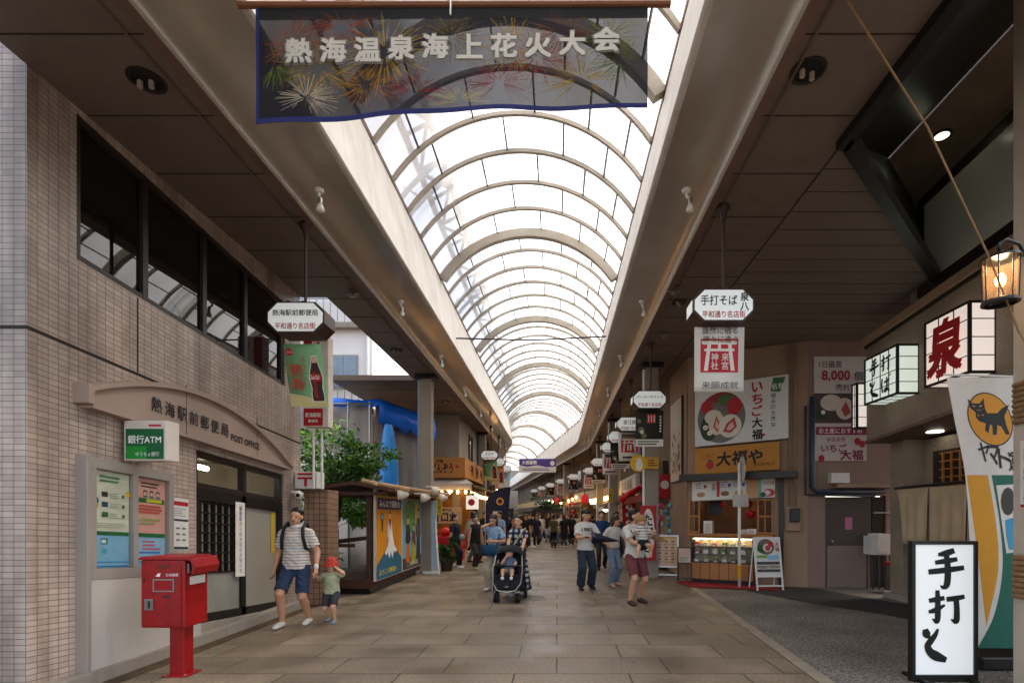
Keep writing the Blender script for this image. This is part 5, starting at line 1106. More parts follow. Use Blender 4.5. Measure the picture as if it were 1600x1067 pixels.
def torii_full(a, o, w_, h_):
    torii(a, o, w_, h_); fr = Fr((.025*math.sin(o['sd']), yv0(o), -h_/2), U=(0, yv1(o), 1))
    text(o, '自然に宿る', fr, 0, .345, w=.44, h=.085, m='#2a2826', d=.008, local=True); text(o, '神々に逢う', fr, 0, .24, w=.44, h=.085, m='#2a2826', d=.008, local=True); text(o, '来願成就', fr, .01, -.32, w=.46, h=.09, m='#2a2826', d=.008, local=True)
    text(o, '神社', fr, -.065, -.03, h=.2, w=.09, m='#d9d3c9', vert=True, bold=.02, d=.008, local=True); text(o, '来宮', fr, .065, -.03, h=.2, w=.09, m='#d9d3c9', vert=True, bold=.02, d=.008, local=True)
def torii_far(a, o, w_, h_):
    torii(a, o, w_, h_); a.rect(-.1*w_, -.18*w_, -.02*w_, .1*w_, '#d9d3c9'); a.rect(.02*w_, -.18*w_, .1*w_, .1*w_, '#d9d3c9')
    for b in (.36, .3): a.lines(-.35*w_, b*h_, .35*w_, (b+.1)*h_, 1, '#3a3632', .5)
    a.lines(-.33*w_, -.42*h_, .33*w_, -.34*h_, 1, '#3a3632', .8)
def lantern_b(a, o, w_, h_):
    a.rect(-.1*w_, .15*h_, .22*w_, .4*h_, '#b01822')
    for i in range(3): a.rect((-.05+.1*i)*w_, .18*h_, (-.02+.1*i)*w_, .36*h_, '#d8cfc4')
    for x, y, r in ((-.3, -.05, .12), (-.2, -.2, .1), (-.38, .2, .08)): a.circ(x*w_, y*h_, r*w_, '#6a6a3a', n=10)
    a.circ(-.28*w_, -.1*h_, .07*w_, '#cfc4b0', n=10)
    for i in range(6): a.rect(.36*w_, (-.1+.08*i)*h_, .42*w_, (-.05+.08*i)*h_, '#cfc8bc')
    a.rect(-.5*w_, -.5*h_, .5*w_, -.3*h_, '#d3cdc2'); a.lines(-.42*w_, -.47*h_, .42*w_, -.33*h_, 2, '#3c3834', .5, 3)
def cola(a, o, w_, h_):
    a.poly([(-.5*w_, -.5*h_), (.5*w_, -.5*h_), (.5*w_, -.42*h_), (0, -.34*h_), (-.5*w_, -.28*h_)], '#c2b37a')
    a.circ(-.36*w_, .37*h_, .1*w_, '#b3141e')
    # glass bottle, outline then liquid
    bot = [(-.07, .3), (-.07, .25), (-.085, .22), (-.09, .16), (-.14, .06), (-.165, -.04), (-.15, -.12), (-.13, -.2), (-.15, -.28), (-.155, -.38), (-.12, -.41), (.12, -.41), (.155, -.38), (.15, -.28), (.13, -.2), (.15, -.12), (.165, -.04), (.14, .06), (.09, .16), (.085, .22), (.07, .25), (.07, .3)]
    a.poly([(.27*w_+x*w_*1.18, y*h_*1.04+.003) for x, y in bot], '#cfd4c4'); a.poly([(.27*w_+x*w_, y*h_) for x, y in bot], '#3a0e0a'); a.poly([(.27*w_+x*w_*.35-.05*w_, y*h_*.9) for x, y in bot[4:18]], '#7a1c10')
    a.rect(.2*w_, .2*h_, .34*w_, .3*h_, '#c9a08a'); a.poly([(.13*w_, -.09*h_), (.4*w_, -.09*h_), (.42*w_, .02*h_), (.13*w_, .02*h_)], '#a5121a')
def cola_near(a, o, w_, h_):
    cola(a, o, w_, h_); fr = Fr((.025*math.sin(o['sd']), yv0(o), -h_/2), U=(0, yv1(o), 1))
    text(o, 'Coca-Cola', fr, .265*w_, -.035*h_, w=.25*w_, h=.06, m='#e0d8d0', d=.008, slant=.2, bold=.02, local=True); text(o, 'Coca-Cola', fr, -.36*w_, .37*h_, w=.17*w_, h=.035, m='#e0d8d0', d=.008, slant=.2, local=True)
    text(o, '熱海', fr, -.22*w_, -.03*h_, h=.34, w=.17, m='#b8321e', vert=True, bold=.02, d=.008, local=True); text(o, 'ようこそ', fr, -.02*w_, .06*h_, h=.42, w=.08, m='#9a5a3a', vert=True, d=.008, local=True)
def orange_b(a, o, w_, h_): cola(a, o, w_, h_)
def blue_b(a, o, w_, h_): a.poly([(-.5*w_, -.5*h_), (.5*w_, -.5*h_), (.5*w_, -.1*h_), (0, .1*h_), (-.5*w_, -.15*h_)], '#d8d8d2'); a.circ(.1*w_, .25*h_, .12*w_, '#c9707a', n=10)
octsign('brown octagonal hanging sign with black brush lettering, nearest on the right', 2.02, 6.6, '手打そば', extra='泉八')
cloth('white shrine banner with a red gate emblem and black lettering, nearest on the right', 2.02, 6.6, 3.94, .62, .78, 0, '#d9d3c9', torii_full, .4)
octsign('brown octagonal hanging sign naming the post office, nearest on the left', -3.36, 7.0, '熱海駅前郵便局')
cloth('pale green drink banner with a dark glass bottle, nearest on the left', -3.36, 7.0, 3.86, .5, .8, 0, '#78a878', cola_near, 1.2)
RS = [(11.9, 'バーバーサイトウ', 'second from the camera on the right'), (15.1, '金江館', 'third from the camera on the right'), (17.6, None, 'fourth from the camera on the right'), (20.3, None, 'fifth from the camera on the right'), (26, None, 'sixth from the camera on the right'), (31, None, 'seventh from the camera on the right'), (36, None, 'eighth from the camera on the right'), (41, None, 'ninth from the camera on the right'), (46.5, None, 'tenth from the camera on the right'), (52, None, 'eleventh from the camera on the right'), (58, None, 'twelfth from the camera on the right')]
for i, (s_, tx, pos) in enumerate(RS):
    x, y, _ = W(s_, 2.05, 0); th = path(s_)[2]
    octsign(f'octagonal hanging sign, {pos}', x, y, tx, th)
    if i % 2 == 0: cloth(f'dark lantern banner under the octagonal sign {pos}', x+.03, y, 3.94, .62, .8, th, '#23231c', lantern_b, i)
    else: cloth(f'white red-gate banner under the octagonal sign {pos}', x, y, 3.94, .62, .8, th, '#d9d3c9', torii_far, i)
LS = [(23, 'マスヤ', cola, '#78a878', 'second from the camera on the left', 'pale green drink banner'), (26, None, orange_b, '#c97a2a', 'third from the camera on the left', 'orange drink banner'), (30, None, blue_b, '#8fb9cf', 'fourth from the camera on the left', 'light blue and white banner'), (37, None, torii_far, '#d9d3c9', 'fifth from the camera on the left', 'white banner'), (43, None, lantern_b, '#23231c', 'sixth from the camera on the left', 'dark banner'), (49, None, torii_far, '#d9d3c9', 'seventh from the camera on the left', 'white banner')]
for i, (s_, tx, fn, col, pos, nm) in enumerate(LS):
    x, y, _ = W(s_, -2.9, 0); th = path(s_)[2]
    octsign(f'octagonal hanging sign, {pos}', x, y, tx, th); cloth(f'{nm} under the octagonal sign {pos}', x, y, 3.94, .62, .84, th, col, fn, i+2)
# ---------------------------------------------------------------- fireworks festival banner across the street
fb = thing('festival_banner', 'wide sheer navy banner with fireworks and white lettering strung across the arcade', 'banner', (-.97, 4.2, 5.6))
mm, t, p = newmat('sheer_navy_cloth'); L = t.links.new; p.inputs['Base Color'].default_value = (.012, .012, .022, 1); p.inputs['Roughness'].default_value = .8
def sheer(name, col, op):
    mm, t, p = newmat(name); L = t.links.new; p.inputs['Base Color'].default_value = (*lin(col), 1); p.inputs['Roughness'].default_value = .8
    tr = N(t, 'ShaderNodeBsdfTransparent'); ms = N(t, 'ShaderNodeMixShader'); ms.inputs[0].default_value = op
    tl = N(t, 'ShaderNodeBsdfTranslucent'); tl.inputs[0].default_value = (*lin(col), 1); m2 = N(t, 'ShaderNodeMixShader'); m2.inputs[0].default_value = .4
    L(p.outputs[0], m2.inputs[1]); L(tl.outputs[0], m2.inputs[2])
    L(tr.outputs[0], ms.inputs[1]); L(m2.outputs[0], ms.inputs[2]); L(ms.outputs[0], t.nodes['Material Output'].inputs[0]); return mm
x0, x1, zt = -2.38, .72, 5.63
def fbp(a, b, d=0):   # a 0..1 across, b 0..1 down
    hgt = .93-.14*a; return (x0+(x1-x0)*a, 4.2+.018*math.sin(a*9)*b+.012*math.sin(a*23+b*3)*b-d, zt-hgt*b+.02*math.sin(a*3.1)*b*(1-.3*a))
mb = MB(); mb.rings([[fbp(i/40, j/12) for j in range(13)] for i in range(41)], cap=False, closed=False); part('cloth', mb, sheer('sheer_navy_cloth', '#0c0e1e', .935), fb, smooth=True, fix=False)
mb = MB(); mb.rings([[fbp(i/40, q, .003) for q in (.955, 1.0)] for i in range(41)], cap=False, closed=False); mb.rings([[fbp(q, j/12, .003) for j in range(13)] for q in (.0, .008)], cap=False, closed=False); mb.rings([[fbp(i/40, q, .003) for q in (0, .12)] for i in range(41)], 1, cap=False, closed=False)
part('hem', mb, [cm('#1c2460', .8), cm('#0a0a10', .8)], fb, fix=False)
g = random.Random(11); FW = [(.16, .55, .16, '#c9a12a'), (.1, .3, .12, '#a8502a'), (.33, .42, .17, '#d9b42a'), (.28, .7, .12, '#b87a2a'), (.5, .3, .12, '#7a6a2a'), (.4, .8, .13, '#9a2a3a'), (.66, .38, .15, '#c9a42a'), (.62, .75, .13, '#9a3040'), (.83, .7, .14, '#b8962a'), (.9, .3, .13, '#8a8a2a'), (.13, .8, .1, '#d8cfb8'), (.52, .9, .1, '#c8c08a'), (.78, .25, .12, '#8a4a2a'), (.22, .2, .13, '#a04a2a'), (.93, .55, .12, '#6a7a3a'), (.72, .5, .14, '#a8402a'), (.05, .5, .1, '#7a8a3a')]
smats = {}
mb = MB(); ms_ = []
for (a_, b_, r, c) in FW:
    if c not in smats: smats[c] = len(ms_); ms_.append(sheer('firework_'+c[1:], c, .5))
    for k in range(80):
        an = g.uniform(0, 6.283); q0, q1 = r*g.uniform(.1, .45), r*g.uniform(.6, 1.15); dr = r*.25*g.random()
        A = (a_+q0*math.cos(an)*.72, b_-q0*math.sin(an)*2.0); B = (a_+q1*math.cos(an)*.72, b_-q1*math.sin(an)*2.0+dr)
        if not (.01 < B[0] < .99 and .05 < B[1] < .94): continue
        wd = .0014; n_ = Vector((-(B[1]-A[1])*.3, (B[0]-A[0])*3.3)).normalized()*wd
        mb.quad(fbp(A[0]-n_.x, A[1]-n_.y*3, .006), fbp(A[0]+n_.x, A[1]+n_.y*3, .006), fbp(B[0]+n_.x*.5, B[1]+n_.y*1.5, .006), fbp(B[0]-n_.x*.5, B[1]-n_.y*1.5, .006), mi=smats[c])
part('fireworks_print', mb, ms_, fb, fix=False)
for i, ch in enumerate('熱海温泉海上花火大会'):
    a_ = .115+.0865*i; q = fbp(a_, .42-.03*(i > 7)*(i-7)); text(fb, ch, Fr((q[0], q[1]-.035, q[2])), 0, 0, h=.2, w=.215, m='#6a6660', bold=.12, d=.0); text(fb, ch, Fr((q[0], q[1]-.036, q[2])), 0, 0, h=.18, w=.195, m='#c4bfb4', bold=.08, d=.004)
mb = MB(); mb.tube([(-2.52, 4.2, zt+.01), (.9, 4.2, zt+.02)], .025, 8); part('rod', mb, mat('brown_rod', '#7a4a2c', .5), fb)
mb = MB()
for x in (-2.3, -.83, .7): mb.tube([(x, 4.2, zt), (x, 4.2, 7.1)], .006, 4)
mb.tube([(-.83, 4.15, zt), (-.83, 4.14, zt-.12)], .006, 4); part('cord', mb, M_white, fb)
# purple banner where the street bends
pbn = thing('purple_banner', 'small purple and white banner across the far street where it bends', 'banner', (-1.4, 36, 5)); x, y, _ = W(36, .2, 0)
fr = Fr((-1.3, 36, 4.95)); mb = MB(); slab(mb, fr, -1.25, 1.25, -.5, .42, 0, .01); part('cloth', mb, cm('#d0ccc4', .8), pbn)
a = Art(fr, .012); a.poly([(-1.25, .42), (1.25, .42), (1.25, -.1), (.6, -.15), (0, -.02), (-.7, -.12), (-1.25, .0)], '#4a2a7a'); a.circ(1.0, .12, .16, '#d8d4cc', n=14); a.lines(-1.0, -.4, .9, -.2, 2, '#4a3a6a', .5, 4); a.done(pbn)
text(pbn, '大感謝祭', fr, -.55, .17, w=1.0, h=.26, m='#e0dcd4', bold=.05, d=.02)
# round yellow sign and plates on right column
ys = thing('round_yellow_sign', 'yellow sign with a round disc and a plain white blob on the right column', 'sign', (2.2, 13.3, 2.6))
fr = Fr((2.1, 13.2, 2.88)); mb = MB(); slab(mb, fr, 0, .42, -.13, .15, 0, .04); part('panel', mb, cm('#c9970e'), ys)
a = Art(fr, .045); a.circ(-.08, 0, .21, '#d6a410'); a.circ(-.06, -.06, .09, '#d8d2c6', .12); a.circ(-.06, .06, .075, '#d8d2c6', .07); a.lines(.16, -.08, .4, .1, 3, '#3a2a10', .4, 2); a.done(ys)
# ---------------------------------------------------------------- shops further along the street
M_warm = em('#ffd9a0', 2.0); M_bulb = em('#ffc070', 6)
pal = ['#655a4e', '#8d7f70', '#6f655c', '#93897c', '#7b6a5c', '#84796d', '#a29a8e']
def shop(lab, side, s0, s1, wx, wall, fascia, awn, seed, upwin=True, glow=1):
    sgn = 1 if side == 'r' else -1; g = random.Random(seed)
    x0, y0, _ = W((s0+s1)/2, wx, 0); th = path((s0+s1)/2)[2]
    o = thing('street_shop', lab, 'shop', (x0, y0, 0), th, 'shops lining the arcade'); Lh = (s1-s0)/2-.02; D = 5*sgn
    B = lambda m_, u0, u1, d0, d1, z0, z1, mi=0: m_.box(sgn*d0, sgn*d1, u0, u1, z0, z1, mi)      # u along street, d into the building
    m_ = MB(); B(m_, -Lh, Lh, 0, .2, 2.45, 5.44); B(m_, -Lh, -Lh+.25, 0, .2, 0, 2.45); B(m_, Lh-.25, Lh, 0, .2, 0, 2.45); B(m_, -Lh, Lh, 4, 4.2, 0, 5.44); B(m_, -Lh, -Lh+.1, .2, 4, 0, 5.44); B(m_, Lh-.1, Lh, .2, 4, 0, 5.44)
    part('wall', m_, mat('shop_wall', wall, .85, .15, 1, stain=.3), o, local=True)
    m_ = MB(); B(m_, -Lh+.1, Lh-.1, 3.2, 3.3, 0, 2.8); B(m_, -Lh+.1, Lh-.1, .2, 3.3, 2.46, 2.6); part('shop_interior', m_, mat('warm_interior', '#8a5a34', .9, .4, 2), o, local=True)
    m_ = MB(); B(m_, -Lh+.1, Lh-.1, -.16, -.002, 2.5, 3.15); sgb = part('sign_board', m_, cm(fascia), o, local=True)
    fr = Fr((-sgn*.165, 0, 2.82), (0, -sgn, 0), (0, 0, 1)); a = Art(fr, .0); c = g.choice(('#1d1814', '#7a1a1a', '#e0d8c8')) if fascia != '#d8d0c4' else '#1d1814'
    for k in range(4): a.circ(-Lh*.5+Lh*.33*k, 0, .16, c, .2, n=7); a.circ(-Lh*.5+Lh*.33*k+.03, .02, .07, fascia, .09, n=6)
    a.done(sgb, 'sign_marks', local=True)
    m_ = MB(); R_ = [[(-sgn*q, u, z) for q, z in ((.0, 2.44), (.75, 2.12), (.75, 1.98), (.74, 1.98), (.73, 2.1), (.0, 2.41))] for u in (-Lh+.15, Lh-.15)]; m_.rings(R_); part('awning', m_, cm(awn, .8), o, local=True)
    if upwin:
        for u in ([-Lh*.5, Lh*.5] if Lh > 1.6 else [0]):
            m_ = MB(); B(m_, u-.6, u+.6, -.03, .0, 3.5, 4.8); f_ = part('window', m_, M_dark, o, local=True); m_ = MB(); B(m_, u-.55, u-.02, -.036, -.031, 3.55, 4.75); B(m_, u+.02, u+.55, -.036, -.031, 3.55, 4.75); part('pane', m_, M_glassdark, f_, local=True)
    if glow:
        m_ = MB(); B(m_, -Lh+.4, Lh-.4, .35, .42, 2.3, 2.36); part('light_tube', m_, M_warm, o, local=True)
    cols_ = ['#b8a88c', '#a8322a', '#c9a23a', '#d8d0c0', '#4a6a3a', '#7a5a3a', '#c26a4a']
    for k in range(min(5, int(Lh*2/1.1)) if s0 < 47 else 0):
        u = -Lh+.7+1.1*k
        if u > Lh-.5: break
        px, py = Vector((sgn*-.05, u)), 0
        wpt = Matrix.Rotation(th, 4, 'Z') @ Vector((sgn*-.1, u, 0))+Vector((x0, y0, 0))
        d_ = thing('goods_table', f'{ORD[k]} goods table outside the {lab}', 'display table', wpt, th, 'display tables outside the shops')
        m_ = MB(); m_.box(-.3, .3, -.45, .45, .66, .72); m_.box(-.26, .26, -.41, .41, .0, .66); part('table', m_, M_wood, d_, local=True)
        m_ = MB()
        for i in range(3):
            for j in range(2): hh = g.uniform(.06, .22); m_.box(-.25+.28*j, -.02+.27*j, -.4+.28*i, -.15+.28*i, .721, .721+hh, g.randrange(4))
        part('packages', m_, [cm(g.choice(cols_)) for _ in range(4)], d_, local=True)
    return o
shop('tan souvenir shop with red awning', 'r', 13.2+1.9, 19.6, 3.2, '#7a6856', '#3a2a20', '#7a1a1a', 1, False)
shop('dark fronted shop past the second column', 'r', 19.7, 25, 3.1, '#5f5448', '#d8d0c4', '#3a302a', 2)
shop('pale building with a bright food counter at the bend', 'r', 25.1, 33, 3.0, '#857868', '#b8a890', '#8a8a84', 3, True)
shop('beige building after the bend on the right', 'r', 33.1, 40, 3.0, '#786c5e', '#c9bfae', '#5a4a3a', 4)
shop('pale wide building with a red sign after the bend', 'r', 40.1, 50, 3.0, '#80766a', '#7a1a1a', '#6a6258', 5)
shop('brown building far along the right side', 'r', 50.1, 62, 3.0, '#5c5146', '#d8d0c4', '#3a302a', 6)
shop('farthest building on the right side', 'r', 62.1, 88, 3.0, '#6a6056', '#b89a6a', '#4a3a30', 7)
shop('dark old shop next to the orange corner shop', 'l', 29.1, 36, -3.9, '#5f564c', '#2a2a4a', '#2a2420', 8)
shop('grey shop with warm front beyond the bend', 'l', 36.1, 46, -3.9, '#655a4e', '#c98a4a', '#4a2a1a', 9)
shop('distant shop on the left side', 'l', 46.1, 60, -3.9, '#6f655c', '#d8d0c4', '#5a3a2a', 10)
# orange corner shop (left)
os_ = thing('corner_shop', 'grey concrete corner building with an orange lettered sign band and warm open front', 'shop', (-3.7, 20.4, 0))
mb = MB(); mb.box(-9, -3.75, 20.4, 20.6, 3.0, 5.44); mb.box(-3.95, -3.75, 20.6, 29, 2.7, 5.44); mb.box(-9, -3.8, 28.8, 29, 0, 5.44); mb.box(-9, -8.8, 20.4, 29, 0, 5.44); mb.box(-4.0, -3.75, 20.4, 20.65, 0, 3)
part('wall', mb, M_conc, os_)
mb = MB(); mb.box(-9, -4, 25, 25.1, 0, 3); mb.box(-9, -3.95, 20.6, 29, 2.75, 2.9); part('shop_interior', mb, mat('warm_interior2', '#9a6a34', .9, .4, 2), os_)
for y in (23, 25.5, 27.6):
    mb = MB(); mb.box(-3.74, -3.7, y-.45, y+.45, 3.7, 5.0); f_ = part('window', mb, M_dark, os_); mb = MB(); mb.box(-3.698, -3.69, y-.4, y+.4, 3.75, 4.95); part('pane', mb, M_glassdark, f_)
mb = MB(); mb.box(-6.6, -3.45, 19.95, 20.39, 3.0, 3.75); mb.box(-3.74, -3.45, 20.39, 26, 3.0, 3.75); sg2 = part('sign_band', mb, cm('#b8783c'), os_)
a = Art(Fr((-4.3, 19.945, 3.38))); a.circ(.56, .03, .1, '#b3141e', .09, n=3); a.done(sg2)
text(sg2, 'どんぞう', Fr((-4.5, 19.945, 3.36)), 0.2, -.02, w=.8, h=.36, m='#1a1410', bold=.05); text(sg2, '干物', Fr((-4.3, 19.945, 3.36)), -.1, .25, w=.26, h=.12, m='#1a1410', bold=.04)
for y in (21.6, 22.9, 24.2): text(sg2, '干物', Fr((-3.445, y, 3.38), (0, 1, 0)), 0, 0, w=.7, h=.44, m='#1a1410', bold=.08)
mb = MB(); mb.prism([(-6.6, 20.3, 2.95), (-3.5, 20.3, 2.95), (-3.1, 19.6, 2.72), (-6.6, 19.6, 2.72)], (0, 0, .03)); mb.box(-6.6, -3.15, 19.6, 19.63, 2.5, 2.72); part('awning', mb, cm('#a8a095', .8), os_)
mb = MB(); mb.box(-3.72, -3.1, 20.4, 28.5, 2.7, 2.74); part('side_awning', mb, M_black, os_)
mb = MB(); mb.tube([(-6, 21.5, 2.65), (-4.2, 21.5, 2.65)], .05, 8); mb.tube([(-4.6, 22, 2.65), (-4.6, 27, 2.65)], .05, 8); part('light_tube', mb, M_warm, os_)
def wb(a, o): text(o, '甘口丸', a.fr, 0, -.06, w=.95, h=.34, m='#14110e', bold=.08, d=a.d+.003); text(o, '干物専門店', a.fr, -.05, .2, w=.6, h=.1, m='#14110e', bold=.03, d=a.d+.003)
poster('rough cream board with black brush lettering at the corner shop', Fr((-4.15, 19.7, 1.58)), 1.25, .6, '#b8996a', wb, 'shop sign', 'rough_board', .03)
def strl(lab, pts, n, r=.05, m=M_bulb):
    o = thing('string_lights', lab, 'string lights', pts[0], 0, 'strings of warm bulbs along the left shops'); P = catmull([Vector(p) for p in pts], 8)
    m_ = MB(); m_.tube(P, .008, 4); part('cord', m_, M_black, o)
    for i in range(n):
        k = (len(P)-1)*(i+.5)/n; j = int(k); p_ = P[j].lerp(P[min(j+1, len(P)-1)], k-j); m_ = MB(); m_.ell(p_-Vector((0, 0, .07)), (r, r, r*1.4), 8); part('bulb', m_, m, o, smooth=True)
strl('string of warm bulbs under the awning facing the camera', [(-6.2, 19.55, 2.55), (-4.8, 19.55, 2.5), (-3.2, 19.5, 2.5)], 11)
strl('string of warm bulbs along the street side of the corner shop', [(-3.2, 19.7, 2.5), (-3.2, 23, 2.4), (-3.15, 27.5, 2.5)], 12)
strl('string of bulbs above the dark old shop', [W(29.5, -3.3, 3.0), W(33, -3.3, 2.9), W(36, -3.3, 3.0)], 8, .07)
strl('string of bulbs outside the warm fronted shop beyond the bend', [W(37, -3.3, 2.6), W(41, -3.3, 2.5), W(46, -3.3, 2.6)], 9, .07)
strl('row of warm bulbs over the bright food counter on the right', [W(24, 2.6, 2.5), W(28, 2.5, 2.5), W(33, 2.5, 2.5)], 11, .08)
strl('loose string of bulbs far along the right side', [W(36, 2.4, 2.9), W(42, 2.4, 2.6), W(50, 2.3, 2.9)], 8, .08)
t_ = thing('food_counter', 'brightly lit food counter with white front on the right at the bend', 'counter', W(28, 2.5, 0)); mb = MB(); mb.box(2.35, 2.9, 26, 31, 0, .95); part('counter', mb, M_white, t_); mb = MB(); mb.box(2.4, 2.5, 26, 31, 1.75, 1.85); part('light_box', mb, em('#f4f4ee', 1.6), t_)
for i, (s_, x_, z_, c, lab) in enumerate(((19.5, -3.1, 2.05, '#d8cfc0', 'white square lantern with a red crest at the corner shop'), (31, -3.0, 2.2, '#d9d0c0', 'white round lantern outside the dark old shop'), (34, 2.4, 2.6, '#a81820', 'red paper lantern beyond the food counter'), (44, 2.3, 2.7, '#a81820', 'red lantern far along the right side'))):
    x, y, z = W(s_, x_, z_); o = thing('paper_lantern', lab, 'lantern', (x, y, z), 0, 'paper lanterns outside the shops')
    mb = MB()
    if i == 0: mb.box(x-.2, x+.2, y-.2, y+.2, z-.25, z+.25)
    else: mb.lathe((x, y, z), [(.12, -.3), (.2, -.2), (.23, 0), (.2, .2), (.12, .3)], 14)
    part('shade', mb, em(c, .2), o, smooth=i > 0); mb = MB(); mb.lathe((x, y, z), [(.1, .26), (.1, .33), (.02, .34), (.02, .6)], 10); part('cap', mb, M_black, o)
    if i == 0: a = Art(Fr((x, y-.2, z)), .004); a.circ(0, 0, .13, '#b3141e', n=8); a.done(o)
# red stall, feather flag, plants
t_ = thing('red_stall', 'bright red cloth covered stall at the corner shop', 'stall', (-3.9, 18.6, 0)); mb = MB(); mb.box(-4.5, -3.3, 18.3, 19.1, 0, .85); part('cloth_cover', mb, mat('red_cloth', '#b00a10', .7, .15, 3), t_, bevel=.05); mb = MB()
for x in (-4.3, -3.9, -3.5): mb.ell((x, 18.6, 1.0), (.18, .2, .16), 10)
part('red_bundles', mb, mat('red_cloth2', '#c40c12', .6, .15, 3), t_, smooth=True); mb = MB(); mb.rings([[(-3.3, 18.4, .4), (-3.3, 18.7, .4)], [(-3.0, 18.4, .9), (-2.95, 18.7, 1.0)], [(-2.8, 18.5, 1.25), (-2.75, 18.7, 1.35)]], cap=False, closed=False); o = part('pennant', mb, cm('#c40c12'), t_, fix=False); o.modifiers.new('thick', 'SOLIDIFY').thickness = .01
t_ = thing('feather_flag', 'dark navy feather flag with a gold round mark on the left of the street', 'flag', (-2.9, 22, 0)); pts = [(-2.95, 22, .5), (-2.95, 22, 2.0)]+[(-2.95+1.05*(1-math.cos(k*.2244)), 22, 2.0+.75*math.sin(k*.2244)) for k in range(8)]
pts = pts+[(-1.95, 22, 2.3), (-2.0, 22, 1.4), (-2.1, 22, .5)]; mb = MB(); mb.prism(pts, (0, .01, 0)); part('cloth', mb, cm('#141c3a', .8), t_); a = Art(Fr((-2.35, 21.99, 2.15))); a.circ(0, 0, .16, '#b8892a'); a.circ(0, 0, .09, '#141c3a'); a.lines(-.3, -1.2, .2, -.35, 3, '#b8b4ac', .55, 2); a.done(t_); mb = MB(); mb.tube([(-2.96, 22.02, 0), (-2.96, 22.02, 2.6)], .015, 6); part('pole', mb, M_white, t_)
for i, (s_, x_, z_, r_, lab) in enumerate(((15.2, -3.15, .35, .28, 'potted plant in a dark tub at the foot of the left column'), (36, .3, 2.05, .8, 'green plants on a raised trough in the middle distance above the crowd'))):
    x, y, z = W(s_, x_, z_); o = thing('potted_plant', lab, 'plant', (x, y, 0)); mb = MB(); leafcloud(mb, (x, y, z+.15), (r_*1.6 if i else r_, r_, r_*.5 if i else r_), 500, .07 if not i else .12, i+30); part('foliage', mb, [M_leaf, M_leafd], o, fix=False); mb = MB()
    if i: (mb.box(x-1.0, x+1.0, y-.25, y+.25, 1.72, 2.0), mb.box(x-.08, x+.08, y-.08, y+.08, 0, 1.72))
    else: mb.lathe((x, y, 0), [(.16, 0), (.2, .4), (.17, .4), (.16, .35)], 14)
    part('tub', mb, M_dark, o)
def ypl(a, o): text(o, '駐輪禁止', a.fr, 0, 0, h=.42, m='#3a2a10', vert=True, d=a.d+.003)
poster('small yellow plate on the second right column', Fr((2.15, 21.2, 2.35)), .16, .55, '#c9a012', ypl, 'plate', 'yellow_plate', .01)
t_ = thing('red_arrow_ornament', 'red arm shaped ornament pointing up from the souvenir shop front', 'ornament', (2.4, 17.5, 2.2)); mb = MB(); mb.tube([(2.1, 17.4, 2.05), (2.35, 17.45, 2.28), (2.75, 17.5, 2.5)], [.12, .09, .07], 8); part('arm', mb, cm('#c40c12'), t_, smooth=True); mb = MB(); mb.ell((2.8, 17.5, 2.52), .1, 10); part('ball', mb, cm('#b00a10'), t_, smooth=True)
for i, (s_, x_, c, c2, lab) in enumerate(((20.2, 2.75, '#a8101a', '#d8d0c4', 'red vertical banner flag before the dark fronted shop'), (22.3, 2.8, '#d8d2c6', '#a8101a', 'white vertical banner flag with red marks on the right'), (34.5, 2.5, '#c9a012', '#7a1a1a', 'yellow vertical banner flag at the bend'), (38.5, 2.5, '#a8101a', '#d8d0c4', 'red vertical banner flag after the bend'), (43, 2.4, '#2a6a4a', '#d8d0c4', 'green vertical banner flag far on the right'), (32, -3.2, '#a8101a', '#d9b04a', 'red and gold vertical banner flag on the left'), (39, -3.2, '#d8d2c6', '#20304a', 'white and navy vertical banner flag on the left'), (45, -3.2, '#c96a1a', '#d8d0c4', 'orange vertical banner flag far on the left'))):
    x, y, z = W(s_, x_, 0); o = thing('nobori_flag', lab, 'flag', (x, y, 0), 0, 'vertical banner flags outside the shops')
    m_ = MB(); m_.tube([(x-.28, y, 0), (x-.28, y, 2.5)], .015, 6); m_.tube([(x-.28, y, 2.44), (x+.24, y, 2.44)], .01, 5); m_.box(x-.42, x-.14, y-.14, y+.14, 0, .08); part('pole', m_, M_white, o)
    m_ = MB(); m_.box(x-.26, x+.24, y-.004, y+.004, .75, 2.42); part('cloth', m_, cm(c, .8), o)
    a = Art(Fr((x, y-.005, 1.6)), .002); a.rect(-.26, -.85, .24, -.6, c2)
    for k in range(4): a.circ(-.01, .6-.3*k, .13, c2, .1, n=7); a.circ(.02, .61-.3*k, .06, c, .04, n=6)
    a.done(o)
end = thing('end_building', 'dim building closing the far end of the street', 'building', W(90, 0, 0), TH); mb = MB(); mb.box(-14, 14, 0, 6, 0, 9); part('wall', mb, M_conc, end, local=True); mb = MB(); mb.box(-2.5, 2.5, -.05, -.01, 0, 2.6); part('doorway', mb, M_int, end, local=True)
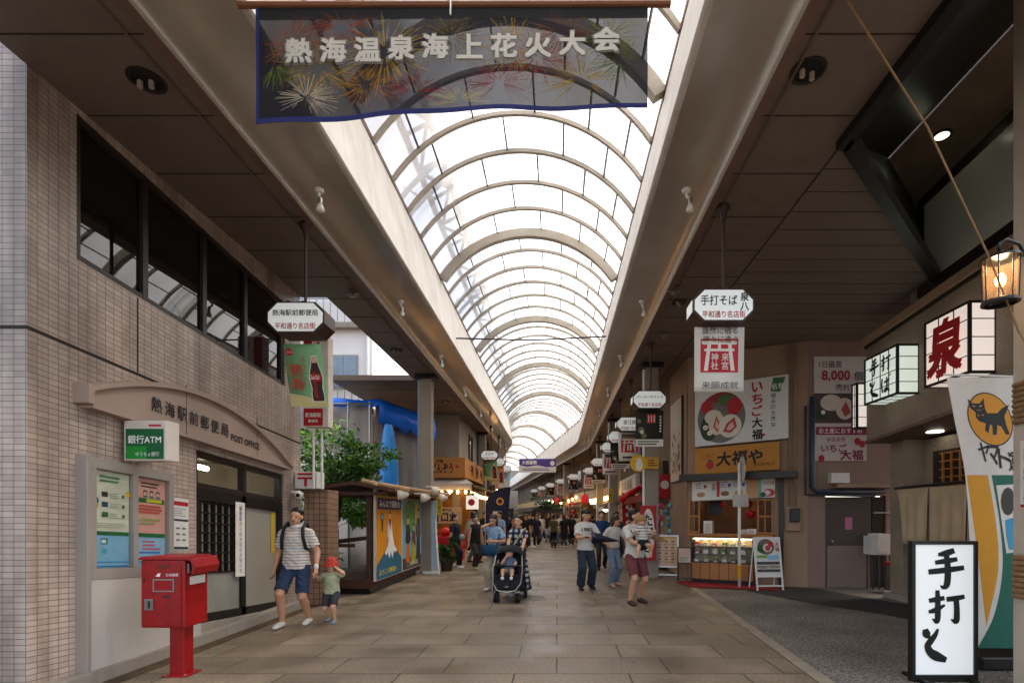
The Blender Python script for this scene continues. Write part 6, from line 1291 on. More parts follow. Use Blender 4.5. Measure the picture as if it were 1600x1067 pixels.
# ---------------------------------------------------------------- people
from mathutils import noise
_ts = bpy.data.scenes.new('scratch')
def remesh(mb, vox, name, it=3):
    me = mb.mesh(name); o = bpy.data.objects.new('scratch', me); _ts.collection.objects.link(o)
    r = o.modifiers.new('r', 'REMESH'); r.mode = 'VOXEL'; r.voxel_size = vox; r.use_smooth_shade = True
    s = o.modifiers.new('s', 'SMOOTH'); s.iterations = it; s.factor = .5
    vl = _ts.view_layers[0]; vl.update(); dg = vl.depsgraph
    out = bpy.data.meshes.new_from_object(o.evaluated_get(dg)); bpy.data.objects.remove(o); bpy.data.meshes.remove(me); out.name = name
    out.polygons.foreach_set('use_smooth', [True]*len(out.polygons)); return out
SKIN = mat('skin', '#c08e6e', .5, .08, 12); SKIN2 = mat('skin_light', '#cf9f80', .5, .08, 12); HAIR = mat('black_hair', '#14100d', .45, .3, 40); HAIRB = mat('brown_hair', '#38241a', .45, .3, 40)
M_eye = cm('#15110f', .2); M_lip = cm('#8a4a42'); SHOEW = cm('#d8d2ca'); SHOEB = cm('#17151a')
_cl = {}
def clothmat(c):
    if c not in _cl: _cl[c] = mat('cloth_'+c[1:], c, .85, .14, 5, bump=.7, bscale=11)
    return _cl[c]
def stripemat(name, base, cols, per):
    m, t, p = newmat(name); L = t.links.new; p.inputs['Roughness'].default_value = .85
    tc = N(t, 'ShaderNodeTexCoord'); sp = N(t, 'ShaderNodeSeparateXYZ'); L(tc.outputs['Object'], sp.inputs[0])
    a = N(t, 'ShaderNodeMath', operation='DIVIDE'); L(sp.outputs[2], a.inputs[0]); a.inputs[1].default_value = per; f = N(t, 'ShaderNodeMath', operation='FRACT'); L(a.outputs[0], f.inputs[0])
    r = N(t, 'ShaderNodeValToRGB'); r.color_ramp.interpolation = 'CONSTANT'; e = r.color_ramp.elements; e[0].position = 0; e[0].color = (*lin(base), 1); e[1].position = .98; e[1].color = (*lin(base), 1)
    n = len(cols)
    for i, c in enumerate(cols):
        q = e.new((i+.35)/n); q.color = (*lin(c), 1); q = e.new((i+.6)/n); q.color = (*lin(base), 1)
    L(f.outputs[0], r.inputs[0]); L(r.outputs[0], p.inputs['Base Color']); return m
def checkmat(name, c1, c2, c3, sz):
    m, t, p = newmat(name); L = t.links.new; p.inputs['Roughness'].default_value = .85
    tc = N(t, 'ShaderNodeTexCoord'); sp = N(t, 'ShaderNodeSeparateXYZ'); L(tc.outputs['Object'], sp.inputs[0]); fs = []
    for k in (0, 2):
        a = N(t, 'ShaderNodeMath', operation='DIVIDE'); L(sp.outputs[k], a.inputs[0]); a.inputs[1].default_value = sz; f = N(t, 'ShaderNodeMath', operation='FRACT'); L(a.outputs[0], f.inputs[0]); g_ = N(t, 'ShaderNodeMath', operation='GREATER_THAN'); L(f.outputs[0], g_.inputs[0]); g_.inputs[1].default_value = .5; fs.append(g_)
    s = N(t, 'ShaderNodeMath', operation='ADD'); L(fs[0].outputs[0], s.inputs[0]); L(fs[1].outputs[0], s.inputs[1]); h = N(t, 'ShaderNodeMath', operation='MULTIPLY'); L(s.outputs[0], h.inputs[0]); h.inputs[1].default_value = .5
    r = N(t, 'ShaderNodeValToRGB'); r.color_ramp.interpolation = 'CONSTANT'; e = r.color_ramp.elements; e[0].color = (*lin(c1), 1); e[1].position = .75; e[1].color = (*lin(c3), 1); q = e.new(.25); q.color = (*lin(c2), 1)
    L(h.outputs[0], r.inputs[0]); L(r.outputs[0], p.inputs['Base Color']); return m
def ik(a, b, l1, l2, pole):
    a = Vector(a); b = Vector(b); d = b-a; D = min(d.length, (l1+l2)*.999); u = d.normalized(); q = (l1*l1-l2*l2+D*D)/(2*D); h = math.sqrt(max(l1*l1-q*q, 0)); p = Vector(pole); p = (p-u*p.dot(u)).normalized()
    return a+u*q+p*h, a+u*D
def oring(c, rx, ry, n=18, tilt=0): return [Vector((c[0]+rx*math.cos(2*math.pi*k/n), c[1]+ry*math.sin(2*math.pi*k/n), c[2])) for k in range(n)]
def person(lab, X_, Y_, face=0, h=1.7, top=('short', '#d8d4cc'), bottom=('trousers', '#2a2a30'), hair='short', feet=None, hands=None, lean=0, yaw=0, nod=0, vox=.022, near=False, group=None, build=1., hs=1.05, hairm=None, skin=None, shoe=None, elbow=None, z0=0, hip=None, legs=True, hat=None, sit=None, bootz=0):
    if not group: group = 'people in the distant crowd' if not near else 'people walking in the foreground'
    o = thing('person', lab, 'person', (X_, Y_, z0), rad(face), group); k = h/1.7; skin = skin or SKIN; hairm = hairm or HAIR
    feet = feet or [(-.1, .0, 0), (.1, .03, 0)]; hands = hands or [(-.27, -.04, .8), (.27, -.04, .8)]; elbow = elbow or [(-.5, .8, 0), (.5, .8, 0)]
    V = lambda p: Vector(p)*1.0
    feet = [V(f) for f in feet]; hands = [V(q) for q in hands]
    hz = hip if hip else .9-.02*min(1, abs(feet[0].y-feet[1].y)*4)*2
    Rl = Matrix.Rotation(rad(lean), 3, 'X'); H0 = Vector((0, 0, hz))
    up = lambda p: H0+Rl @ (Vector(p)-Vector((0, 0, .9)))
    b = build
    body = MB(); dz = vox
    # trunk
    tr = [(.82, .12*b, .095, 0), (.9, .155*b, .11*b, .01), (.98, .15*b, .105*b, .0), (1.08, .135*b, .098*b, -.005), (1.2, .152*b, .11*b, -.005), (1.3, .162*b, .108*b, .0), (1.37, .145*b, .085, .005), (1.425, .09, .068, .005), (1.47, .055, .055, .0)]
    body.rings([[up(p) for p in oring((0, yo, z), rx, ry)] for z, rx, ry, yo in tr])
    hc = Vector((0, -.01, 1.585)); Rh = Matrix.Rotation(rad(yaw), 3, 'Z') @ Matrix.Rotation(rad(nod), 3, 'X')
    neck = Vector((0, .0, 1.5)); hd = lambda p: up(neck+Rh @ ((Vector(p)-Vector((0, 0, 1.5)))*hs))
    body.cone(up((0, .01, 1.42)), hd((0, .0, 1.55)), .056, .052)
    Mh = (Rl @ Rh).to_4x4()*1
    Mh3 = Rl @ Rh
    E_ = lambda m_, c, r: m_.ell(hd(c), tuple(q*hs for q in r), 14, 0, Mh3)
    E_(body, (0, .0, 1.61), (.075, .095, .093)); E_(body, (0, -.03, 1.55), (.058, .062, .065)); E_(body, (0, -.052, 1.515), (.03, .03, .025))
    body.cone(hd((0, -.09, 1.6)), hd((0, -.11, 1.565)), .012*hs, .017*hs)
    for s in (-1, 1): E_(body, (s*.076, .01, 1.585), (.012, .022, .032))
    # legs
    J = []
    for i, s in ((0, -1), (1, 1)):
        hp = H0+Vector((s*.085*b, 0, -.02)); ank = feet[i]+Vector((0, .03, .085)); kn, ank = ik(hp, ank, .43, .42, (s*.08, -1, .05)); J.append((hp, kn, ank))
        body.cone(hp, kn, .085*b, .058*b); body.cone(kn, kn.lerp(ank, .35)+Vector((0, .02, 0)), .055*b, .056*b); body.cone(kn.lerp(ank, .35)+Vector((0, .018, 0)), ank, .054*b, .038); body.cone(ank, feet[i]+Vector((0, .03, .045)), .038, .04); body.cone(feet[i]+Vector((0, .04, .04)), feet[i]+Vector((s*.015, -.13, .03)), .036, .03)
    A = []
    for i, s in ((0, -1), (1, 1)):
        sh = up((s*.168*b, .0, 1.362)); el, wr = ik(sh, hands[i]+Vector((0, 0, 0)), .28, .25, elbow[i]); A.append((sh, el, wr))
        body.cone(up((s*.12*b, 0, 1.385)), sh, .06, .056*b); body.cone(sh, el, .05*b, .04*b); body.cone(el, el.lerp(wr, .3), .04*b, .042*b); body.cone(el.lerp(wr, .3), wr, .041*b, .027)
        d = (wr-el).normalized(); ref = Vector((s, .0, 0)); a = d.cross(ref); a = (a if a.length > .1 else d.cross(Vector((0, 1, 0)))).normalized(); c = a.cross(d).normalized()
        body.cone(wr, wr+d*.075, .026, .03); body.cone(wr+d*.03+a*.018, wr+d*.08+a*.025, .02, .018); body.cone(wr+d*.03-a*.018, wr+d*.08-a*.025, .02, .018)
        if near:
            for f, (of, ln) in enumerate(((-.033, .05), (-.011, .066), (.011, .07), (.033, .062))):
                q0 = wr+d*.085+a*of; q1 = q0+d*ln*.6-c*s*.008; q2 = q1+(d*.8-c*s*.6).normalized()*ln*.5; body.cone(q0, q1, .0105, .0095, 7); body.cone(q1, q2, .0095, .008, 7)
            t0 = wr+d*.03+a*.03; t1 = t0+(d*.7+a*.6).normalized()*.045; body.cone(t0, t1, .013, .011, 7); body.cone(t1, t1+d*.03, .011, .009, 7)
        else: body.cone(wr+d*.08, wr+d*.15-c*s*.02, .026, .018)
    sc = lambda me: (me.transform(Matrix.Scale(k, 4)), me)[1]
    def fin(name, mb_, m_, v=None, it=3, par=o):
        me = remesh(mb_, v or vox, name, it)
        if near and name not in ('body', 'hair'):          # soft folds in the cloth
            ph = sum(map(ord, lab)) % 97; ns = [q_.normal.copy() for q_ in me.vertices]
            for q_, nn in zip(me.vertices, ns):
                c_ = q_.co.copy(); f_ = noise.noise((c_.x*7+ph, c_.y*7, c_.z*13+c_.x*6)); f2 = noise.noise((c_.x*17, c_.y*17+ph, c_.z*24)); q_.co = c_+nn*(abs(f_)*.018-.004+f2*.004)
        elif name == 'hair':
            ns = [q_.normal.copy() for q_ in me.vertices]
            for q_, nn in zip(me.vertices, ns): c_ = q_.co.copy(); q_.co = c_+nn*(.007*noise.noise((c_.x*40, c_.y*40, c_.z*14)))
        me = sc(me); return part(name, me, m_, par, local=True, fix=False)
    bd = fin('body', body, skin)
    # top garment
    kind, col = top; mt = col if not isinstance(col, str) else clothmat(col)
    if kind:
        g_ = MB(); inf = .015; lo = .86 if kind != 'tucked' else .95
        fl = .02 if kind != 'tucked' else 0
        g_.rings([[up(p) for p in oring((0, yo, z), rx, ry)] for z, rx, ry, yo in [(lo, .165*b+fl, .125*b+fl, .005), (.98, .16*b+inf, .115*b+inf, .0), (1.1, .148*b+inf, .108*b+inf, -.003), (1.22, .158*b+inf, .112*b+inf, -.003), (1.32, .162*b+inf, .11*b+inf, 0), (1.385, .14*b+inf*.8, .09+inf*.6, .005), (1.435, .095, .08, .006), (1.462, .068, .066, .005)]])
        for (sh, el, wr), s in zip(A, (-1, 1)):
            if kind == 'sleeveless': g_.cone(up((s*.1, 0, 1.38)), sh*.75+up((s*.1, 0, 1.38))*.25, .075, .066); continue
            g_.cone(up((s*.09*b, 0, 1.39)), sh, .075, .066*b)
            if kind in ('short', 'tucked', 'dress'): g_.tube([sh, sh.lerp(el, .3), sh.lerp(el, .72)], [.064*b, .066*b, .07*b], 14)
            else: g_.cone(sh, el, .066*b, .056*b); g_.cone(el, el.lerp(wr, .92), .058*b, .048*b)
        tp = fin('shirt' if kind != 'dress' else 'dress_top', g_, mt)
    # bottom garment
    kind2, col2 = bottom; m2 = col2 if not isinstance(col2, str) else clothmat(col2)
    if kind2 in ('trousers', 'shorts', 'wide'):
        g_ = MB(); wd = .02 if kind2 == 'wide' else 0
        g_.rings([oring((0, yo, z+hz-.9), rx, ry) for z, rx, ry, yo in [(.76, .12*b, .1*b, 0), (.84, .165*b, .122*b, .01), (.92, .168*b, .122*b, .01), (1.0, .158*b, .115*b, 0)]])
        for hp, kn, ank in J:
            if kind2 == 'shorts': e_ = hp.lerp(kn, .88); g_.tube([hp+Vector((0, 0, .03)), hp.lerp(kn, .3), e_], [.098*b, .093*b, .086*b], 16)
            else: g_.cone(hp+Vector((0, 0, -.02)), kn, .098*b, .074*b+wd); g_.tube([kn, kn.lerp(ank, .5), kn.lerp(ank, .98)], [.072*b+wd, .066*b+wd*1.2, .062+wd*1.6], 14)
        fin('shorts' if kind2 == 'shorts' else 'trousers', g_, m2)
    elif kind2 in ('skirt', 'longskirt'):
        hem = .12 if kind2 == 'longskirt' else .42; cx = (feet[0].x+feet[1].x)/2; cy = (feet[0].y+feet[1].y)/2; g_ = MB(); rs = []
        for t_ in (0, .1, .25, .5, .75, 1):
            z = 1.02+(hem-1.02)*t_; rx = .15*b+.13*t_**.8; ry = .112*b+.14*t_**.8+abs(feet[0].y-feet[1].y)*.35*t_
            rs.append([Vector((cx*t_+rx*(1+.05*t_*math.sin(q*6*2*math.pi/24*1.0))*math.cos(2*math.pi*q/24), cy*t_+ry*(1+.05*t_*math.cos(q*5*2*math.pi/24))*math.sin(2*math.pi*q/24), z)) for q in range(24)])
        g_.rings(rs); fin('skirt', g_, m2)
    # shoes
    for i, s in ((0, -1), (1, 1)):
        f = feet[i]; m_ = MB(); sw = SHOEW if shoe is None else shoe
        m_.ell(f+Vector((0, .045, .045)), (.044, .05, .05), 12); m_.cone(f+Vector((0, .03, .045)), f+Vector((s*.012, -.11, .034)), .046, .043); m_.ell(f+Vector((s*.015, -.15, .03)), (.046, .055, .03), 12)
        me = remesh(m_, max(.009, vox*.6), 'shoe', 2)
        for v in me.vertices: v.co.z = max(v.co.z, f.z+.004)
        part('shoe', sc(me), sw, o, local=True, fix=False)
    # hair
    if hair:
        g_ = MB(); q = .01 if not near else .004; E_(g_, (0, .026, 1.656), (.085+q, .096+q, .078+q)); E_(g_, (0, .046, 1.59), (.08+q, .07+q, .085+q))
        if hair == 'fringe': E_(g_, (0, -.055, 1.655), (.07, .045, .035))
        if hair == 'long': g_.cone(hd((0, .06, 1.6)), up((0, .085, 1.33)), .075*hs, .06); g_.cone(hd((-.07, .02, 1.6)), up((-.085, .03, 1.38)), .03, .03); g_.cone(hd((.07, .02, 1.6)), up((.085, .03, 1.38)), .03, .03)
        if hair == 'bun': E_(g_, (0, .12, 1.62), (.05, .05, .05))
        if hair == 'bob': g_.cone(hd((-.068, .02, 1.6)), hd((-.075, .0, 1.5)), .035, .03); g_.cone(hd((.068, .02, 1.6)), hd((.075, .0, 1.5)), .035, .03); g_.cone(hd((0, .07, 1.6)), hd((0, .07, 1.5)), .07, .06)
        fin('hair', g_, hairm, min(vox, .012) if near else vox)
    if hat:
        m_ = MB(); cc = hd((0, .0, 1.64)); rs = []
        for r_, z_ in ((.16, -.045), (.162, -.04), (.115, .0), (.108, .06), (.085, .1), (.04, .115), (.002, .118)): rs.append([cc+Mh3 @ Vector((r_*hs*math.cos(2*math.pi*q/22), r_*hs*1.08*math.sin(2*math.pi*q/22), z_*hs)) for q in range(22)])
        m_.rings(rs); me = m_.mesh('hat'); part('hat', sc(me), hat, o, local=True, smooth=True)
    if near:
        for s in (-1, 1):
            m_ = MB(); E_(m_, (s*.031, -.084, 1.597), (.011, .007, .005)); part('eye', sc(m_.mesh('eye')), M_eye, o, local=True, smooth=True)
            m_ = MB(); m_.cone(hd((s*.018, -.089, 1.618)), hd((s*.047, -.08, 1.621)), .003*hs, .002*hs, 6); part('eyebrow', sc(m_.mesh('eyebrow')), HAIR, o, local=True)
        m_ = MB(); E_(m_, (0, -.089, 1.537), (.022, .007, .0065)); part('mouth', sc(m_.mesh('mouth')), M_lip, o, local=True, smooth=True)
    return o, up, hd, A, J, k
def held(name, lab, cat, mb, *ar, group=None, z0=0):
    m = ar[0]; X_, Y_, face, k = ar[-4:]
    M_ = Matrix.Translation((X_, Y_, z0)) @ Matrix.Rotation(rad(face), 4, 'Z') @ Matrix.Scale(k, 4)
    o = thing(name, lab, cat, (X_, Y_, z0), rad(face), group)
    for nm, b_, mm_ in ([(name, mb, m)] if isinstance(mb, MB) else mb):
        me = b_.mesh(nm); me.transform(Matrix.Scale(k, 4)); part(nm, me, mm_, o, local=True, smooth=True)
    return o
NV = .0085
# man in the striped polo and his toddler
polo = stripemat('striped_polo', '#cfc6bb', ('#8a5a5a', '#9a8a6a', '#6a6a7a', '#a07a6a'), .17)
PX, PY = -3.8, 7.75
o, up, hd, A, J, k = person('man in a striped polo shirt, blue shorts and white shoes holding a toddler\'s hand', PX, PY, 4, 1.72, ('short', polo), ('shorts', '#26344e'), 'short', [(-.15, -.14, 0), (.12, .12, 0)], [(-.31, .0, .8), (.3, -.06, .83)], near=True, vox=NV, build=1.08, shoe=cm('#cfc8c0'))
m_ = MB(); m_.rings([[up(p) for p in oring((0, .005, z), rx, ry)] for z, rx, ry in ((1.43, .09, .085), (1.5, .068, .07), (1.44, .1, .095))]); me = m_.mesh('collar'); me.transform(Matrix.Scale(k, 4)); part('collar', me, clothmat('#cfc6bb'), o, local=True, smooth=True)
m_ = MB(); m_.rings([oring((.0, 0, 0), .001, .001), oring((0, 0, 0), .001, .001)])
for s in (-1, 1): pass
bp_ = MB(); bp_.ell((0, .2, 1.22), (.15, .09, .22), 16); st_ = MB()
for s in (-1, 1): st_.tube([(s*.13, .14, 1.36), (s*.125, .02, 1.475), (s*.13, -.1, 1.4), (s*.145, -.135, 1.28), (s*.165, -.09, 1.12), (s*.15, .1, 1.05)], [.024]*6, 8)
held('backpack', 'black backpack worn by the man in the striped polo', 'backpack', [('bag', bp_, cm('#17181c', .7)), ('strap', st_, cm('#17181c', .7))], PX, PY, 4, k)
m_ = MB(); m_.cone(A[1][2]+Vector((0, 0, .03)), A[1][2]+Vector((0, 0, .005)), .033, .033); held('wristwatch', 'pale watch on the wrist of the man in the striped polo', 'watch', m_, cm('#d8d4cc'), PX, PY, 4, k)
TX, TY = -3.37, 7.95
person('toddler in a red bucket hat and pale green shirt, one hand at the cheek', TX, TY, 0, .9, ('short', '#a3a585'), ('shorts', '#33343a'), 'short', [(-.14, .14, .02), (.12, -.1, 0)], [(-.42, -.06, 1.32), (.2, -.16, 1.56)], near=True, vox=.012, build=1.3, hs=1.5, hat=checkmat('red_plaid', '#b0241c', '#c4442a', '#7a1c1c', .05), elbow=[(-1, .3, -.4), (1, -.2, -.6)], shoe=cm('#6a8098'), skin=SKIN2)
# woman with the stroller
plaid = checkmat('navy_check', '#12141f', '#2a3350', '#b8b4aa', .11)
WXp, WYp = -.78, 10.7
o, up, hd, A, J, k = person('smiling woman in a long navy checked dress pushing a stroller', WXp, WYp, -3, 1.6, ('dress', plaid), ('longskirt', plaid), 'bun', [(-.1, -.1, 0), (.12, .12, 0)], [(-.16, -.42, 1.0), (.14, -.42, 1.0)], near=True, vox=NV, build=.93, yaw=-14, skin=SKIN2, elbow=[(-1, .3, -.3), (1, .3, -.3)])
m_ = MB(); m_.tube([(.16, -.0, 1.42), (.1, -.14, 1.35), (-.02, -.16, 1.15), (-.14, -.13, .98)], .016, 6); m_.tube([(.16, 0, 1.42), (.1, .13, 1.3), (-.1, .14, 1.05), (-.15, .0, .95)], .016, 6); b_ = MB(); b_.box(-.25, -.15, -.1, .12, .8, .97); held('shoulder_bag', 'cream shoulder bag strap across the checked dress', 'bag', [('strap', m_, cm('#b8aa8c')), ('bag', b_, cm('#b8aa8c'))], WXp, WYp, -3, k)
# stroller
SXp, SYp = -.9, 9.95
st = thing('stroller', 'black baby stroller with a hood and silver curved frame', 'stroller', (SXp, SYp, 0), rad(-3))
BLK = cm('#121214', .6); FAB = mat('stroller_fabric', '#16161a', .85, .1, 6)
m_ = MB()
for s in (-1, 1):
    m_.tube([(s*.27, .62, 1.0), (s*.27, .4, .9), (s*.27, .1, .6), (s*.25, -.2, .2)], .016, 8); m_.tube([(s*.27, .12, .62), (s*.28, .38, .14)], .016, 8)
m_.tube([(-.27, .62, 1.0), (-.2, .68, 1.03), (.2, .68, 1.03), (.27, .62, 1.0)], .02, 8); m_.tube([(-.27, .3, .16), (.27, .3, .16)], .014, 6); part('chassis', m_, BLK, st, local=True, smooth=True)
m_ = MB(); m_.tube([(-.245, .02, .85), (-.27, -.13, .6), (-.255, -.26, .36), (-.17, -.33, .24), (0, -.35, .2), (.17, -.33, .24), (.255, -.26, .36), (.27, -.13, .6), (.245, .02, .85)], .014, 8); part('front_bow', m_, M_steel, st, local=True, smooth=True)
m_ = MB(); m_.prism([(-.21, -.3, .26), (.21, -.3, .26), (.24, -.2, .5), (-.24, -.2, .5)], (0, .05, 0)); m_.box(-.22, .22, -.24, .16, .44, .5); m_.prism([(-.22, .12, .46), (.22, .12, .46), (.22, .3, .98), (-.22, .3, .98)], (0, .05, 0)); m_.box(-.25, -.21, -.2, .2, .46, .68); m_.box(.21, .25, -.2, .2, .46, .68); part('seat', m_, FAB, st, local=True, bevel=.015)
m_ = MB(); rs = []
for j in range(8):
    a_ = rad(38+j*16); rs.append([(.255*math.cos(math.pi*q/10), .28-.38*math.cos(a_)*(.45+.55*math.sin(math.pi*q/10)), .72+.02*0+(.3*math.sin(a_))*math.sin(math.pi*q/10)**.6+.02) for q in range(11)])
m_.rings(rs, cap=False, closed=False); hd_ = part('hood', m_, FAB, st, local=True, smooth=True); hd_.modifiers.new('t', 'SOLIDIFY').thickness = .012
m_ = MB(); m_.box(-.2, .2, -.1, .28, .2, .36); part('basket', m_, cm('#2c2b2c', .9), st, local=True, bevel=.03)
m_ = MB(); m_.tube([(-.24, -.06, .66), (-.2, -.22, .67), (.2, -.22, .67), (.24, -.06, .66)], .02, 8); part('bumper_bar', m_, BLK, st, local=True, smooth=True)
for x, y, r in ((-.28, .38, .13), (.28, .38, .13), (-.22, -.22, .09), (-.17, -.22, .09), (.17, -.22, .09), (.22, -.22, .09)):
    m_ = MB(); m_.lathe((x, y, r), [(r*.55, -.018), (r*.95, -.02), (r, 0), (r*.95, .02), (r*.55, .018)], 20, axis='x'); wh = part('wheel', m_, cm('#161616', .8), st, local=True, smooth=True); m_ = MB(); m_.lathe((x, y, r), [(r*.5, -.012), (r*.5, .012), (.01, .02)], 14, axis='x'); part('rim', m_, M_steel, wh, local=True)
m_ = MB(); m_.ell((0, -.31, .3), (.04, .01, .015), 10); part('badge', m_, M_steel, st, local=True)
# baby in the stroller
bb_ = thing('person', 'baby sitting in the stroller sucking a hand, in white socks', 'person', (SXp, SYp, .5), rad(-3), 'people walking in the foreground')
m_ = MB(); m_.cone((0, .03, .06), (0, .13, .26), .085, .07); m_.ell((0, .1, .39), (.075, .082, .09), 14); m_.ell((0, .07, .355), (.055, .05, .045), 12)
for s in (-1, 1): m_.cone((s*.05, .0, .05), (s*.09, -.17, .08), .05, .042); m_.cone((s*.09, -.17, .08), (s*.08, -.22, -.04), .04, .032); m_.cone((s*.08, .12, .25), (s*.13, .02, .2), .035, .03)
m_.cone((-.13, .02, .2), (-.04, -.01, .33), .03, .022); m_.cone((.13, .02, .2), (.12, -.1, .17), .03, .022); m_.ell((-.02, 0, .345), (.025, .025, .025), 8); m_.ell((.12, -.12, .17), (.025, .025, .025), 8)
part('body', remesh(m_, .009, 'body'), SKIN2, bb_, local=True, fix=False)
m_ = MB(); m_.cone((0, .03, .06), (0, .13, .26), .1, .085); m_.cone((-.07, .12, .25), (-.11, .06, .22), .045, .042); m_.cone((.07, .12, .25), (.11, .06, .22), .045, .042); part('romper', remesh(m_, .012, 'romper'), clothmat('#5a6880'), bb_, local=True, fix=False)
m_ = MB(); m_.ell((0, .115, .41), (.08, .08, .08), 14); part('hair', remesh(m_, .012, 'hair'), HAIRB, bb_, local=True, fix=False)
for s in (-1, 1): m_ = MB(); m_.ell((s*.08, -.25, -.05), (.035, .055, .035), 10); part('sock', m_, clothmat('#d8d6d0'), bb_, local=True, smooth=True); m_ = MB(); m_.ell((s*.028, .022, .4), (.009, .006, .006), 8); part('eye', m_, M_eye, bb_, local=True)
# woman behind in light blue
o, up, hd, A, J, k = person('woman in a light blue shirt and cream trousers with her hand at her face', -1.32, 11.4, -18, 1.62, ('short', '#8aa3bd'), ('wide', '#b3a892'), 'bob', [(-.1, -.1, 0), (.1, .1, 0)], [(-.03, -.14, 1.5), (.08, -.28, 1.1)], near=True, vox=NV, build=.95, lean=8, nod=10, elbow=[(-1, -.4, -1), (1, .2, -.6)], hairm=HAIRB)
b_ = MB(); b_.prism([(-.2, -.3, .78), (.16, -.3, .78), (.19, -.3, 1.02), (-.17, -.3, 1.02)], (0, .12, 0)); m_ = MB(); m_.tube([(.15, -.26, 1.0), (.17, -.1, 1.3), (.15, .03, 1.42), (.14, .1, 1.3)], .018, 6)
held('tote_bag', 'teal blue shoulder tote of the woman in light blue', 'bag', [('bag', b_, mat('teal_canvas', '#1f4a6a', .85, .1, 6)), ('strap', m_, mat('teal_canvas2', '#1f4a6a', .85, .1, 6))], -1.32, 11.4, -18, k)
# young man with the printed tee and umbrella
o, up, hd, A, J, k = person('young man in a white tee with black numerals and faded jeans holding a folded umbrella', .62, 11.5, 12, 1.72, ('short', '#c9c4bc'), ('wide', '#27323c'), 'fringe', [(-.12, -.08, 0), (.15, .08, 0)], [(-.02, -.3, 1.12), (.1, -.3, 1.1)], near=True, vox=NV, build=1.02, yaw=22, nod=6, shoe=SHOEB, elbow=[(-1, .4, -.6), (1, .4, -.6)])
fr = Fr((0, -.150*k, 1.28*k)); text(o, '1982', fr, 0, 0, w=.24, h=.075, m='#161616', bold=.06, local=True, name='shirt_print', d=.004)
m_ = MB(); m_.rings([[Vector((.02+.62*t_, -.33-.02*t_, 1.12-.08*t_))+Vector((0, math.cos(q*.52)*r_*(1+.3*math.cos(q*2.1)), math.sin(q*.52)*r_*(1+.3*math.cos(q*2.1)))) for q in range(12)] for t_, r_ in ((0, .03), (.05, .1), (.2, .085), (.5, .05), (.85, .02), (1, .006))]); m2_ = MB(); m2_.tube([(-.1, -.33, 1.13), (.04, -.33, 1.12)], .014, 8)
held('umbrella', 'folded navy umbrella carried sideways by the young man', 'umbrella', [('canopy', m_, mat('navy_nylon', '#191d33', .55, .1, 8)), ('handle', m2_, cm('#17151a'))], .62, 11.5, 12, k)
# woman in jeans
o, up, hd, A, J, k = person('woman in a cream top and pale blue jeans looking down to her side', 1.27, 12.0, 20, 1.6, ('tucked', '#b8b0a4'), ('trousers', '#66788a'), 'long', [(-.1, -.1, 0), (.14, .1, 0)], [(-.2, -.2, .98), (.2, -.28, 1.12)], near=True, vox=NV, build=.92, yaw=45, nod=22, lean=5, hairm=HAIRB, shoe=cm('#b88a78'))
# man carrying a baby
MX, MY = 1.42, 9.65
o, up, hd, A, J, k = person('man in a white tee and maroon shorts carrying a baby on his chest, looking aside', MX, MY, 22, 1.71, ('short', '#c6c0b8'), ('shorts', '#6a3538'), 'short', [(-.14, -.1, 0), (.16, .08, 0)], [(-.0, -.36, 1.08), (.2, -.34, 1.25)], near=True, vox=NV, build=1.08, yaw=42, shoe=cm('#3a2c22'), elbow=[(-1, .3, -.7), (1, .3, -.8)])
by = thing('person', 'baby in a tan cap and printed white top held on the man\'s chest', 'person', (MX, MY, 1.0), rad(22), 'people walking in the foreground')
m_ = MB(); m_.cone((0, -.25, .16), (0, -.23, .36), .1, .085); m_.ell((-.02, -.25, .5), (.08, .085, .09), 14); m_.ell((-.04, -.3, .47), (.05, .045, .045), 10)
for s in (-1, 1): m_.cone((s*.09, -.25, .34), (s*.17, -.3, .28), .035, .028); m_.cone((s*.17, -.3, .28), (s*.2, -.36, .33), .028, .022); m_.cone((s*.06, -.28, .12), (s*.13, -.33, .0), .045, .036); m_.cone((s*.13, -.33, .0), (s*.13, -.32, -.12), .034, .028)
part('body', remesh(m_, .01, 'body'), SKIN2, by, local=True, fix=False)
m_ = MB(); m_.cone((0, -.25, .17), (0, -.23, .36), .115, .1); m_.cone((-.08, -.25, .34), (-.15, -.29, .3), .05, .05); m_.cone((.08, -.25, .34), (.15, -.29, .3), .05, .05); tb_ = part('printed_top', remesh(m_, .012, 'printed_top'), stripemat('baby_print', '#c8c2b8', ('#1f4a48', '#2a2a2a', '#6a6a62'), .15), by, local=True, fix=False)
m_ = MB(); m_.rings([[Vector((-.02+r_*math.cos(q*.2856), -.25+r_*1.05*math.sin(q*.2856), .5+z_)) for q in range(22)] for r_, z_ in ((.1, .0), (.105, .005), (.098, .05), (.07, .1), (.003, .115))]); part('cap', m_, clothmat('#9a7648'), by, local=True, smooth=True)
m_ = MB(); m_.ell((0, -.28, 1.12), (.13, .11, .12), 14); m2_ = MB(); m2_.tube([(-.12, -.2, 1.18), (-.14, 0, 1.44), (-.12, .12, 1.3)], .025, 8); m2_.tube([(.12, -.2, 1.18), (.14, 0, 1.44), (.12, .12, 1.3)], .025, 8)
held('baby_carrier', 'black baby carrier strapped to the man in maroon shorts', 'baby carrier', [('pouch', m_, cm('#17171a', .8)), ('strap', m2_, cm('#17171a', .8))], MX, MY, 22, .98)
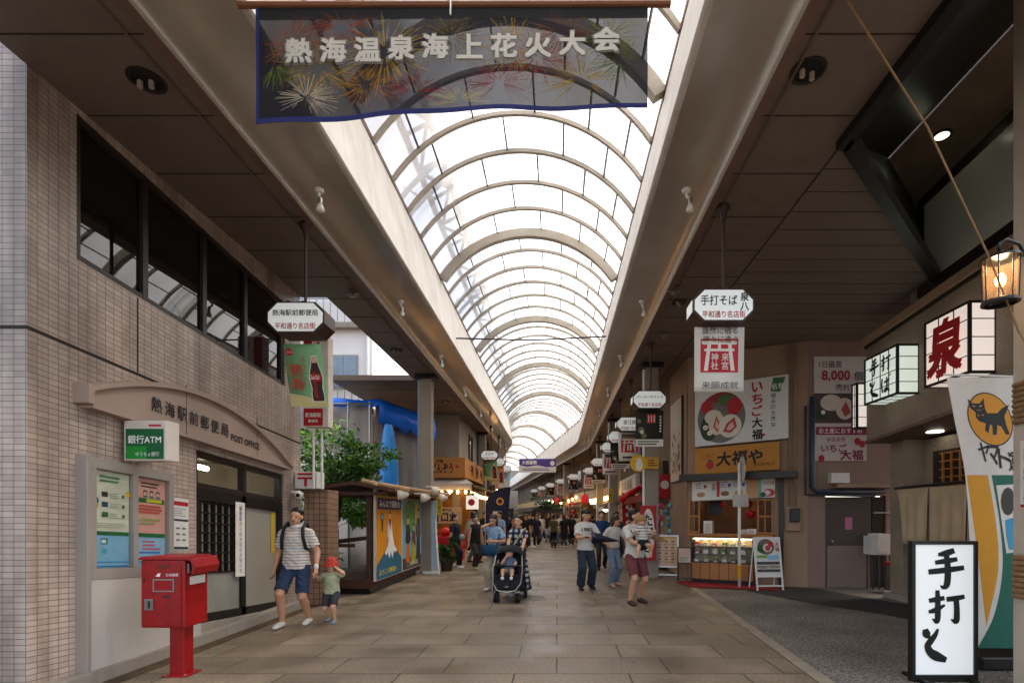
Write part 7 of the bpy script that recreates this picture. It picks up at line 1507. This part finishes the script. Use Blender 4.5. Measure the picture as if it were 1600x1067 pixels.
# middle distance and crowd
def walk(a=.2): return [(-.09, -a, 0), (.09, a, .03)]
mid = [
 ('man with black hair in a navy tee and black wide trousers striding on the left', -3.1, 16.2, 65, 1.62, ('short', '#151823'), ('wide', '#131316'), 'short', SHOEW),
 ('man in a black sleeveless top and dark brown wide trousers beside the stroller pair', -2.42, 15.8, 40, 1.6, ('sleeveless', '#131214'), ('wide', '#2c241c'), 'short', cm('#b5a890')),
 ('person in a white shirt and jeans with olive scarf on the left', -2.75, 17.6, 150, 1.7, ('short', '#bdb8ae'), ('trousers', '#33465c'), 'short', SHOEB),
 ('person in a pale blue shirt and black trousers behind the woman in light blue', -2.05, 19.0, -30, 1.72, ('short', '#7f93a8'), ('trousers', '#1b1c22'), 'short', SHOEB),
 ('man in a bright blue tee behind the young man', 1.32, 15.6, 0, 1.72, ('short', '#16345c'), ('trousers', '#22242a'), 'short', SHOEB),
 ('dark haired person mostly hidden behind the woman in jeans', 1.78, 16.0, 10, 1.7, ('short', '#3a3a40'), ('trousers', '#22242a'), 'short', SHOEB),
]
for lab, x, y, fc, h_, tp, bt, hr, sh in mid:
    person(lab, x, y, fc, h_, tp, bt, hr, walk(.24 if 'striding' in lab else .14), None, vox=.014, shoe=sh, group='people in the middle distance')
b_ = MB(); b_.ell((.16, -.15, .95), (.13, .08, .12), 10); m_ = MB(); m_.tube([(.16, -.12, 1.05), (.1, .0, 1.42)], .012, 5)
held('hand_bag', 'silver grey handbag of the striding man in navy', 'bag', [('bag', b_, cm('#8a8c90', .4)), ('strap', m_, cm('#2a2a2c'))], -3.1, 16.2, 65, .95)
g = random.Random(21)
crowd = [
 (-3.0, 27, 'white tee', '#c6c0b8', 'black trousers', '#17171a', 'short'), (-2.5, 25, 'black tee', '#141416', 'beige trousers', '#8a7a62', 'short'), (-2.0, 26.5, 'tan top', '#9a7a5a', 'black skirt', '#17171a', 'long'), (-1.9, 29, 'white blouse', '#c9c4ba', 'grey trousers', '#5a5a60', 'bob'),
 (-1.5, 25.6, 'black dress top', '#121214', 'black long skirt', '#141418', 'long'), (-.95, 28.5, 'white blouse', '#cfc9c0', 'blue jeans', '#4a6078', 'long'), (-.5, 30.5, 'black vest', '#151517', 'pale jeans', '#7a8ea0', 'bob'), (-.1, 27.8, 'white cardigan', '#cac5bc', 'slate long skirt', '#4a5468', 'bob'),
 (.3, 31, 'grey tee', '#77767a', 'black trousers', '#1a1a1e', 'short'), (.75, 26.8, 'black long sleeved top', '#101012', 'black trousers', '#121215', 'short'), (1.15, 30, 'cream sweater', '#b0a690', 'brown skirt', '#5a4030', 'long'), (1.35, 25.2, 'bright red jacket', '#c00c12', 'black trousers', '#17171a', 'bob'),
 (1.8, 28, 'maroon top', '#5a1c24', 'grey skirt', '#5a5a60', 'long'), (-1.2, 33, 'navy tee', '#1a2238', 'khaki trousers', '#6a5f48', 'short'), (.05, 35, 'beige shirt', '#a39880', 'jeans', '#3f5268', 'short'), (-.7, 36, 'black tee', '#131315', 'black long skirt', '#1a1a1e', 'bob'),
 (.6, 34.5, 'green tee', '#2f4a38', 'black trousers', '#17171a', 'short'), (-1.8, 37, 'white tee', '#c6c0b8', 'brown trousers', '#4a382a', 'short'), (-2.3, 32, 'dark blue shirt', '#222c44', 'jeans', '#3f5268', 'short'), (1.4, 34, 'white shirt', '#c2bcb2', 'navy trousers', '#1c2030', 'short'),
 (-1.1, 40, 'pink top', '#a8747a', 'white skirt', '#b8b4ac', 'long'), (-.3, 41, 'black jacket', '#151517', 'jeans', '#3a4a60', 'short'), (-2.2, 42, 'grey tee', '#77767a', 'black trousers', '#17171a', 'short'), (.4, 40, 'brown tee', '#4a3426', 'cream trousers', '#a89c86', 'short'), (-3.0, 44, 'white tee', '#c6c0b8', 'jeans', '#3f5268', 'bob'), (-1.7, 46, 'black tee', '#131315', 'grey trousers', '#55555a', 'short'), (-.9, 48, 'blue shirt', '#3a5478', 'black trousers', '#17171a', 'short'),
 (-3.3, 24.3, 'black tee', '#131315', 'navy trousers', '#1a1e2c', 'short'), (-2.9, 30, 'charcoal shirt', '#2a2a2e', 'black trousers', '#17171a', 'bob'), (-1.15, 30.8, 'black blouse', '#111113', 'black skirt', '#141416', 'bob'), (.05, 33, 'black sweater', '#151517', 'brown trousers', '#3a2c22', 'long'), (.95, 32.5, 'dark green tee', '#1d2a22', 'black trousers', '#141416', 'short'), (1.6, 31.5, 'navy shirt', '#1a2034', 'grey trousers', '#3a3a40', 'short'), (-1.7, 34.5, 'black jacket', '#121214', 'charcoal trousers', '#232328', 'long'), (-.35, 38, 'dark brown tee', '#2c2019', 'black trousers', '#151518', 'short'), (.75, 37.5, 'white shirt', '#bdb7ad', 'black trousers', '#151518', 'short'), (-1.45, 41.5, 'black tee', '#131315', 'navy trousers', '#1a1e2c', 'bob'), (-.05, 44, 'black tee', '#131315', 'jeans', '#35455a', 'short'), (-2.1, 39.3, 'black vest', '#131315', 'jeans', '#35455a', 'long'), (.35, 25.8, 'black tee', '#121214', 'dark jeans', '#232c3a', 'bob'), (-.65, 33.6, 'cream blouse', '#b8ae9a', 'black trousers', '#151518', 'long'), (1.15, 37, 'black tee', '#131315', 'khaki trousers', '#5a503c', 'short'), (-3.6, 22.5, 'grey blouse', '#8a8680', 'black trousers', '#17171a', 'long'), (-2.2, 23.5, 'black shirt', '#121214', 'dark trousers', '#1d1d22', 'short'), (-1.65, 27.6, 'black top', '#141416', 'grey skirt', '#4a4a50', 'bob'), (-1.0, 26.2, 'navy top', '#1a2034', 'black trousers', '#151518', 'long'), (.55, 28.6, 'black jacket', '#111113', 'blue jeans', '#33445a', 'short'), (1.05, 28.2, 'beige blouse', '#a89a82', 'black skirt', '#151518', 'bob'), (-.3, 32.2, 'black tee', '#131315', 'beige skirt', '#9a8c74', 'long'), (-2.6, 28.6, 'dark grey tee', '#303034', 'black trousers', '#151518', 'short'), (.2, 29.4, 'white tee', '#c2bcb2', 'black skirt', '#17171a', 'long'), (1.75, 25.8, 'black shirt', '#131315', 'jeans', '#33445a', 'short'), (-3.1, 33.5, 'white shirt', '#bdb7ad', 'black trousers', '#151518', 'short'), (-.15, 25.2, 'olive tee', '#4a4a30', 'black trousers', '#151518', 'short'), (-2.6, 50, 'red tee', '#8a1a1e', 'jeans', '#3f5268', 'short'), (-3.6, 54, 'white blouse', '#c6c0b8', 'black skirt', '#17171a', 'long'), (-1.5, 55, 'dark tee', '#232326', 'khaki trousers', '#6a5f48', 'short'),
]
seen = {}
for i, (x, y, tn, tc_, bn, bc, hr) in enumerate(crowd):
    kind = 'sleeveless' if 'vest' in tn else 'long' if any(q in tn for q in ('cardigan', 'jacket', 'sweater', 'long sleeved', 'blouse')) else 'short'
    bk = 'longskirt' if 'long skirt' in bn else 'skirt' if 'skirt' in bn else 'trousers'
    pos = 'front of the crowd' if y < 29 else 'thick of the crowd' if y < 38 else 'far down the bend'
    side = 'on the left' if X(800, y) > x-.0 and x < -.9 else 'in the middle' if x < .6 else 'on the right'
    h_ = 1.56+.17*g.random()
    o, *_r = person(f'person in {tn} and {bn}, {pos} {side}', x, y, g.choice((0, 15, -20, 170, 190, 30, 0)), h_, (kind, tc_), (bk, bc), hr, walk(g.uniform(.05, .2)), None, vox=.02 if y < 32 else .028, hairm=g.choice((HAIR, HAIR, HAIRB)), yaw=g.uniform(-30, 30), nod=g.uniform(0, 15), shoe=g.choice((SHOEW, SHOEB)), skin=g.choice((SKIN, SKIN2)))
bpy.data.scenes.remove(_ts)
